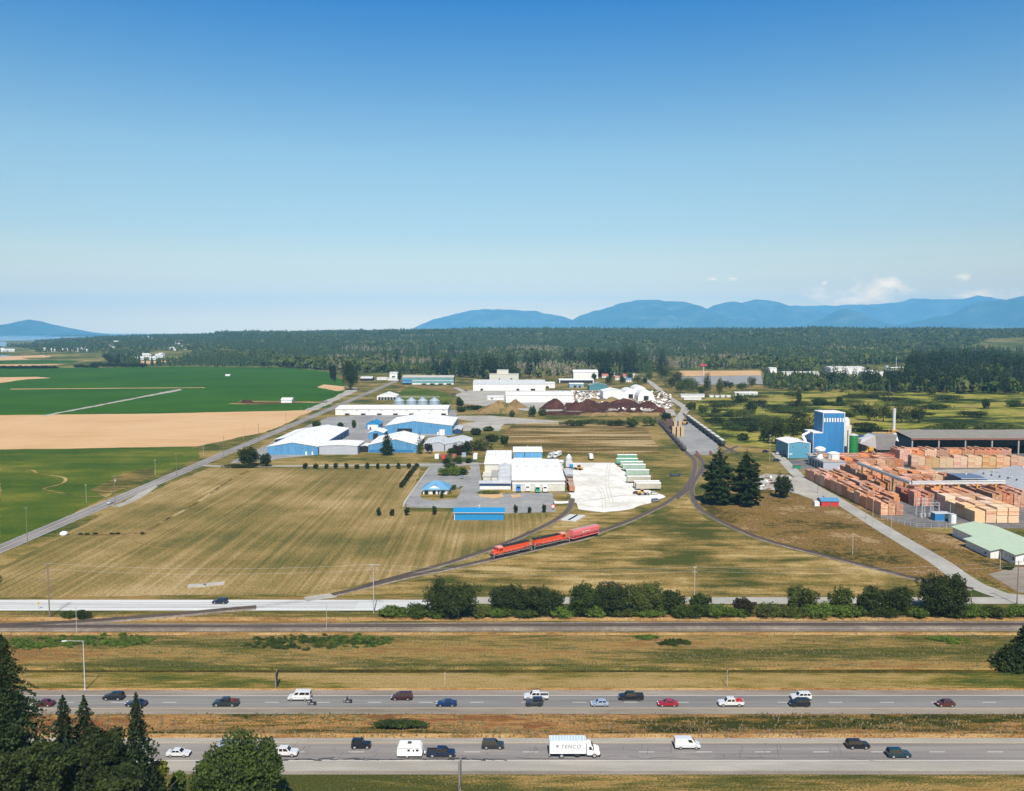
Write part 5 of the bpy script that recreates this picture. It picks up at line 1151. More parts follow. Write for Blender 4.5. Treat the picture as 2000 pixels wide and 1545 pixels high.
MB().box(-5.0, 5.1, -.5, .5, .6, 1.02).build('chassis', M_trim, t); MB().box(5.2, 5.5, -1.1, 1.1, .45, .8).build('front_bumper', M_trim, t); MB().box(LX-.1, LX+.1, -1.1, 1.1, .5, .7).build('rear_bumper', M_galv, t)
for x_ in (-2.6, 4.2):
    for s_ in (-1, 1): wheel(t, x_, s_*(1.0), .5, .34 if x_ > 0 else .5)
MB().box(.2, 1.2, -1.15, -.6, .45, .95).build('fuel_tank', M_trim, t)
M_let = mat('grey_lettering', (.24, .27, .31), .6)
cu = bpy.data.curves.new('lettering', 'FONT'); cu.body = 'TENCO'; cu.size = 1.12; cu.extrude = .008; cu.shear = .15; cu.space_character = 1.12; cu.offset = .03; cu.materials.append(M_let)
_f = bpy.data.objects.new('lettering_curve', cu); C.objects.link(_f); bpy.context.view_layer.update(); _m = bpy.data.meshes.new_from_object(_f.evaluated_get(bpy.context.evaluated_depsgraph_get())); bpy.data.objects.remove(_f)
fo = bpy.data.objects.new('lettering', _m); C.objects.link(fo); fo.parent = t; fo.location = (-2.75, -1.262, 2.18); fo.rotation_euler = (math.pi/2, 0, 0)
q = MB(); q.hexa([(-3.55, -1.266, 2.28), (-3.45, -1.266, 2.28), (-3.45, -1.255, 2.28), (-3.55, -1.255, 2.28), (-3.95, -1.266, 2.78), (-3.05, -1.266, 2.78), (-3.05, -1.255, 2.78), (-3.95, -1.255, 2.78)])
q.hexa([(-3.75, -1.266, 2.82), (-3.25, -1.266, 2.82), (-3.25, -1.255, 2.82), (-3.75, -1.255, 2.82), (-3.62, -1.266, 2.94), (-3.36, -1.266, 2.94), (-3.36, -1.255, 2.94), (-3.62, -1.255, 2.94)]); q.build('emblem', M_let, t)
MB().box(LX+.5, 2.1, -1.262, -1.254, 1.52, 1.58).build('side_stripe', M_let, t)
# caravan
xx = (802-1000)/FPX*(yEn*math.cos(TH)+(CAM_H-1)*math.sin(TH)); t = thing('travel_trailer', 'white caravan towed by the navy pickup', 'caravan', (xx, yEn+.3, .052), 0, EG)
MB().extr([(-2.7, .5), (-2.78, 1.2), (-2.65, 2.3), (-2.35, 2.78), (1.9, 2.78), (2.35, 2.2), (2.55, 1.3), (2.4, .5)], -1.2, 1.2, ch=.12, sc=.95).build('body', M_box, t)
for (a, c, z_) in ((-.55, -.05, 1.55), (1.2, 1.75, 1.55)): MB().box(a, c, -1.235, -1.205, z_, z_+.42).build('window', M_glass, t)
MB().box(.45, 1.0, -1.235, -1.205, .65, 2.2).build('door', M_white, t); MB().box(.55, .85, -1.245, -1.236, 1.5, 1.95).build('door_window', M_glass, t)
MB().box(-2.5, 1.9, -1.225, -1.205, 2.16, 2.22).build('awning_rail', M_dark, t); MB().box(-.6, .2, -.4, .3, 2.78, 3.0).build('roof_vent', M_dark, t)
for x_ in (-.65,):
    for s_ in (-1, 1): wheel(t, x_, s_*1.02, .34)
MB().box(2.3, 3.6, -.06, .06, .42, .54).build('drawbar', M_dark, t); MB().cyl((2.9, 0, .55), (2.9, 0, 1.0), .16, .16, 10).build('gas_bottle', M_white, t)

# ------------------------------------------------------------------ train
M_org = mat('orange_red_locomotive_paint', (.75, .085, .03), .45, nscale=1, namt=.12); M_loco = mat('black_locomotive_roof', (.022, .023, .026), .6, nscale=1.2, namt=.3)
M_cabw = mat('faded_pink_cab_roof', (.62, .28, .24), .6, nscale=1.5, namt=.2); M_under = mat('grimy_underframe', (.03, .028, .027), .8, nscale=2, namt=.3)
M_pink = mat('faded_pink_red_hopper', (.74, .16, .16), .55, nscale=1, namt=.16); M_stepw = mat('white_handrail', (.6, .6, .58), .5)
def truck3(t, x, axles, nm='bogie'):
    q = MB(); q.box(x-1.9, x+1.9, -1.2, -1.0, .45, .95); q.box(x-1.9, x+1.9, 1.0, 1.2, .45, .95); q.box(x-.4, x+.4, -1, 1, .5, .9); bo = q.build(nm, M_under, t)
    for a in axles:
        w_ = MB()
        for s_ in (-1, 1): w_.cyl((x+a, s_*.72, .5), (x+a, s_*.88, .5), .5, .5, 16)
        w_.cyl((x+a, -.72, .5), (x+a, .72, .5), .08, .08, 6); w_.build('wheelset', M_under, bo)
def loco(lb, loc, rz, cab_front=True, flip=1):
    t = thing('locomotive', lb, 'locomotive', loc, rz, 'freight train in the triangle')
    f = flip
    L = 10.0
    MB().box(-L, L, -1.5, 1.5, 1.15, 1.5).build('deck', M_loco, t)
    MB().extr([(-3.2, .35), (-3.0, 1.1), (3.0, 1.1), (3.2, .35)], -1.35, 1.35, ch=.15).build('fuel_tank', M_under, t)
    for x_ in (-6.4, 6.4): truck3(t, x_, (-1.5, 0, 1.5))
    X = lambda a: a*f
    def bx(m_, x0, x1, *r, m=0): m_.box(min(X(x0), X(x1)), max(X(x0), X(x1)), *r, m)
    q = MB(); bx(q, -9.3, 5.3, -.85, .85, 1.5, 3.75, m=0); bx(q, -9.0, -5.6, -1.15, 1.15, 2.2, 3.9, m=0); q.build('long_hood', M_org, t)
    q = MB(); bx(q, -9.35, 5.35, -.9, .9, 3.75, 4.1); bx(q, -9.05, -5.5, -1.2, 1.2, 3.9, 4.25)
    for i in range(3): q.cyl((X(-8.5+i*1.2), 0, 4.25), (X(-8.5+i*1.2), 0, 4.45), .5, .45, 12)
    for i in range(5): bx(q, -4.6+i*1.9, -3.6+i*1.9, -.55, .55, 4.1, 4.35)
    q.build('hood_roof', M_loco, t)
    q = MB(); bx(q, 5.3, 7.6, -1.5, 1.5, 1.5, 3.95, m=0); cb = q.build('cab', M_org, t)
    q = MB(); q.hexa([(min(X(5.2), X(7.75)), -1.55, 3.95), (max(X(5.2), X(7.75)), -1.55, 3.95), (max(X(5.2), X(7.75)), 1.55, 3.95), (min(X(5.2), X(7.75)), 1.55, 3.95), (min(X(5.2), X(7.75)), -.8, 4.4), (max(X(5.2), X(7.75)), -.8, 4.4), (max(X(5.2), X(7.75)), .8, 4.4), (min(X(5.2), X(7.75)), .8, 4.4)]); q.build('cab_roof', M_cabw, t)
    for s_ in (-1, 1): 
        q = MB(); bx(q, 5.7, 6.3, s_*1.51-.02, s_*1.51+.02, 2.75, 3.45); bx(q, 6.5, 7.2, s_*1.51-.02, s_*1.51+.02, 2.75, 3.45); q.build('cab_window', M_glass, cb)
    q = MB(); bx(q, 7.6, 7.63, -1.2, -.4, 3.0, 3.6); bx(q, 7.6, 7.63, .4, 1.2, 3.0, 3.6); q.build('cab_window', M_glass, cb)
    q = MB(); bx(q, 7.6, 9.3, -.85, .85, 1.5, 2.75); q.build('short_hood', M_org, t)
    for e in (-1, 1):
        q = MB()
        for s_ in (-1, 1):
            for k in range(3): q.box(e*L-.35 if e > 0 else e*L, e*L if e > 0 else e*L+.35, s_*1.35-.15, s_*1.35+.15, .4+k*.35, .45+k*.35)
            q.cyl((e*(L-.05), s_*1.45, .4), (e*(L-.05), s_*1.45, 2.5), .045, .045, 5)
        q.build('step', M_stepw, t); MB().box(e*L-.3, e*L+.3, -.25, .25, .75, 1.1).build('coupler', M_under, t)
    for s_ in (-1, 1):
        q = MB(); q.cyl((-L+.3, s_*1.45, 2.4), (L-.3, s_*1.45, 2.4), .025, .025, 5)
        for k in range(10): q.cyl((-L+.5+k*2.1, s_*1.45, 1.5), (-L+.5+k*2.1, s_*1.45, 2.4), .025, .025, 5)
        q.build('handrail', M_stepw, t)
    MB().box(-L+.1, L-.1, -1.53, -1.502, 1.2, 1.3).build('sill_stripe', M_stepw, t)
def seg(pa, pb):
    a = Vector(P(*pa)); b_ = Vector(P(*pb)); return ((a+b_)/2), math.atan2((b_-a).y, (b_-a).x), (b_-a).length
T0, T1 = Vector(P(958, 1093)), Vector(P(1144, 1051.5)); dT = (T1-T0).normalized(); LT = (T1-T0).length; aT = math.atan2(dT.y, dT.x)
print('train length', LT)
# follow the curved track: positions by arc length
SP = ribbon(EASTCURVE, 0); ks = min(range(len(SP)), key=lambda i: (SP[i].xy-T0).length)
def along(s):
    i = ks; r_ = s
    while r_ > 0 and i > 0:
        d = (SP[i-1]-SP[i]).length
        if r_ < d: p = SP[i].lerp(SP[i-1], r_/d); q = (SP[i-1]-SP[i]).normalized(); return p, math.atan2(q.y, q.x)
        r_ -= d; i -= 1
    return SP[i], 0
p_, a_ = along(10.4); loco('leading orange locomotive with its pale cab at the left end', (p_.x, p_.y, .57), a_, flip=-1)
p_, a_ = along(31.8); loco('second orange locomotive with its cab next to the pink hopper car', (p_.x, p_.y, .57), a_, flip=1)
def hopper(lb, loc, rz, m_side, m_roof, group, nm='hopper_car', L=8.2, letters=False, cap=False):
    t = thing(nm, lb, 'rail car', loc, rz, group)
    q = MB(); q.extr([(-1.4, 1.9), (-1.6, 2.6), (-1.6, 4.0), (-1.3, 4.4), (1.3, 4.4), (1.6, 4.0), (1.6, 2.6), (1.4, 1.9)], -L, L, axis='x', ch=.05, sc=.99); q.build('body', m_side, t)
    for k in range(3): MB().hexa([(-5.2+k*4.2-.3, -.5, .7), (-5.2+k*4.2+1.2, -.5, .7), (-5.2+k*4.2+1.2, .5, .7), (-5.2+k*4.2-.3, .5, .7), (-5.2+k*4.2-1.4, -1.35, 1.95), (-5.2+k*4.2+2.3, -1.35, 1.95), (-5.2+k*4.2+2.3, 1.35, 1.95), (-5.2+k*4.2-1.4, 1.35, 1.95)]).build('hopper_chute', m_side, t)
    q = MB(); q.box(-L, L, -(1.45 if cap else .75), 1.45 if cap else .75, 4.42, 4.52)
    for k in range(6): q.box(-L+1+k*2.6, -L+2.4+k*2.6, -.5, .5, 4.52, 4.68)
    q.build('roof_walk', m_roof, t)
    q = MB(); q.box(-L-.4, L+.4, -1.5, 1.5, 1.0, 1.2)
    for e in (-1, 1):
        q.hexa([(e*L-.1, -1.4, 1.2), (e*L+.1, -1.4, 1.2), (e*L+.1, -1.2, 1.2), (e*L-.1, -1.2, 1.2), (e*L-.1, -1.4, 3.9), (e*L+.1, -1.4, 3.9), (e*L+.1, -1.2, 3.9), (e*L-.1, -1.2, 3.9)])
    q.build('underframe', m_side, t)
    for x_ in (-L+1.4, L-1.4): 
        q = MB(); q.box(x_-1.1, x_+1.1, -1.15, 1.15, .5, .85); bo = q.build('bogie', M_under, t)
        for a in (-.85, .85):
            w_ = MB()
            for s_ in (-1, 1): w_.cyl((x_+a, s_*.72, .42), (x_+a, s_*.88, .42), .42, .42, 12)
            w_.build('wheelset', M_under, bo)
    if letters:
        q = MB(); q.lathe([(.01, 0), (.45, .0), (.45, .02), (.01, .02)], 0, 0, 16); o_ = q.build('emblem', M_stepw, t, (-2.4, -1.63, 3.2)); o_.rotation_euler = (math.pi/2, 0, 0)
        q = MB(); 
        for k in range(7): q.box(-1.5+k*.55, -1.15+k*.55, -1.63, -1.61, 3.0, 3.45)
        q.build('lettering', M_stepw, t)
    return t
p_, a_ = along(51.6); hopper('faded pink red hopper car coupled behind the locomotives', (p_.x, p_.y, .57), a_, M_pink, mat('pinkish_grey_roof', (.42, .32, .32), .7, nscale=1, namt=.15), 'freight train in the triangle', letters=True)
# cars standing in the rail yard
M_hw = mat('off_white_rail_car', (.62, .60, .54), .6, nscale=.6, namt=.12)
pr = Proto(hopper('off white covered hopper car in the right row of the rail yard', (0, 0, 0), 0, mat('dark_rail_car_side', (.05, .05, .055), .7, nscale=1, namt=.2), M_hw, 'covered hoppers in the rail yard', 'covered_hopper', 7.3, cap=True))
a0, a1 = Vector(P(1414, 874)), Vector(P(1343, 820)); n = max(1, int((a1-a0).length/18.6))
for k in range(n):
    q = a0.lerp(a1, (k+.5)/n); pr.put((q.x, q.y, .6), math.atan2((a1-a0).y, (a1-a0).x))
t = thing('log_car', 'dark open log wagon in the left row of the rail yard', 'rail car', (0, 0, 0), 0, 'log wagons in the rail yard')
MB().box(-8, 8, -1.4, 1.4, 1.0, 1.25).build('deck', M_under, t)
for x_ in (-6.5, 6.5):
    q = MB()
    for s_ in (-1, 1):
        for a in (-.8, .8): q.cyl((x_+a, s_*.7, .42), (x_+a, s_*.88, .42), .42, .42, 10)
    q.build('bogie', M_under, t)
for k in range(6):
    for s_ in (-1, 1): MB().box(-7.6+k*3, -7.4+k*3, s_*1.35-.08, s_*1.35+.08, 1.25, 3.4).build('stake', M_dark, t)
q = MB()
for k in range(7): q.cyl((-7.3, -1.05+.35*k, 1.45), (7.3, -1.0+.34*k, 1.45), .19, .16, 8); q.cyl((-7.2, -.9+.3*k, 1.85), (7.1, -.88+.3*k, 1.85), .18, .16, 8)
q.build('logs', mat('dark_logs', (.10, .07, .06), .9, nscale=1, namt=.3), t)
pr = Proto(t); a0, a1 = Vector(P(1338, 883)), Vector(P(1288, 827)); n = int((a1-a0).length/18)
for k in range(n):
    q = a0.lerp(a1, (k+.5)/n); pr.put((q.x, q.y, .6), math.atan2((a1-a0).y, (a1-a0).x))
# ------------------------------------------------------------------ buildings
M_roofw = mat('white_metal_roof', (.84, .83, .80), .55, nscale=.35, namt=.13, stretch=(1, .12, 1))
M_roofg = mat('pale_grey_roof', (.56, .57, .58), .6, nscale=.4, namt=.18, stretch=(1, .15, 1))
M_lblue = mat('light_blue_siding', (.09, .28, .50), .6, nscale=.7, namt=.22, stretch=(1, 1, .12), wave=2.5)
M_mblue = mat('strong_blue_siding', (.025, .18, .42), .55, nscale=.25, namt=.1, wave=2.2)
M_sky = mat('bright_blue_metal', (.02, .25, .54), .45, nscale=.5, namt=.06, wave=2.5)
M_cream = mat('cream_siding', (.62, .60, .53), .7, nscale=.3, namt=.12, wave=1.5)
M_greyw = mat('pale_grey_siding', (.44, .46, .52), .6, nscale=.3, namt=.06, wave=2.0)
M_whitew = mat('white_siding', (.80, .79, .76), .6, nscale=.6, namt=.14, stretch=(1, 1, .15), wave=2.0)
M_dkopen = mat('dark_interior_shade', (.015, .015, .018), .9)  # near-black panels: the shade inside openings is put into the colour
M_teal = mat('teal_siding', (.14, .30, .32), .6, nscale=.1, namt=.15, wave=1.2)
M_concr = mat('concrete', (.36, .35, .33), .85, nscale=.5, namt=.12)
M_navy = mat('navy_panel_and_shade', (.02, .06, .14), .5, nscale=.5, namt=.1)
M_win = mat('window_glass', (.06, .08, .10), .12, spec=.7)
def shed(lb, x0, x1, y0, y1, eave, ridge, wall, roof, rdir='y', rp=.5, nm='shed', cat='building', group=None, feats=(), oh=.35, th=.18, z0=0):
    """gabled building; rdir: the way the ridge runs; feats: (side, a0, a1, z0, z1, material, part name)"""
    W, D = x1-x0, y1-y0; t = thing(nm, lb, cat, (x0, y0, z0), 0, group)
    q = MB(); flat = abs(ridge-eave) < .05
    if rdir == 'y':
        q.add([(0, 0, -.2), (W, 0, -.2), (W, 0, eave), (W*rp, 0, ridge), (0, 0, eave), (0, D, -.2), (W, D, -.2), (W, D, eave), (W*rp, D, ridge), (0, D, eave)],
              [(0, 1, 2, 3, 4), (9, 8, 7, 6, 5), (0, 4, 9, 5), (1, 6, 7, 2)])
    else:
        q.add([(0, 0, -.2), (0, D, -.2), (0, D, eave), (0, D*rp, ridge), (0, 0, eave), (W, 0, -.2), (W, D, -.2), (W, D, eave), (W, D*rp, ridge), (W, 0, eave)],
              [(4, 3, 2, 1, 0), (5, 6, 7, 8, 9), (0, 5, 9, 4), (1, 2, 7, 6)])
    q.build('wall', wall, t)
    q = MB(); e = .02
    if flat: q.box(-oh, W+oh, -oh, D+oh, eave+e, eave+th+e)
    elif rdir == 'y':
        for a, b_ in ((0, W*rp), (W*rp, W)):
            sl = (ridge-eave)/(W*rp) if a == 0 else (eave-ridge)/(W-W*rp)
            xa, xb = (-oh, W*rp) if a == 0 else (W*rp, W+oh); za = ridge+(xa-W*rp)*sl+e; zb = ridge+(xb-W*rp)*sl+e
            q.hexa([(xa, -oh, za), (xb, -oh, zb), (xb, D+oh, zb), (xa, D+oh, za), (xa, -oh, za+th), (xb, -oh, zb+th), (xb, D+oh, zb+th), (xa, D+oh, za+th)])
    else:
        for k in (0, 1):
            sl = (ridge-eave)/(D*rp) if k == 0 else (eave-ridge)/(D-D*rp)
            ya, yb = (-oh, D*rp) if k == 0 else (D*rp, D+oh); za = ridge+(ya-D*rp)*sl+e; zb = ridge+(yb-D*rp)*sl+e
            q.hexa([(-oh, ya, za), (W+oh, ya, za), (W+oh, yb, zb), (-oh, yb, zb), (-oh, ya, za+th), (W+oh, ya, za+th), (W+oh, yb, zb+th), (-oh, yb, zb+th)])
    q.build('roof', roof, t)
    if not flat and W > 9 and D > 9:
        q = MB(); rr = random.Random(int(W*31+D*17))
        if rdir == 'y':
            q.box(-oh-.12, -oh+.02, -oh, D+oh, eave-.25, eave+.05); q.box(W+oh-.02, W+oh+.12, -oh, D+oh, eave-.25, eave+.05)
        else: q.box(-oh, W+oh, -oh-.12, -oh+.02, eave-.25, eave+.05)
        q.build('gutter', M_galv, t)
        nv = min(6, int(max(W, D)/14))
        for k_ in range(nv):
            f = (k_+.5)/nv
            if rdir == 'y': MB().lathe([(.35, 0), (.35, .7), (.6, .8), (.1, 1.2)], W*rp, D*f, 8).build('roof_vent', M_galv, t, (0, 0, ridge+.1))
            else: MB().lathe([(.35, 0), (.35, .7), (.6, .8), (.1, 1.2)], W*f, D*rp, 8).build('roof_vent', M_galv, t, (0, 0, ridge+.1))
    for (s_, a0, a1, c0, c1, m_, pn) in feats:
        q = MB(); k = .06
        if s_ == 'S': q.box(a0, a1, -k, -.005, c0, c1)
        elif s_ == 'W': q.box(-k, -.005, a0, a1, c0, c1)
        elif s_ == 'E': q.box(W+.005, W+k, a0, a1, c0, c1)
        q.build(pn, m_, t)
    return t
BG = 'blue and white storage sheds'
# west sheds
M_roofm = mat('mid_grey_ribbed_roof', (.40, .41, .43), .6, nscale=.4, namt=.2, stretch=(1, .15, 1), wave=1.0)
shed('large white roofed shed nearest the country road with light blue gable', -175, -139, 604, 720, 6.0, 9.0, M_lblue, M_roofw, group=BG, feats=[('S', 27, 28.2, 0, 2.4, M_white, 'door'), ('S', 31.5, 32.5, 0, 2.4, M_white, 'door'), ('S', 5.5, 6.2, 4.0, 4.7, M_win, 'window'), ('S', 24.5, 25.2, 4.3, 5.0, M_win, 'window')]+[('E', 12+i*14, 18+i*14, 0, 4.6, M_navy, 'loading_door') for i in range(7)])
shed('low open bay on the road side of the large white roofed shed', -184, -175.4, 655, 722, 4.6, 6.1, M_navy, M_roofw, rp=.96, nm='lean_to', feats=[('S', .4, 8, 0, 3.8, M_dkopen, 'opening')])
shed('pale grey flat fronted shed joined to the large white roofed shed', -138.6, -111, 606, 634, 6.2, 7.0, M_greyw, M_roofw, group=BG)
shed('low white roofed covered passage right of the pale grey flat fronted shed', -110.6, -105.4, 618, 632, 4.4, 4.9, M_dkopen, M_roofw)
shed('middle blue gabled shed behind the dark fir', -105, -69, 616, 668, 5.6, 9.8, M_lblue, M_roofw, rp=.55, group=BG, feats=[('S', 1, 33, .0, 2.0, M_mblue, 'skirting'), ('S', 3.5, 4.2, 4.6, 5.2, M_win, 'window'), ('S', 28, 28.6, 5.2, 5.8, M_win, 'window')])
shed('left bay of the low pale grey double shed behind the dark group of trees', -65, -50, 622, 660, 5.2, 7.0, M_greyw, M_roofg, rp=.75, group=BG)
shed('right bay of the low pale grey double shed behind the dark group of trees', -49.4, -31, 622, 660, 5.2, 7.4, M_greyw, M_roofg, rp=.6, group=BG)
shed('tall light blue shed with wide dark opening left of the gravel yard', -108, -51, 722, 792, 8.0, 12.0, M_lblue, M_roofw, rp=.42, group=BG, feats=[('S', 10, 22.5, 0, 5.6, M_dkopen, 'opening'), ('S', 46, 50.5, 0, 4.8, M_white, 'door'), ('S', 44, 45.4, 0, 2.6, M_white, 'door'), ('S', 38, 38.8, 7, 7.8, M_win, 'window'), ('S', .5, 44, .0, .9, M_concr, 'footing')])
shed('low dark blue annex on the right of the tall light blue shed', -50.6, -44, 730, 760, 3.4, 4.6, M_navy, M_roofg)
shed('small blue gabled hut with tall dark doorway between the white roofed sheds', -117.5, -105, 690, 712, 5.6, 7.6, M_lblue, M_roofw, feats=[('S', 4, 8, 0, 5.2, M_dkopen, 'opening'), ('E', 3, 10, 0, 4, M_mblue, 'loading_door')], nm='hut')
shed('small bright blue shed with white arched front near the long white warehouse', -132, -120, 765, 785, 4.6, 7.4, M_sky, M_sky, nm='hut', feats=[('S', 1.4, 10.6, 0, 4.0, M_white, 'arched_front'), ('S', 3, 4.5, 0, 1.8, M_dkopen, 'opening')])
fe = [('S', 8+i*13.2, 10.5+i*13.2, 4.5, 5.2, M_concr, 'vent') for i in range(9)]+[('S', 10+i*17, 15+i*17, 0, 1.8, M_dkopen, 'loading_door') for i in range(7)]
shed('long white warehouse with two rows of small openings', -187, -68, 896, 944, 6.6, 8.2, M_whitew, M_roofw, 'x', nm='warehouse', feats=fe)
x, y = P(756, 781); shed('white tent roofed shelter with dark open front left of the silos', x-13, x+12, y, y+26, 5.0, 9.0, M_white, M_roofw, nm='shelter', feats=[('S', 1.5+i*3.9, 4.8+i*3.9, 0, 3.6, M_dkopen, 'opening') for i in range(6)])
# silos
M_silo = mat('galvanised_silo', (.42, .52, .58), .5, .3, nscale=.4, namt=.12)
for i, u in enumerate((779, 803, 825, 848)):
    y = 965; x = (u-1000)/FPX*y; t = thing('grain_silo', ['first', 'second', 'third', 'last'][i]+' galvanised grain silo from the left behind the long white warehouse', 'silo', (x, y, 0), 0, 'grain silos behind the long warehouse')
    q = MB(); q.lathe([(6, 0), (6, 9.5)], 0, 0, 24); 
    for k in range(7): q.lathe([(6.02, 1+k*1.3), (6.12, 1.1+k*1.3), (6.02, 1.2+k*1.3)], 0, 0, 24)
    q.build('silo_wall', M_silo, t); MB().lathe([(6.3, 9.4), (4, 11.4), (1, 13), (.6, 13.4)], 0, 0, 24).build('roof', M_silo, t)
t = thing('catwalk', 'steel catwalk running over the grain silos', 'catwalk', ((772-1000)/FPX*965, 965, 0)); q = MB(); q.box(0, 50, -.6, .6, 13.7, 13.9); q.cyl((0, -.6, 14.9), (50, -.6, 14.9), .08, .08, 4); q.cyl((0, .6, 14.9), (50, .6, 14.9), .08, .08, 4)
for k in range(9): q.cyl((k*6.2, -.6, 13.9), (k*6.2, -.6, 14.9), .06, .06, 4)
q.cyl((2, 0, 0), (2, 0, 14), .3, .3, 6); q.cyl((4, 0, 14), (-6, 0, 1), .3, .3, 6); q.build('frame', M_galv, t)
# beyond the sheds
x0, x1 = P(786, 751)[0], P(886, 751)[0]; yq = P(786, 751)[1]
t = shed('long teal glasshouse like building with pale roof vents near the wood', x0, x1, yq, yq+30, 12, 14.5, M_teal, mat('beige_roof', (.5, .47, .42), .7, nscale=.1, namt=.1), 'x', nm='long_building', feats=[('S', 0, x1-x0, 6.2, 6.9, M_white, 'band'), ('S', 0, 16, .0, 9.5, M_lblue, 'annex_front'), ('S', 0, x1-x0, 0, 2.2, M_whitew, 'base')]+[('S', 32+k*14, 40+k*14, 0, 1.8, M_dkopen, 'loading_door') for k in range(4)])
def bpx(lb, u0, u1, vb, vt, dep, wall, roof, nm='building', rid=1.15, rdir='x', feats=(), cat='building', group=None, rp=.5):
    (x0, y0), (x1, _) = P(u0, vb), P(u1, vb); e = ZAT(vt, y0)
    return shed(lb, x0, x1, y0, y0+dep, e, e*rid, wall, roof, rdir, rp, nm, cat, group, [(s_, a*(x1-x0), b_*(x1-x0), c*e, d*e, m_, p) for (s_, a, b_, c, d, m_, p) in feats])
bpx('small pale blue building at the far end of the country road', 761, 776, 738, 729, 18, M_whitew, M_roofg, rid=1.25, feats=[('S', .3, .7, 0, .4, M_win, 'window')])
bpx('low white shed left of the small pale blue building', 736, 756, 742, 738, 14, M_whitew, M_roofw)
bpx('white parked trailer like shed near the country road end', 757, 780, 743, 739, 12, M_whitew, M_roofw)
bpx('grey roofed barn right of the big dark roadside tree', 704, 727, 744, 739, 22, M_dkopen, M_roofg, 'barn', 1.6)
bpx('long pale grey white mill building with wide roof', 924, 1065, 763, 750, 46, M_whitew, M_roofg, 'mill_building', 1.5, feats=[('S', .1, .14, 0, .3, M_dkopen, 'loading_door'), ('S', .6, .64, 0, .3, M_dkopen, 'loading_door'), ('S', .8, .86, 0, .3, M_dkopen, 'loading_door')])
bpx('white annex at the right end of the long pale mill building', 1054, 1084, 758, 749, 40, M_whitew, M_roofw, feats=[('S', .4, .6, 0, .4, M_dkopen, 'opening')])
bpx('beige stepped building standing behind the long pale mill building', 956, 1013, 744, 731, 30, M_cream, mat('beige_flat_roof', (.5, .48, .42), .8, nscale=.1, namt=.1), 'stepped_building', 1.0, feats=[('S', .32, .36, .1, .4, M_win, 'window'), ('S', .72, .78, .1, .4, M_win, 'window')])
x, y = P(970, 744); shed('upper beige tower block of the stepped building', x+.5, P(993, 744)[0], y+6, y+22, ZAT(723, y), ZAT(723, y)+.01, M_cream, M_cream, nm='tower_block')
bpx('tall white shed standing above the open shelter at the back', 1120, 1168, 740, 727, 34, M_whitew, M_roofw, rid=1.3)
bpx('white open sided shelter with dark underside at the back', 1092, 1160, 748, 742.5, 40, M_dkopen, M_roofw, 'shelter', 1.3, feats=[('S', .0, .03, 0, 1, M_white, 'post'), ('S', .97, 1, 0, 1, M_white, 'post')])  # solid near-black walls paint the shade under the shelter roof
bpx('low blue fronted workshop with dark doors among the white sheds', 1112, 1140, 757, 750, 20, mat('dusty_blue_wall', (.22, .36, .45), .7, nscale=.2, namt=.15), M_roofw, rid=1.2, feats=[('S', .3, .5, 0, .6, M_dkopen, 'opening'), ('S', .65, .8, 0, .6, M_dkopen, 'opening')])
bpx('teal walled gabled shed among the white sheds', 1151, 1187, 762, 753, 30, mat('deep_teal_wall', (.06, .20, .22), .7, nscale=.2, namt=.1), mat('grey_green_roof', (.25, .30, .29), .7, nscale=.1, namt=.1), rid=1.5, rdir='y')
bpx('long brilliant white shed behind the soil heaps', 988, 1120, 786, 772, 40, M_whitew, M_roofw, 'warehouse', 1.35)
bpx('low white office wing at the left of the brilliant white shed', 952, 984, 781, 775, 20, M_whitew, M_roofw, rid=1.2, feats=[('S', .2, .35, .2, .6, M_win, 'window')])
bpx('white gabled shed with dusty blue side behind the bark heaps', 1178, 1218, 780, 765, 38, M_whitew, M_roofw, 'shed', 1.3, 'y')
for i, (u, w_, vb, vt) in enumerate(((1232, 30, 778, 766), (1262, 32, 782, 769), (1250, 26, 768, 759))):
    x0, y0 = P(u-w_/2, vb); x1 = P(u+w_/2, vb)[0]; z = ZAT(vt, y0)*1.5; t = thing('fabric_dome', ['left', 'right', 'rear'][i]+' white rounded fabric building behind the bark heaps', 'building', (x0, y0, 0), 0, 'rounded white fabric buildings')
    pf = [((x1-x0)*(.5-.5*math.cos(math.pi*k/12)), z*math.sin(math.pi*k/12)**.7) for k in range(13)]; MB().extr(pf, 0, 42).build('fabric_shell', M_roofw, t)
    MB().box((x1-x0)*.35, (x1-x0)*.65, -.1, -.01, 0, z*.45).build('opening', M_dkopen, t)
for i, (u, vb, w_, rc) in enumerate([(1182, 738, 12, (.45, .12, .08)), (1198, 734, 9, (.6, .6, .58)), (1222, 738, 10, (.5, .10, .10)), (1228, 746, 10, (.12, .22, .4)), (1206, 742, 8, (.5, .2, .15)), (1240, 738, 7, (.55, .5, .4))]):
    bpx(['rust red roofed cottage left of the trees', 'white roofed cottage behind the trees', 'red roofed cottage by the north road', 'blue roofed cottage nearest the north road', 'pinkish roofed cottage between trees', 'beige roofed cottage beside the north road'][i], u-w_/2, u+w_/2, vb, vb-4.5, 11, M_whitew, mat('cottage_roof_colour', rc, .7, nscale=.3, namt=.1), 'cottage', 1.7, cat='house', group='cottages by the north road', feats=[('S', .2, .35, .3, .7, M_win, 'window'), ('S', .6, .75, .3, .7, M_win, 'window')])
bpx('white and dark caravan park office row by the far junction', 1330, 1376, 776, 771, 12, M_whitew, M_roofg, 'long_shed', 1.2)
bpx('second white row in front of the caravan park row', 1336, 1370, 781, 778, 8, M_whitew, M_roofw, 'long_shed', 1.2)
bpx('long white low shed at the right of the far caravans', 1436, 1480, 773, 767, 14, M_whitew, M_roofw, 'long_shed', 1.2)
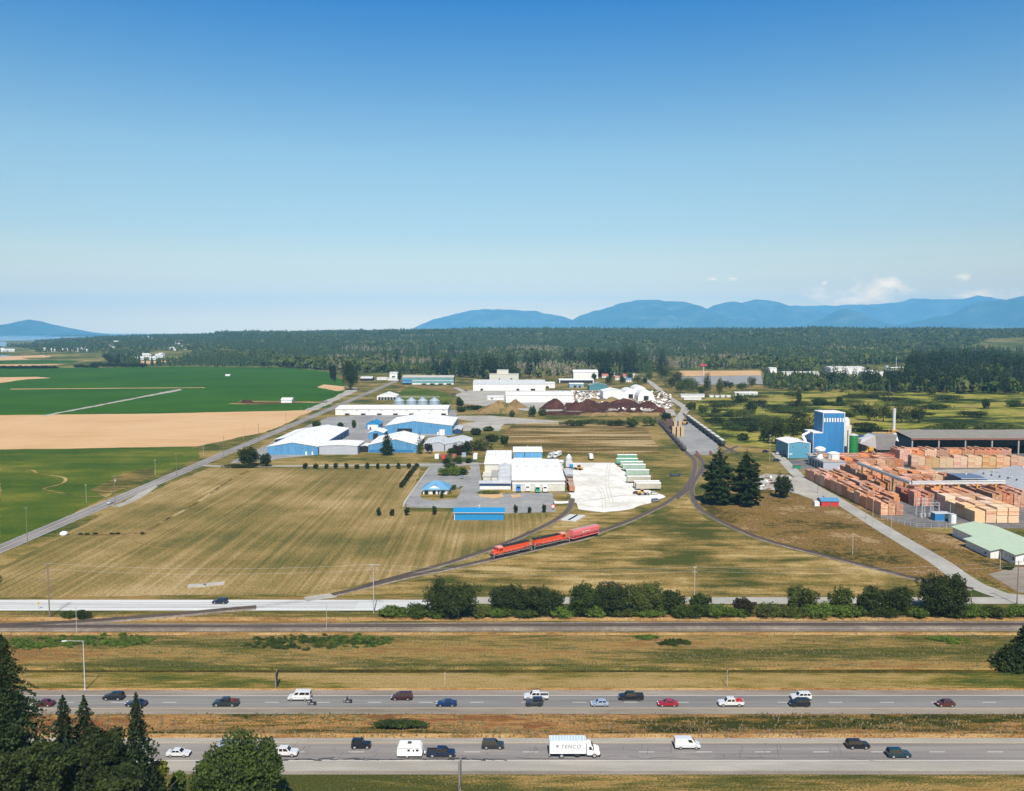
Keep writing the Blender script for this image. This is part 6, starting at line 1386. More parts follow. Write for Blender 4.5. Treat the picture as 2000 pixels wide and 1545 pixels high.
for i in range(4): bpx('small white caravan parked near the far conifers', 1386+i*11, 1394+i*11, 776, 772.5, 6, M_whitew, M_roofw, 'parked_caravan', 1.1, cat='caravan', group='white caravans near the far conifers')
bpx('big round shouldered white building rising from the dark conifers', 1622, 1690, 738, 718, 50, M_whitew, M_roofw, 'warehouse', 1.06, 'x')
bpx('lower white building just right of the big white building in the trees', 1697, 1732, 742, 727, 40, M_whitew, M_roofw, 'plant_building', 1.2, 'y')
x, y = P(1731, 744); t = thing('process_tower', 'pale steel process tower with pipes right of the white buildings in the trees', 'tower', (x, y, 0)); z = ZAT(716, y)
MB().lathe([(3.4, 0), (3.4, z), (2, z+1.5)], 0, 0, 16).build('vessel', M_silo, t); MB().lathe([(6, 0), (6, z*.5), (3, z*.72)], 15, 2, 16).build('dome', M_white, t)
q = MB(); q.cyl((0, 0, z*.9), (30, 0, z*.95), .9, .9, 8); q.cyl((30, 0, 0), (30, 0, z*.95), .8, .8, 8); q.box(6, 28, -2, 2, z*.72, z*.78); q.cyl((17, 0, z*.7), (17, 0, z*1.7), .5, .3, 6); q.build('pipework', M_galv, t)
bpx('long white glasshouse on the right horizon plain', 1930, 2080, 657, 653.5, 60, M_whitew, M_roofw, 'glasshouse', 1.1)
bpx('small white farmhouse left of the long horizon glasshouse', 1903, 1911, 657, 653, 40, M_whitew, M_roofw, 'farmhouse', 1.4)
bpx('white low sheds among trees at the right edge of the plain', 1924, 1990, 686, 681.5, 30, M_whitew, M_roofw, 'long_shed', 1.2)
bpx('white roofed store half hidden by conifers on the left of the paved lot', 1503, 1517, 728, 719, 26, M_whitew, M_roofw, 'store', 1.1)
bpx('beige low store between the far conifers', 1530, 1600, 738, 727, 26, M_cream, M_roofw, 'store', 1.05)
x, y = P(546, 657.5); z0_ = H(x, y); t = thing('water_tower', 'slim white tower on the wooded skyline', 'tower', (x*.75, y*.75, H(x*.75, y*.75)), 0); MB().lathe([(5, 0), (5, 36), (6.5, 37), (6.5, 46), (2, 49)], 0, 0, 16).build('shaft', M_white, t)
# houses of the far shore and the western hamlet
t = thing('village_house', 'small white walled house in the hamlet beyond the green fields', 'house', (0, 0, 0), 0, 'hamlet houses beyond the green fields')
MB().box(-6, 6, -4, 4, -.5, 4).build('wall', M_whitew, t)
q = MB(); q.extr([(-4.5, 3.9), (0, 7), (4.5, 3.9)], -6.4, 6.4, axis='x'); q.build('roof', M_roofg, t)
for a in (-3, 2.5): MB().box(a-.8, a+.8, -4.06, -4.01, 1.2, 2.6).build('window', M_win, t)
pr = Proto(t); hr = random.Random(21)
for (u0, u1, v0, v1, n) in ((85, 175, 684, 687, 16), (0, 34, 684, 688, 6), (282, 320, 694, 703, 8), (245, 280, 698, 704, 7), (335, 372, 682, 690, 9), (215, 235, 676, 684, 4), (1052, 1075, 676, 680, 4), (280, 300, 674, 680, 3)):
    for k in range(n):
        u, v = hr.uniform(u0, u1), hr.uniform(v0, v1); x, y = P(u, v)
        for _ in range(4):
            zz = H(x, y); x, y = P(u, v, zz)
        pr.put((x, y, H(x, y)), hr.uniform(-.6, .6), scale=hr.uniform(1.0, 1.8))
x, y = P(563, 787); shed('small white roofed barn in the middle of the green crop', P(549, 787)[0], P(570, 787)[0], y, y+12, 4, 6, M_whitew, M_roofw, 'x', nm='barn')
bpx('tiny white pump house in the green field', 440, 449, 734.5, 732, 8, M_whitew, M_roofw, 'pump_house', 1.3)
# heaps
M_bark2 = ground('bark_mulch', ['#3e2a26', '#52362f', '#684438'], big=.08, mid=.5, fine=1.5, fa=.3)
M_soil = ground('heaped_soil', ['#6a5a40', '#8a7352', '#a58a68', '#5c6238'], big=.05, mid=.3, fine=1.2, fa=.3)
def heap(lb, u0, u1, vb, vt, m_, seed, grp, dep=1.0, nm='bark_heap'):
    (x0, y0), (x1, _) = P(u0, vb), P(u1, vb); W = x1-x0; z = ZAT(vt, y0+W*.25*dep); r = np.random.default_rng(seed); n, k = 22, 16; V = []
    ph = r.uniform(0, 6, 8); npk = max(1, int(W/max(z, 1)/2.6)); pk = [(r.uniform(.25, .75) if npk == 1 else (i+.5)/npk+r.uniform(-.06, .06), r.uniform(.35, .65), r.uniform(.75, 1)) for i in range(npk)]
    for j in range(k+1):
        for i in range(n+1):
            a, b_ = i/n, j/k; ww = max(.16, .5/npk)
            hz = max(max(0, 1-math.hypot((a-p[0])/ww/1.15, (b_-p[1])/.5))*p[2] for p in pk)
            edge = min(1, min(a, 1-a, b_, 1-b_)*8); hz = max(hz, .38*edge*(npk > 1)); hz *= 1+.16*math.sin(a*13+ph[0])*math.sin(b_*11+ph[1])+r.normal(0, .03)
            V.append((a*W, b_*W*.7*dep, max(-.3, hz*z if edge > 0 else -.3)))
    F = [(j*(n+1)+i, j*(n+1)+i+1, (j+1)*(n+1)+i+1, (j+1)*(n+1)+i) for j in range(k) for i in range(n)]
    o_ = MB().add(V, F).build(nm, m_, None, (x0, y0, 0), smooth=True); tag(o_, lb, 'heap', grp); return o_
hg = 'bark and soil heaps'
heap('broad brown green soil heap at the left of the heaps', 925, 1020, 808, 780, M_soil, 1, hg, .5, 'soil_heap'); heap('grey brown soil heap below the brilliant white shed', 985, 1035, 798, 778, M_soil, 2, hg, .8, 'soil_heap')
heap('steep brown heap with a peak left of the bark heaps', 1050, 1104, 800, 772, M_bark2, 3, hg); heap('dark red brown bark cone, first after the peak heap', 1094, 1140, 803, 783, M_bark2, 4, hg, .9)
heap('wide dark bark ridge in the middle of the yard', 1130, 1204, 804, 776, M_bark2, 5, hg, .8); heap('rear dark bark ridge behind the small cones', 1176, 1250, 792, 773, M_bark2, 6, hg, .5)
for i, u in enumerate((1211, 1234, 1253)): heap('small bark cone, '+['first', 'second', 'third'][i]+' in the row of small cones', u-12, u+12, 808, 793, M_bark2, 7+i, hg)
heap('low dark mulch spill joining the heaps', 1056, 1304, 811, 802, M_bark2, 31, hg, .3); heap('broad irregular dark mulch field behind the front heaps', 1100, 1290, 798, 783, M_bark2, 33, hg, .35); heap('tan wood chip bank behind the bark cones', 1140, 1215, 786, 774, M_soil, 32, hg, .6, 'chip_heap')
heap('low bark bank at the right end of the heaps', 1260, 1302, 808, 792, M_bark2, 11, hg, .6); heap('small pink brown wood chip heap by the north road', 1300, 1322, 800, 791, M_soil, 12, hg, .7, 'chip_heap')
heap('long low soil bank beyond the cut soil field', 1130, 1300, 812, 804, M_soil, 13, hg, .12, 'soil_bank')
heap('brown straw heap beside the white roofed barn in the crop', 466, 497, 787, 779, M_bark2, 14, None, .5, 'straw_heap')
heap('pale sandy heap in the grass behind the cement works', 922, 948, 880, 868, M_soil, 15, None, .7, 'sand_heap')
heap('debris heap in the grass above the trackside trees', 1196, 1224, 1150, 1139, M_soil, 16, None, .7, 'debris_heap')

# pale rubble between the heaps and the white sheds
rq = random.Random(12); q = MB()
for i in range(1500):
    x, y = P(rq.uniform(1085, 1310), rq.uniform(764, 800)); s_ = rq.uniform(.5, 2.2); q.hexa([(x-s_, y-s_, .05), (x+s_, y-s_*.6, .05), (x+s_*.8, y+s_, .05), (x-s_*.7, y+s_*.8, .05), (x-s_*.5, y-s_*.4, s_*.8), (x+s_*.4, y-s_*.5, s_*.5), (x+s_*.4, y+s_*.4, s_*.7), (x-s_*.3, y+s_*.5, s_*.6)], i % 3)
tag(q.build('rubble', [M_white, M_soil, M_bark2]), 'scattered pale and brown rubble between the mulch heaps and the white sheds', 'rubble', kind='stuff')
# ------------------------------------------------------------------ central works
W0 = shed('main white roofed hall of the central works with loading docks', 0, 29.4, 468, 545, 5.8, 6.6, M_cream, M_roofw, 'x', nm='works_hall', feats=[('S', 0, 29.4, 4.4, 5.2, M_concr, 'parapet_band'), ('S', 9.6, 12.4, 0, 3.2, M_dkopen, 'dock_opening'), ('S', 15.5, 16, 0, 3.4, M_concr, 'dock_post'), ('S', 22, 23.2, 1.5, 2.7, M_win, 'window'), ('S', 27, 28.2, 0, 2.2, M_dark, 'door')])
shed('white canopy along the front of the main works hall', .2, 29.2, 465.2, 467.8, 3.9, 4.2, M_cream, M_roofw, 'x', nm='canopy', oh=.2, z0=0)
shed('tall white and light blue upper block of the central works', 1, 19.5, 546, 569, 10.6, 11.6, M_whitew, M_roofw, 'x', nm='works_block', group=None, feats=[('S', 0, 18.5, 6.6, 10.3, M_lblue, 'blue_panel'), ('S', 7, 7.3, 6.6, 10.3, M_dark, 'panel_joint'), ('S', 11, 16, 5.4, 5.9, M_teal, 'sign_strip')])
shed('white roofed left wing of the central works with cream front', -16.4, -.6, 505, 562, 9.0, 9.6, M_cream, M_roofw, 'x', nm='works_wing', feats=[('S', 3.6, 5, 0, 2.4, M_dark, 'door')])
shed('low cream block in front of the left wing of the works', -16.8, -12.3, 488, 504.6, 4.2, 4.21, M_cream, M_cream, nm='works_block')
shed('narrow white block beside the low cream works block', -11.8, -8.2, 482, 504.6, 5.2, 5.21, M_cream, M_concr, nm='works_block')
t = thing('corrugated_bin', 'tall grey corrugated storage bin between wing and hall of the works', 'silo', (-7.9, 478, 0)); 
MB().box(0, 7.2, 0, 12, 0, 6.4).build('lower_bin', M_greyw, t); MB().box(.2, 7.0, 12.2, 26, 0, 8.6).build('upper_bin', M_greyw, t)
q = MB(); q.extr([(-.15, 6.42), (3.6, 7.6), (7.35, 6.42)], -.15, 12.1); q.extr([(.05, 8.62), (3.6, 10.0), (7.15, 8.62)], 12.15, 26.1); q.build('roof', M_roofg, t)
q = MB(); 
for k in range(9): q.box(.3+k*.8, .5+k*.8, -.12, -.02, .1, 6.3)
q.build('rib', M_galv, t)
shed('low works office with navy fascia and pale roof', -18.2, -.6, 470.6, 479, 3.4, 3.9, M_whitew, M_roofg, 'x', nm='works_office', feats=[('S', 0, 17.5, 1.9, 3.3, M_navy, 'fascia'), ('S', 11.2, 13.2, 0, 2.4, M_white, 'porch'), ('S', 14, 17, 0, 1.6, M_white, 'garage_door')])
shed('narrow cream annex right of the upper works block', 20.2, 33, 541, 549, 4.6, 4.61, M_cream, M_roofw, nm='works_annex')
t = thing('dust_collector', 'grey dust collector tower with pipes at the right end of the works', 'machine', (33.2, 520, 0)); q = MB(); q.box(0, 4.2, 0, 4, 0, 8); q.lathe([(2.0, 8), (2.0, 10.5), (.4, 12.5)], 2, 2, 14)
q.build('body', M_galv, t); MB().cyl((2, 2, 12), (-2, 4, 5), .35, .35, 8).build('pipe', M_teal, t); MB().box(2.4, 4.4, -2, -.2, 5, 6.6).build('motor', M_sky, t); q = MB(); q.box(-.4, 4.6, -3, -.1, 4.6, 4.8); q.build('platform', M_dark, t)
shed('grey open loading shelter over the works siding', 31.2, 35.4, 487, 508, 5.4, 5.9, M_concr, M_roofg, nm='loading_shelter', feats=[('S', .3, 3.9, 0, 4.6, M_dkopen, 'opening')])
def railbox(lb, x, y, rz, m_):
    t = thing('open_rail_car', lb, 'rail car', (x, y, .1), rz); q = MB(); q.box(-1.5, 1.5, -8, 8, 1.0, 3.6); q.build('body', m_, t); q = MB(); q.box(-1.3, 1.3, -7.8, 7.8, 3.602, 3.62, 0); q.build('load', mat('sand_load', (.42, .28, .18), .9, nscale=1, namt=.2), t)
    for a in (-5.6, 5.6):
        w_ = MB(); w_.box(-1.2, 1.2, a-1.1, a+1.1, .35, .9); w_.build('bogie', M_under, t)
    return t
railbox('orange brown rail car at the works siding', 32.8, 468, .02, mat('rust_orange_paint', (.45, .17, .08), .7, nscale=.8, namt=.2))
railbox('dark rail car half inside the siding shelter', 33.2, 485.5, .02, mat('weathered_brown_car', (.16, .12, .10), .8, nscale=.8, namt=.2))
# docked lorries
def lorry(lb, x, y, rz, cabm, boxm, L=7, nm='lorry', grp='lorries at the works', bare=False):
    t = thing(nm, lb, 'lorry', (x, y, .12), rz, grp)
    if not bare:
        MB().box(-1.25, 1.25, -L, 0, 1.0, 3.7).build('cargo_box', boxm, t)
    MB().box(-.9, .9, -L, 3.2, .6, .98).build('chassis', M_trim, t)
    q = MB(); q.extr([(.3, .6), (.3, 2.9), (1.2, 2.95), (1.9, 2.1), (3.1, 1.8), (3.3, .6)], -1.15, 1.15, axis='y'); o_ = q.build('cab', cabm, t); o_.rotation_euler = (0, 0, math.pi/2)
    q = MB(); q.hexa([(-.95, 1.28, 2.78), (.95, 1.28, 2.78), (.95, 1.94, 2.12), (-.95, 1.94, 2.12), (-.95, 1.34, 2.86), (.95, 1.34, 2.86), (.95, 2.0, 2.2), (-.95, 2.0, 2.2)]); q.build('windscreen', M_glass, t)
    for s_ in (-1, 1):
        for a in (2.4, -L+1.2, -L+2.4): MB().cyl((s_*1.0, a, .5), (s_*1.3, a, .5), .5, .5, 12).build('wheel', M_tyre, t)
        MB().box(s_*.8-.15, s_*.8+.15, 3.2, 3.32, .9, 1.15).build('headlight', M_lampf, t)
    return t
M_lgreen = mat('green_cab_paint', (.01, .28, .17), .4, coat=.5)
lorry('green cab lorry parked at the works loading dock', 14.1, 462, math.pi, M_lgreen, M_box); lorry('white lorry right of the green cab lorry at the dock', 18.2, 463.5, math.pi, PA['wht'], M_box); lorry('blue lorry at the left end of the works dock', 3.6, 464, math.pi, mat('bright_blue_cab', (.03, .17, .45), .4, coat=.5), mat('blue_box', (.10, .30, .6), .5, nscale=.5, namt=.1), 4); lorry('small pale lorry left of the dark dock opening', 8.6, 465, math.pi, PA['wht'], M_box, 4)
lorry('white tanker lorry parked behind the works', 31, 590, -.35+math.pi, PA['wht'], M_box, 9, 'parked_lorry'); lorry('second pale lorry beside the white tanker lorry behind the works', 27, 588, -.5+math.pi, PA['wht'], M_galv, 8, 'parked_lorry')
lorry('white box lorry parked north of the white gravel yard', 54.5, 586, 0, PA['wht'], M_box, 8, 'parked_lorry')
# long trailers on the white yard
M_tg = mat('green_trailer_side', (.13, .36, .22), .6, nscale=.5, namt=.2); M_tc = mat('cream_trailer_side', (.45, .42, .33), .6, nscale=.5, namt=.15); M_tp = mat('pale_green_trailer_side', (.34, .46, .36), .6, nscale=.5, namt=.2)
TRL = [(1206, 1244, 900, M_tg, 'rear green trailer standing north of the trailer row'), (1204, 1246, 908, M_tg, 'green sided trailer at the far end of the row'), (1212, 1256, 914, M_tp, 'white topped trailer, second in the row on the white yard'), (1216, 1261, 920, M_tp, 'white topped trailer, third in the row on the white yard'), (1223, 1268, 931, M_tp, 'pale green trailer in the middle of the row'), (1225, 1271, 944, M_tc, 'olive cream trailer next to the nearest pair'), (1238, 1288, 954, M_tc, 'white topped trailer just behind the nearest cream one'), (1242, 1291, 958, M_tc, 'cream trailer nearest the camera on the white yard')]
for (u0, u1, vb, m_, lb) in TRL:
    (x0, y0), (x1, _) = P(u0, vb), P(u1, vb); t = thing('storage_trailer', lb, 'trailer', (x0, y0, .1), 0, 'long trailers parked on the white yard'); L = x1-x0
    MB().box(0, L, 0, 2.8, .9, 3.9).build('body', m_, t); q = MB(); q.extr([(-.08, 3.91), (.3, 4.15), (2.5, 4.15), (2.88, 3.91)], -.08, L+.08, axis='x'); q.build('roof', M_roofw, t)
    MB().box(-.05, -.004, .1, 2.7, 1.0, 3.8).build('rear_door', m_ if m_ is not M_tc else M_trim, t)
    for a in (L*.12, L*.2, L*.85):
        for b_ in (.25, 2.35): MB().cyl((a, b_, .48), (a, b_+.25, .48), .48, .48, 10).build('wheel', M_tyre, t)
    MB().box(L*.05, L*.95, .9, 1.9, .7, .89).build('chassis', M_trim, t)
x, y = P(1281, 980); t = vehicle('minivan', 'parked_van', 'lilac grey van parked at the tip of the white yard', 'van', (x, y, .1), .6, paint('lilac_grey_paint', (.35, .34, .42)), None)
x, y = P(1261, 965)
for i, (u, v, p, lb) in enumerate(((1244, 965, 'dred', 'small dark red car by the junk at the trailer row'), (1259, 967, 'slv', 'pale car among the junk at the trailer row'), (1278, 966, 'wht', 'white car at the right of the junk by the trailer row'))): xx, yy = P(u, v); vehicle('hatchback', 'parked_car', lb, 'car', (xx, yy, .1), .2*i, PA[p], 'cars among the junk by the trailers')
x, y = P(1255, 967); M_yel = mat('construction_yellow', (.62, .34, .04), .5, nscale=1, namt=.1)
def loader(lb, loc, rz=0, s=1.0):
    t = thing('wheel_loader', lb, 'loader', loc, rz); t.scale = (s, s, s)
    MB().extr([(-2.8, .8), (-2.8, 1.9), (-.6, 2.0), (.8, 1.5), (.9, .8)], -.9, .9, ch=.1).build('body', M_yel, t); MB().box(-1.0, .4, -.8, .8, 1.9, 3.1).build('cab', M_glass, t); MB().box(-1.1, .5, -.9, .9, 3.1, 3.2).build('cab_roof', M_yel, t)
    q = MB()
    for s_ in (-1, 1): q.cyl((.6, s_*.5, 1.5), (2.9, s_*.5, .7), .14, .12, 6)
    q.build('boom', M_yel, t); MB().extr([(2.7, .2), (2.7, 1.2), (3.0, 1.3), (3.7, .3), (3.6, .15)], -1.3, 1.3).build('bucket', M_dark, t)
    for a in (-1.9, 1.2):
        for s_ in (-1, 1): MB().cyl((a, s_*.85, .75), (a, s_*1.3, .75), .75, .75, 14).build('wheel', M_tyre, t)
loader('small yellow loader among the junk by the trailer row', (x, y, .1), .1)
x, y = P(1130, 918); loader('dark loader alone on the white gravel yard', (x, y, .1), 2.4); 
t = thing('flatbed_trailer', 'dark blue empty trailer frame in the grass right of the trailers', 'trailer', (*P(1309, 931), 0)); MB().box(0, 6.4, 0, 2.2, .7, 1.0).build('deck', M_navy, t)
for k in (0, 5.8): MB().box(k, k+.6, 0, 2.2, 1.0, 1.9).build('headboard', M_navy, t)
for a in (1, 5.4): MB().cyl((a, -.1, .4), (a, 2.3, .4), .4, .4, 10).build('wheel', M_tyre, t)
# crossing slabs and the little things behind the works drive
for i, (u, v) in enumerate(((1113, 1012), (1126, 1013))):
    x, y = P(u, v); t_ = MB().box(-2.2, 2.2, -6.5, 6.5, 0, .5).build('concrete_slab', mat('light_slab', (.56, .56, .55), .8, nscale=.7, namt=.15), None, (x, y, .05), rz=-.42); tag(t_, ['left', 'right'][i]+' of the two long pale slabs beside the works siding', 'slab', 'pale slabs beside the siding')
x, y = P(403, 1145)
for i, (u, v, L, rz) in enumerate(((418, 1143, 7, .35), (385, 1146, 6, .1))):
    x, y = P(u, v); o_ = MB().box(-L/2, L/2, -.9, .9, 0, .7).build('timber_pile', mat('grey_timber', (.42, .40, .37), .9, nscale=1, namt=.25), None, (x, y, .05), rz=rz); tag(o_, ['larger grey timber pile by the lone navy SUV', 'smaller grey timber pile left of the larger one'][i], 'timber')
x, y = P(125, 1046); o_ = MB().lathe([(1.3, 0), (1.7, .6), (1.5, 1.5), (.5, 1.9)], 0, 0, 12).build('boulder', M_white, None, (x, y, 0), smooth=True); tag(o_, 'white rounded boulder at the edge of the hay field', 'boulder')
for i, (u, v) in enumerate(((158, 1044), (170, 1044), (186, 1043), (219, 1043), (230, 1043), (279, 1043))):
    bush('weed_clump', 'dark clump in the row along the dry field edge', u, v+1, v-2.5, 9, L_dark, 160, .4, 700+i, 'dark clumps along the dry field edge', 'plant', trunk=False)
for i, (u, v, m_, lb) in enumerate(((853, 897, M_white, 'white tank behind the garden island'), (866, 898, M_red, 'red container behind the garden island'), (887, 897, mat('brown_container', (.35, .12, .08), .7), 'brown container right of the red one'), (906, 894, M_silo, 'pale blue container behind the garden trees'), (928, 898, M_white, 'long white trailer end on behind the works drive'))):
    x, y = P(u, v); t = thing('storage_container', lb, 'container', (x, y, 0), 0, 'containers behind the works drive'); L = 12 if i == 4 else 5
    MB().box(-1.4, 1.4, 0, L, .3, 3.0).build('body', m_, t); MB().box(-1.45, 1.45, -.05, L+.05, 3.0, 3.1).build('roof', M_roofw if i in (0, 4) else m_, t); MB().box(-1.2, 1.2, .2, L-.2, 0, .3).build('base', M_trim, t); MB().box(-.04, .04, -.06, -.005, .4, 2.9).build('door_bar', M_galv, t)
xx, yy = P(902, 934); vehicle('suv', 'parked_car', 'pale blue car in the works car park by the garden island', 'car', (xx, yy, .1), math.pi/2, PA['slv'], None)
xx, yy = P(912, 922); vehicle('sedan', 'parked_car', 'white car parked above the pale blue car', 'car', (xx, yy, .1), math.pi/2+.2, PA['wht'], None)
# hipped roof office
(x0, y0), (x1, _) = P(824, 966), P(877, 966); W = x1-x0; D = 16; t = thing('office_building', 'small office with light blue hipped roof and white gable', 'office', (x0, y0, 0)); M_oblue = mat('light_blue_shingle_roof', (.13, .32, .50), .6, nscale=.8, namt=.08)
MB().box(.6, W-.4, .6, D-.6, 0, 2.7).build('wall', M_whitew, t)
q = MB(); q.add([(-.4, -.4, 2.6), (W+.4, -.4, 2.6), (W+.4, D+.4, 2.6), (-.4, D+.4, 2.6), (W*.38, D*.5, 6.2), (W*.62, D*.55, 6.2)], [(0, 1, 5, 4), (1, 2, 5), (2, 3, 4, 5), (3, 0, 4), (3, 2, 1, 0)]); q.build('roof', M_oblue, t)
q = MB(); q.add([(W*.22, 1.2, 3.2), (W*.68, 1.2, 3.2), (W*.45, 1.2, 5.0), (W*.45, D*.45, 5.0)], [(0, 1, 2), (1, 3, 2), (0, 2, 3)]); q.build('gable_roof', M_oblue, t); MB().add([(W*.24, 1.1, 3.22), (W*.66, 1.1, 3.22), (W*.45, 1.1, 4.85)], [(0, 1, 2)]).build('gable_front', M_white, t)
for k in (.12, .4, .75): MB().box(W*k, W*k+1.5, .54, .595, .9, 2.1).build('window', M_win, t)
MB().box(W*.58, W*.58+1.0, .54, .595, 0, 2.2).build('door', M_navy, t)
# bright blue shed in front
(x0, y0), (x1, _) = P(887, 1016), P(984, 1016); t = shed('bright blue metal shed at the front of the works', x0, x1, y0, y0+9.5, 3.7, 4.9, M_sky, M_sky, 'x', nm='blue_shed', oh=.5, feats=[('W', 0, .3, 0, 3.7, M_white, 'corner_post'), ('S', 0, .25, 0, 3.6, M_white, 'corner_post')])

# ------------------------------------------------------------------ mill
M_tower = mat('blue_tower_cladding', (.03, .20, .46), .5, nscale=.35, namt=.2, stretch=(1, 1, .12), wave=1.6)
t = thing('blue_tower', 'tall blue stepped mill tower with a row of pale panels near its top', 'tower', (210.5, 590, 0))
MB().box(0, 21.6, 0, 18, 0, 17.6).build('lower_block', M_tower, t); MB().box(6.6, 21.6, 0, 18, 17.6, 31.4).build('upper_block', M_tower, t)
q = MB(); q.box(-.2, 6.6, -.2, 18.2, 17.62, 18.0); q.box(6.4, 21.8, -.2, 18.2, 31.42, 31.9); q.build('roof', M_roofw, t)
q = MB(); q.box(-.16, .1, -.16, .1, 0, 17.6); q.box(6.44, 6.7, -.16, .1, 17.6, 31.4); q.box(21.4, 21.76, -.16, .1, 0, 31.4); q.box(.1, 6.5, -.16, -.01, 17.3, 17.6); q.build('white_trim', M_white, t)
for k in range(8): MB().box(7.2+k*1.85, 8.1+k*1.85, -.12, -.01, 25.2, 28.0).build('pale_panel', M_white, t)
MB().box(-.08, -.005, 1.5, 5, 0, 4).build('door', M_navy, t)
t = thing('dust_pipe', 'white bent duct at the left shoulder of the blue tower', 'duct', (208.5, 597, 0)); q = MB(); q.cyl((0, 0, 2), (-1, 0, 11), 1.0, 1.0, 12); q.cyl((-1, 0, 11), (-3.2, 0, 15), 1.0, 1.0, 12); q.cyl((-3.2, 0, 15), (1.8, 0, 17.4), .9, .9, 12); q.build('duct', M_white, t)
t = shed('small light blue building with white trim left of the tower', 192.5, 208, 588, 616, 10.4, 11.6, mat('sky_blue_siding', (.10, .31, .44), .6, nscale=.3, namt=.06, wave=2.0), M_roofw, nm='blue_building', feats=[('S', 0, .4, 0, 10.2, M_white, 'corner_trim'), ('S', 15.1, 15.5, 0, 10.2, M_white, 'corner_trim'), ('S', 3, 3.7, 7.6, 8.4, M_win, 'window'), ('S', 12, 12.7, 7.6, 8.4, M_win, 'window'), ('W', 6, 11, 0, 5, M_navy, 'loading_door'), ('W', 14, 17, 0, 3, M_navy, 'loading_door'), ('S', .8, 3, 2.6, 3.3, M_white, 'name_board')])
MB()
t = thing('blue_kiosk', 'small deep blue canopy building in front of the light blue one', 'building', (200.5, 566, 0)); MB().box(1.5, 5.6, 2, 7, 0, 5.0).build('wall', M_mblue, t); MB().box(-.5, 7.5, -1, 9, 5.02, 5.5).build('roof', M_concr, t); MB().cyl((6.8, -.3, 0), (6.8, -.3, 5), .2, .2, 8).build('column', M_mblue, t); MB().box(2, 4.4, 1.94, 1.995, 0, 2.6).build('door', M_white, t)
t = thing('green_silo', 'tall bright green silo at the right of the blue tower', 'silo', (236.5, 585, 0)); q = MB().lathe([(3.1, 0), (3.1, 16.4)], 0, 0, 24); 
q.build('silo_wall', mat('green_silo_paint', (.01, .20, .035), .45, nscale=.4, namt=.1), t); MB().lathe([(3.2, 16.42), (3.2, 16.9), (.4, 17.8)], 0, 0, 24).build('roof', M_roofg, t)
q = MB()
for k in range(8): q.lathe([(3.11, 2*k+.9), (3.18, 2*k+1), (3.11, 2*k+1.1)], 0, 0, 24)
q.build('hoop', M_lgreen, t); MB().box(-3.9, -3.2, -1, 1, 0, 20).build('ladder_tower', M_cream, t)
t = thing('cyclone_unit', 'cream cyclone and hood standing on the green silo side', 'machine', (237, 596, 0)); MB().box(-3.6, 2.4, 0, 5, 0, 22).build('housing', M_cream, t); MB().lathe([(2.4, 22.02), (2.4, 26), (1, 27.6)], -.6, 2.4, 16).build('cyclone', M_white, t)
# grey bin building with tanks
t = thing('bin_building', 'grey bin building with dark west side below the white tanks', 'building', (197, 533, 0)); MB().box(0, 14.4, 0, 28, 0, 5.6).build('wall', M_greyw, t); MB().box(-.2, 14.6, -.2, 28.2, 5.62, 6.0).build('roof', M_concr, t); MB().box(9, 11, -.08, -.01, 1, 2.4).build('hatch', M_white, t)
for k in range(5): MB().box(-.08, -.01, 1.5+k*5, 4.5+k*5, .3, 4.6).build('bin_door', M_dark, t)
t = thing('white_tank', 'wide white round tank on the roof of the bin building', 'tank', (207.5, 544, 6.02)); MB().lathe([(3.7, 0), (3.7, 3.6), (3.9, 3.7), (3.9, 4.0), (1.5, 4.9)], 0, 0, 24).build('shell', M_white, t); MB().box(-2.6, -1.8, -3.9, -3.6, 0, 4).build('ladder', M_galv, t)
t = thing('white_tank', 'mushroom shaped white tank left of the wide round tank', 'tank', (200.5, 549, 6.02)); MB().lathe([(2.2, 0), (1.7, 1.6), (1.5, 3.0), (3.4, 5.0), (3.6, 6.2), (2.2, 7.2), (.6, 7.6)], 0, 0, 20).build('shell', M_white, t)
# hopper bins on legs
M_hop = mat('grey_steel_hopper', (.30, .30, .30), .6, .2, nscale=.3, namt=.15, wave=.8)
t = thing('steel_hopper', 'big grey flared hopper bin on black legs', 'hopper', (252, 592, 0))
MB().hexa([(4, 0, 5.2), (15.5, 0, 5.2), (15.5, 10, 5.2), (4, 10, 5.2), (2, -1.5, 16), (17.5, -1.5, 16), (17.5, 11.5, 16), (2, 11.5, 16)]).build('bin', M_hop, t)
MB().add([(2, -1.5, 15.8), (2, 11, 15.8), (4, 10, 6), (4, 0, 6), (-7, 2, 9.5), (-7, 8, 9.5), (-6, 2, 12.5), (-6, 8, 12.5)], [(0, 3, 4, 6), (1, 7, 5, 2), (0, 6, 7, 1), (3, 2, 5, 4), (6, 4, 5, 7)]).build('chute', M_galv, t)
for k in range(5):
    for b_ in (1, 9): MB().box(4.3+k*2.6, 4.8+k*2.6, b_-.25, b_+.25, 0, 5.4).build('leg', M_dark, t)
for k in range(4): MB().hexa([(5.4+k*2.6, 3, 3.4), (6.4+k*2.6, 3, 3.4), (6.4+k*2.6, 6, 3.4), (5.4+k*2.6, 6, 3.4), (4.8+k*2.6, 1, 5.3), (7.2+k*2.6, 1, 5.3), (7.2+k*2.6, 9, 5.3), (4.8+k*2.6, 9, 5.3)]).build('outlet', M_dark, t)
q = MB()
for k in range(12): q.cyl((2.4+k*1.35, -1.4, 16), (2.4+k*1.35, -1.4, 17.3), .06, .06, 4)
q.cyl((2.2, -1.4, 17.2), (17.3, -1.4, 17.2), .07, .07, 4); q.cyl((2.2, 4, 17.2), (17.3, 4, 17.2), .3, .3, 6); q.cyl((13, 2, 16), (13, 2, 20.5), .2, .2, 6); q.build('walkway_rail', M_yel, t)
t = thing('steel_bins', 'pair of lower grey bins right of the green silo', 'bin', (243, 600, 0))
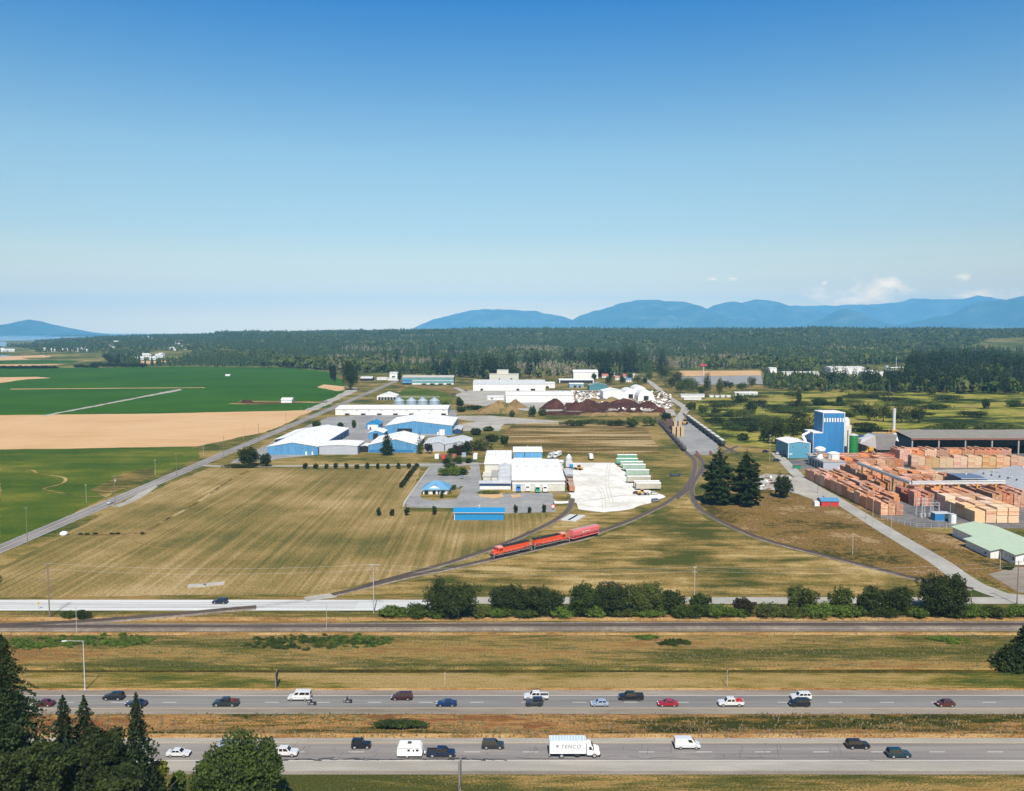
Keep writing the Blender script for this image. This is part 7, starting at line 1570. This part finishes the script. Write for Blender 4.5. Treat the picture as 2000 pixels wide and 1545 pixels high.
for k in range(2): MB().hexa([(k*5+.4, 0, 2.6), (k*5+4.2, 0, 2.6), (k*5+4.2, 5, 2.6), (k*5+.4, 5, 2.6), (k*5, -.6, 13.6), (k*5+4.7, -.6, 13.6), (k*5+4.7, 5.6, 13.6), (k*5, 5.6, 13.6)]).build('bin', M_hop, t)
MB().box(-.4, 10.4, -1, 6, 13.62, 14.3).build('roof', M_navy, t)
for a in (.6, 4, 5.6, 9): MB().box(a, a+.4, 0, .4, 0, 2.8).build('leg', M_dark, t)
t = thing('conveyor', 'yellow inclined conveyor under the grey bins', 'conveyor', (240, 586, 0)); MB().cyl((0, 0, .8), (9, 1, 6.5), .7, .7, 4).build('boom', M_yel, t); MB().box(8, 11, -.5, 2.5, 5.8, 8).build('head', M_yel, t)
for a in (3, 7): MB().box(a, a+.3, -.2, .1, 0, a*.6).build('leg', M_dark, t)
t = thing('chimney', 'slim pale steel chimney with yellow platform', 'chimney', (272, 602, 0)); z = ZAT(798, 602); MB().cyl((0, 0, 0), (0, 0, z), 1.15, 1.05, 16).build('stack', M_galv, t); MB().box(-1.9, 1.9, -1.9, 1.9, z*.52, z*.55).build('platform', M_yel, t); MB().hexa([(-1, -1, 12), (3.5, -1, 10), (3.5, 1, 10), (-1, 1, 12), (-1, -1, 17), (1, -1, 17), (1, 1, 17), (-1, 1, 17)]).build('transition', M_white, t)
# long dark open shed
X0, X1, Yf = 285.5, 420, 603; t = thing('open_timber_shed', 'long dark open fronted timber shed behind the stacks', 'shed', (X0, Yf, 0)); Lw = X1-X0; M_brown = mat('weathered_brown_roof', (.24, .22, .19), .85, nscale=.2, namt=.15); M_fasc = mat('red_brown_fascia', (.22, .10, .08), .8, nscale=.5, namt=.2)
q = MB(); q.hexa([(-.8, -.8, 11.9), (Lw, -.8, 11.9), (Lw, 27, 14.6), (-.8, 27, 14.6), (-.8, -.8, 12.3), (Lw, -.8, 12.3), (Lw, 27, 15.0), (-.8, 27, 15.0)]); q.hexa([(-.8, 27, 14.6), (Lw, 27, 14.6), (Lw, 52, 12), (-.8, 52, 12), (-.8, 27, 15), (Lw, 27, 15), (Lw, 52, 12.4), (-.8, 52, 12.4)]); q.build('roof', M_brown, t)
MB().box(-.8, Lw, -.95, -.82, 11.1, 12.28).build('fascia', M_fasc, t); MB().box(0, Lw, 50, 50.4, 0, 12).build('back_wall', M_navy, t); MB().box(-.2, .15, 0, 50, 0, 11.6).build('side_wall', M_navy, t)
for k in range(8): MB().box(k*19, k*19+.9, -.3, .5, 0, 11.1).build('post', M_concr, t)
# timber stacks
TM = [mat('orange_sawn_timber', (.72, .30, .15), .8, nscale=.5, namt=.25, stretch=(1, 1, 3)), mat('pale_sawn_timber', (.78, .47, .27), .8, nscale=.9, namt=.15, stretch=(1, 1, 3)), mat('red_sawn_timber', (.66, .19, .10), .8, nscale=.9, namt=.25, stretch=(1, 1, 3)), mat('dark_timber_side', (.07, .045, .04), .9, nscale=1, namt=.3)]
M_bearer = mat('timber_gap_shadow_lath', (.12, .06, .04), .9)
SPR = []
def stack_proto(seed, W, D, n, mi_, name_lb, grp):
    r = random.Random(seed); t = thing('timber_stack', name_lb, 'timber stack', (0, 0, 0), 0, grp); z = .15
    for a in (.25, D*.5, D-.25): MB().box(-W/2, W/2, a-.08, a+.08, 0, .15).build('bearer', M_bearer, t)
    q = MB(); nb = max(1, round(W/(5 if mi_ == 1 else 1.75))); bw = W/nb; mm = mi_ if mi_ != 1 else (1 if r.random() < .7 else 0)
    for k in range(n):
        hh_ = .82
        for j in range(nb):
            if k == n-1 and n > 3 and nb > 1 and r.random() < .2: continue
            jx = r.uniform(-.05, .05); jy = r.uniform(-.15, .15); q.box(-W/2+j*bw+.05+jx, -W/2+(j+1)*bw-.05+jx, jy, D+jy, z, z+hh_, mm if r.random() < .93 else (1 if mm == 0 else 0))
        for a in (.6, D-.6): q.box(-W/2+.1, W/2-.1, a-.05, a+.05, z+hh_+.002, z+hh_+.068, 3)
        z += hh_+.07
    q.build('packs', TM, t)
    return t
REG = [  # x0,x1,y0,y1, unit W,D, levels, colour, area name
 (176.5, 191, 402, 508, 3.5, 7.6, 7, 0, 'long orange timber rows beside the mill road'),
 (203, 217, 424, 449, 3.3, 6.8, 8, 2, 'reddish timber block behind the switchyard'),
 (219, 234, 424, 464, 4.6, 7.4, 8, 0, 'orange timber block in the middle of the yard'),
 (213, 238, 386, 424, 4.9, 8.5, 8, 1, 'big pale orange timber block nearest the green roofed house'),
 (240, 262, 420, 462, 5.2, 7.4, 8, 0, 'orange timber block before the grey roofed building'),
 (258, 332, 545, 551, 9, 5, 9, 1, 'long pale timber row across the yard'),
 (262, 345, 570, 592, 8.2, 7, 10, 0, 'orange timber rows before the long open shed'),
 (236, 256, 488, 522, 4.6, 7.6, 6, 1, 'pale timber block beside the paved lane'),
 (203, 250, 536, 576, 5.6, 8, 7, 0, 'orange timber rows near the green silo'),
 (206, 236, 496, 532, 5.2, 8, 7, 0, 'orange timber rows under the overhead pipe'),
 (204, 247, 466, 494, 5.2, 8, 6, 0, 'orange timber rows in front of the overhead pipe'),
 (250, 262, 486, 494, 4, 7, 6, 1, 'small pale timber group beside the blue machine house'),
 (236, 275, 576, 592, 5.6, 7, 5, 2, 'low reddish timber rows below the grey hoppers'),
 (192.5, 202.5, 424, 522, 3.2, 7.8, 5, 0, 'second orange row behind the mill road stacks')]
cnt = 0
for ri, (x0, x1, y0, y1, W, D, n, mi_, nm_) in enumerate(REG):
    adj = {0: 'orange', 1: 'pale orange', 2: 'reddish'}[mi_]; grp = nm_
    ps = [Proto(stack_proto(ri*10+k, W, D, max(2, n-k), mi_, 'sawn timber stack in the '+nm_, grp)) for k in range(3)]
    r = random.Random(ri+50); nx = int((x1-x0)//(W+.22)); ny = max(1, int((y1-y0)//(D+.55)))
    for a in range(nx):
        for b_ in range(ny):
            if ri not in (5,) and r.random() < .05: continue
            p_ = ps[r.choices((0, 1, 2), (5, 3, 1))[0]]
            p_.put((x0+(a+.5)*(W+.22)+r.uniform(-.1, .1), y0+b_*(D+.55)+r.uniform(-.3, .3), .13), r.uniform(-.012, .012)); cnt += 1
    for p_ in ps:
        if not p_.used:
            for ch in list(p_.root.children): bpy.data.objects.remove(ch)
            bpy.data.objects.remove(p_.root)
print('stacks', cnt)
# tall timber stacks in the rail yard
M_pale = mat('pale_pallet_timber', (.60, .44, .26), .85, nscale=.8, namt=.25)
for i, (u, v) in enumerate(((1316, 853), (1325, 853), (1333, 853), (1319, 842), (1328, 840))):
    x, y = P(u, v); t = thing('pallet_stack', 'tall pale pallet stack, '+['front left', 'front middle', 'front right', 'rear left', 'rear right'][i]+' in the rail yard', 'timber stack', (x, y, .1), 0, 'tall pallet stacks in the rail yard'); q = MB()
    for k in range(10): q.box(-1.3, 1.3, 0, 5, k*.82, k*.82+.7)
    q.build('packs', M_pale, t)
    for s_ in (-1.36, 1.31): MB().box(s_, s_+.05, .5, 4.5, 0, 8).build('dark_side_sheet', M_bearer, t)  # dark brown sheet over each long side of the stack
for i, (u, v) in enumerate(((1302, 826), (1296, 832), (1308, 838), (1304, 830), (1300, 838))):
    x, y = P(u, v); t = thing('log_stack', 'dark log stack beside the left wagon row of the rail yard', 'log stack', (x+3, y, .1), 0, 'dark log stacks in the rail yard'); q = MB(); r = random.Random(i)
    for a in range(8):
        for b_ in range(5): q.cyl((-3+a*.75+(b_ % 2)*.35, 0, .4+b_*.62), (-3+a*.75+(b_ % 2)*.35, 9, .4+b_*.62), .34, .3, 7)
    q.build('logs', mat('red_brown_logs', (.17, .09, .07), .9, nscale=1, namt=.3), t)
for i, u in enumerate((1359, 1386)):
    x, y = P(u, 889); t = thing('track_stop', ['left', 'right'][i]+' brown buffer frame at the near end of the rail yard', 'buffer stop', (x, y, .1), 0, 'buffer frames of the rail yard'); q = MB(); q.extr([(0, 0), (.4, 3.2), (.8, 3.2), (3.2, 0)], -1.1, -.8); q.extr([(0, 0), (.4, 3.2), (.8, 3.2), (3.2, 0)], .8, 1.1); q.box(0, .5, -1.4, 1.4, 2, 2.8); q.build('frame', mat('brown_red_steel', (.25, .09, .07), .7), t)
x, y = P(1338, 829); loader('orange yellow log loader at the head of the rail yard', (x, y, .1), 1.2, 1.6)
# overhead pipe bridge
def pipe(lb, pts, z, legs, gp):
    t = thing('pipe_bridge', lb, 'pipe bridge', (*pts[0], 0), 0, gp); o0 = Vector((*pts[0], 0))
    for a, b_ in zip(pts[:-1], pts[1:]):
        A = Vector((*a, z))-o0; B = Vector((*b_, z))-o0; q = MB(); q.cyl(A, B, .75, .75, 4); q.cyl(A+Vector((0, 0, 1)), B+Vector((0, 0, 1)), .3, .3, 8); q.build('pipe', M_galv, t)
        for k in range(legs):
            f = (k+.5)/legs; p_ = A.lerp(B, f); q = MB(); q.box(p_.x-.4, p_.x+.4, p_.y-.3, p_.y+.3, 0, z-.5); q.box(p_.x-1, p_.x+1, p_.y-.2, p_.y+.2, z-1, z-.6); q.build('leg', M_yel, t)
    return t
zp = 9.0; pipe('grey overhead pipe on yellow legs slanting through the timber yard', [P(1675, 905, zp), P(1778, 944, zp)], zp, 5, 'overhead pipe bridges'); pipe('grey overhead pipe on yellow legs running east to the blue machine house', [P(1781, 944, zp), P(1963, 942.5, zp)], zp, 5, 'overhead pipe bridges')
# machine house and grey roofed building
t = shed('navy machine house with black opening below the grey roof', 250, 263.5, 468, 484, 6.6, 7.0, M_navy, mat('slate_blue_roof', (.12, .17, .26), .6, nscale=.3, namt=.1), 'x', nm='machine_house', feats=[('S', .4, 9, 0, 6, M_dkopen, 'opening'), ('S', 9.6, 14.6, 0, 6.4, M_mblue, 'blue_panel')])
t = shed('large grey roofed building at the right edge, left bay', 264, 286, 436, 490, 5.2, 7.6, M_navy, M_roofm, nm='grey_roofed_building', group=None, feats=[('W', 6+k*11, 6.5+k*11, 0, 6.3, M_galv, 'post') for k in range(5)])  # solid navy wall paints the shade of the open west side behind the posts
t = shed('large grey roofed building at the right edge, right bay', 286.4, 314, 436, 503, 5.2, 8.2, M_navy, M_roofm, nm='grey_roofed_building')
for i in range(6):
    q = MB().lathe([(.5, 0), (.5, .5), (.2, .8)], 0, 0, 8).build('roof_vent', M_dark, None, (270+i*.9, 482-i*6.5, 6.9+i*.25)); tag(q, 'dark ridge vent on the left bay of the grey roofed building', 'vent', 'dark vents on the grey roof')
# switchyard and transformer cabinets
x, y = P(1800, 1012); t = thing('switchyard_frame', 'grey lattice switchyard frame beside the timber', 'switchgear', (x, y, 0)); q = MB()
def lat(q, x, y, z, w=.7):
    for a in (-w/2, w/2):
        for b_ in (-w/2, w/2): q.cyl((x+a, y+b_, 0), (x+a*.3, y+b_*.3, z), .07, .06, 4)
    k = 0
    while k < z-1: q.cyl((x-w/2, y-w/2, k), (x+w/2*.8, y-w/2, k+1), .05, .05, 4); q.cyl((x+w/2, y-w/2, k), (x-w/2*.8, y-w/2, k+1), .05, .05, 4); k += 1
for a in (0, 4, 8):
    for b_ in (0, 6): lat(q, a, b_, 9 if b_ else 7.5)
for b_, z in ((0, 6), (6, 8), (0, 7.4)): q.cyl((0, b_, z), (8, b_, z), .1, .1, 4)
for a in (0, 4, 8): q.cyl((a, 0, 7), (a, 6, 8), .1, .1, 4)
q.build('lattice', M_galv, t)
for a in (1, 3, 5, 7): MB().lathe([(.5, 0), (.5, 1.6), (.15, 1.7), (.15, 3.0)], a, 3, 8).build('insulator', M_ins, t)
(x0, y0) = P(1826, 1018); t = thing('transformer_cabinet', 'blue and grey transformer cabinet in the switchyard', 'cabinet', (x0, y0, 0)); MB().box(0, 4.6, 0, 4, .2, 3.4).build('tank', M_mblue, t); MB().box(4.7, 7.4, .4, 3.6, .2, 2.8).build('radiator', M_dark, t); MB().box(-.1, 7.6, -.1, 4.6, 3.42, 3.7).build('roof', M_roofg, t); MB().box(-.2, 7.6, -.1, 4.1, 0, .2).build('plinth', M_concr, t)
(x0, y0) = P(1858, 1023); t = thing('transformer_cabinet', 'white cabinet right of the blue transformer', 'cabinet', (x0, y0, 0)); MB().box(0, 2.2, 0, 3, .1, 4.2).build('case', M_white, t); MB().box(.3, .8, -.05, -.005, .4, 3.6).build('door', M_galv, t); MB().box(-.1, 2.3, -.1, 3.1, 4.2, 4.3).build('roof', M_roofg, t)
# wire mesh fence of the yard
t = thing('chain_fence', 'low grey mesh fence along the south edge of the timber yard', 'fence', (*P(1722, 1016), 0)); o0 = Vector((*P(1722, 1016), 0)); pp = [P(1722, 1016), P(1790, 1032), P(1878, 1034)]
for a, b_ in zip(pp[:-1], pp[1:]):
    A = Vector((*a, 0))-o0; B = Vector((*b_, 0))-o0; n = int((B-A).length/3)
    for k in range(n): p_ = A.lerp(B, k/n); MB().cyl(p_, p_+Vector((0, 0, 2.2)), .06, .06, 5).build('post', M_galv, t)
    for z in (.5, 1.3, 2.15): MB().cyl(A+Vector((0, 0, z)), B+Vector((0, 0, z)), .03, .03, 4).build('rail', M_galv, t)
# green roofed house
M_mint = mat('mint_green_metal_roof', (.48, .58, .42), .5, nscale=.4, namt=.06, wave=1.2)
t = thing('green_roofed_house', 'long white house with pale green roof at the right edge', 'house', (190.5, 316, 0))
MB().add([(0, 0, 0), (18, 0, 0), (18, 0, 4.2), (9, 0, 6.2), (0, 0, 4.2), (0, 46, 0), (18, 46, 0), (18, 46, 4.2), (9, 46, 6.2), (0, 46, 4.2)], [(0, 1, 2, 3, 4), (9, 8, 7, 6, 5), (0, 4, 9, 5), (1, 6, 7, 2)]).build('wall', M_whitew, t)
MB().hexa([(-4.4, 9, 0), (0, 9, 0), (0, 27, 0), (-4.4, 27, 0), (-4.4, 9, 3.1), (-.02, 9, 4.0), (-.02, 27, 4.0), (-4.4, 27, 3.1)]).build('wing_wall', M_whitew, t)
q = MB(); s_ = 2/9
for (xa, xb, ya, yb) in ((-1, 9, -1, 8.2), (-5.2, 9, 8.2, 28), (-1, 9, 28, 46)):
    za, zb = 6.25+(xa-9)*s_, 6.25+(xb-9)*s_; q.hexa([(xa, ya, za), (xb, ya, zb), (xb, yb, zb), (xa, yb, za), (xa, ya, za+.15), (xb, ya, zb+.15), (xb, yb, zb+.15), (xa, yb, za+.15)])
q.hexa([(9, -1, 6.25), (19, -1, 4.03), (19, 47, 4.03), (9, 47, 6.25), (9, -1, 6.4), (19, -1, 4.18), (19, 47, 4.18), (9, 47, 6.4)]); q.build('roof', M_mint, t)
for k in range(3): MB().box(-.05, -.005, 1+k*2.3, 2.2+k*2.3, 1.4, 2.9).build('window', M_win, t)
for a in (3, 8, 13): MB().box(a, a+1.4, -.05, -.005, 1.4, 2.9).build('window', M_win, t)
MB().box(-.05, -.005, 32, 33.4, 1.4, 2.9).build('window', M_win, t); MB().box(-4.46, -4.405, 12, 13, .8, 1.8).build('window', M_win, t); MB().box(6, 7, -.06, -.005, 0, 2.2).build('door', M_navy, t)
for i, (a, b_) in enumerate(((5, 26), (6.4, 15))): MB().cyl((a, b_, 5.3), (a, b_, 6.2), .15, .15, 8).build('roof_pipe', M_galv, t)
bush('bush', 'green bush at the near corner of the green roofed house', 1972, 1113, 1104, 20, L_dec, 700, .4, 760, None, 'bush', trunk=False)
# red shed with blue roof
(x0, y0), (x1, _) = P(1604, 989), P(1634, 988); t = shed('small red shed with blue roof beside the mill road', x0, x1+.6, y0, y0+6, 2.6, 3.8, M_red, mat('mid_blue_roof', (.08, .24, .42), .6, nscale=.5, namt=.1), 'x', nm='red_shed', feats=[('S', 4.0, 5.0, 0, 2, M_fasc, 'door')])
o_ = MB().box(0, 2.4, 0, 3, 0, 2.3).build('white_shed_box', M_white, None, (x0-3.2, y0+.2, 0)); tag(o_, 'white box store at the left of the small red shed', 'store')
# junk heap
r = random.Random(8); JM = [M_concr, M_white, M_bearer, mat('rusty_scrap', (.25, .12, .08), .8), M_galv]
for i in range(26):
    u, v = r.uniform(1478, 1545), r.uniform(930, 958)
    if u > 1510 and v > 940: u -= 30
    x, y = P(u, v); L, w_, h_ = r.uniform(1, 5), r.uniform(.5, 1.6), r.uniform(.3, 1.2); q = MB(); q.hexa([(0, 0, 0), (L, 0, 0), (L, w_, 0), (0, w_, 0), (.1, .1, h_), (L*.8, .2, h_*.6), (L*.85, w_*.8, h_), (.2, w_*.9, h_*.8)]); q.box(L*.2, L*.5, w_*.3, w_*.9, h_*.5, h_*1.2)
    o_ = q.build('scrap_piece', JM[i % 5], None, (x, y, .1), rz=r.uniform(0, 3)); tag(o_, 'piece of scrap lying in the junk heap right of the tall firs', 'scrap', 'scrap of the junk heap')
for i, (u, v, p, lb) in enumerate(((1496, 884, 'navy', 'dark car parked by the light blue building, leftmost'), (1521, 888, 'wht', 'white car parked by the light blue building'), (1533, 893, 'blk', 'black car parked nearest the light blue building corner'), (1518, 901, 'navy', 'navy car on the mill road by the light blue building'))):
    xx, yy = P(u, v); vehicle('suv', 'parked_car', lb, 'car', (xx, yy, .1), .1, PA[p], 'cars parked at the mill')
x, y = P(1556, 915); t = thing('skip', 'green skip beside the mill road', 'skip', (x, y, .1)); MB().hexa([(-2, -1, 0), (2, -1, 0), (2, 1, 0), (-2, 1, 0), (-2.6, -1.2, 1.7), (2.6, -1.2, 1.7), (2.6, 1.2, 1.7), (-2.6, 1.2, 1.7)]).build('body', M_lgreen, t); MB().box(-2.5, 2.5, -1.1, 1.1, 1.71, 1.74).build('load', M_dkopen, t)  # near-black sheet at the rim paints the shaded inside of the skip
M_flat = None
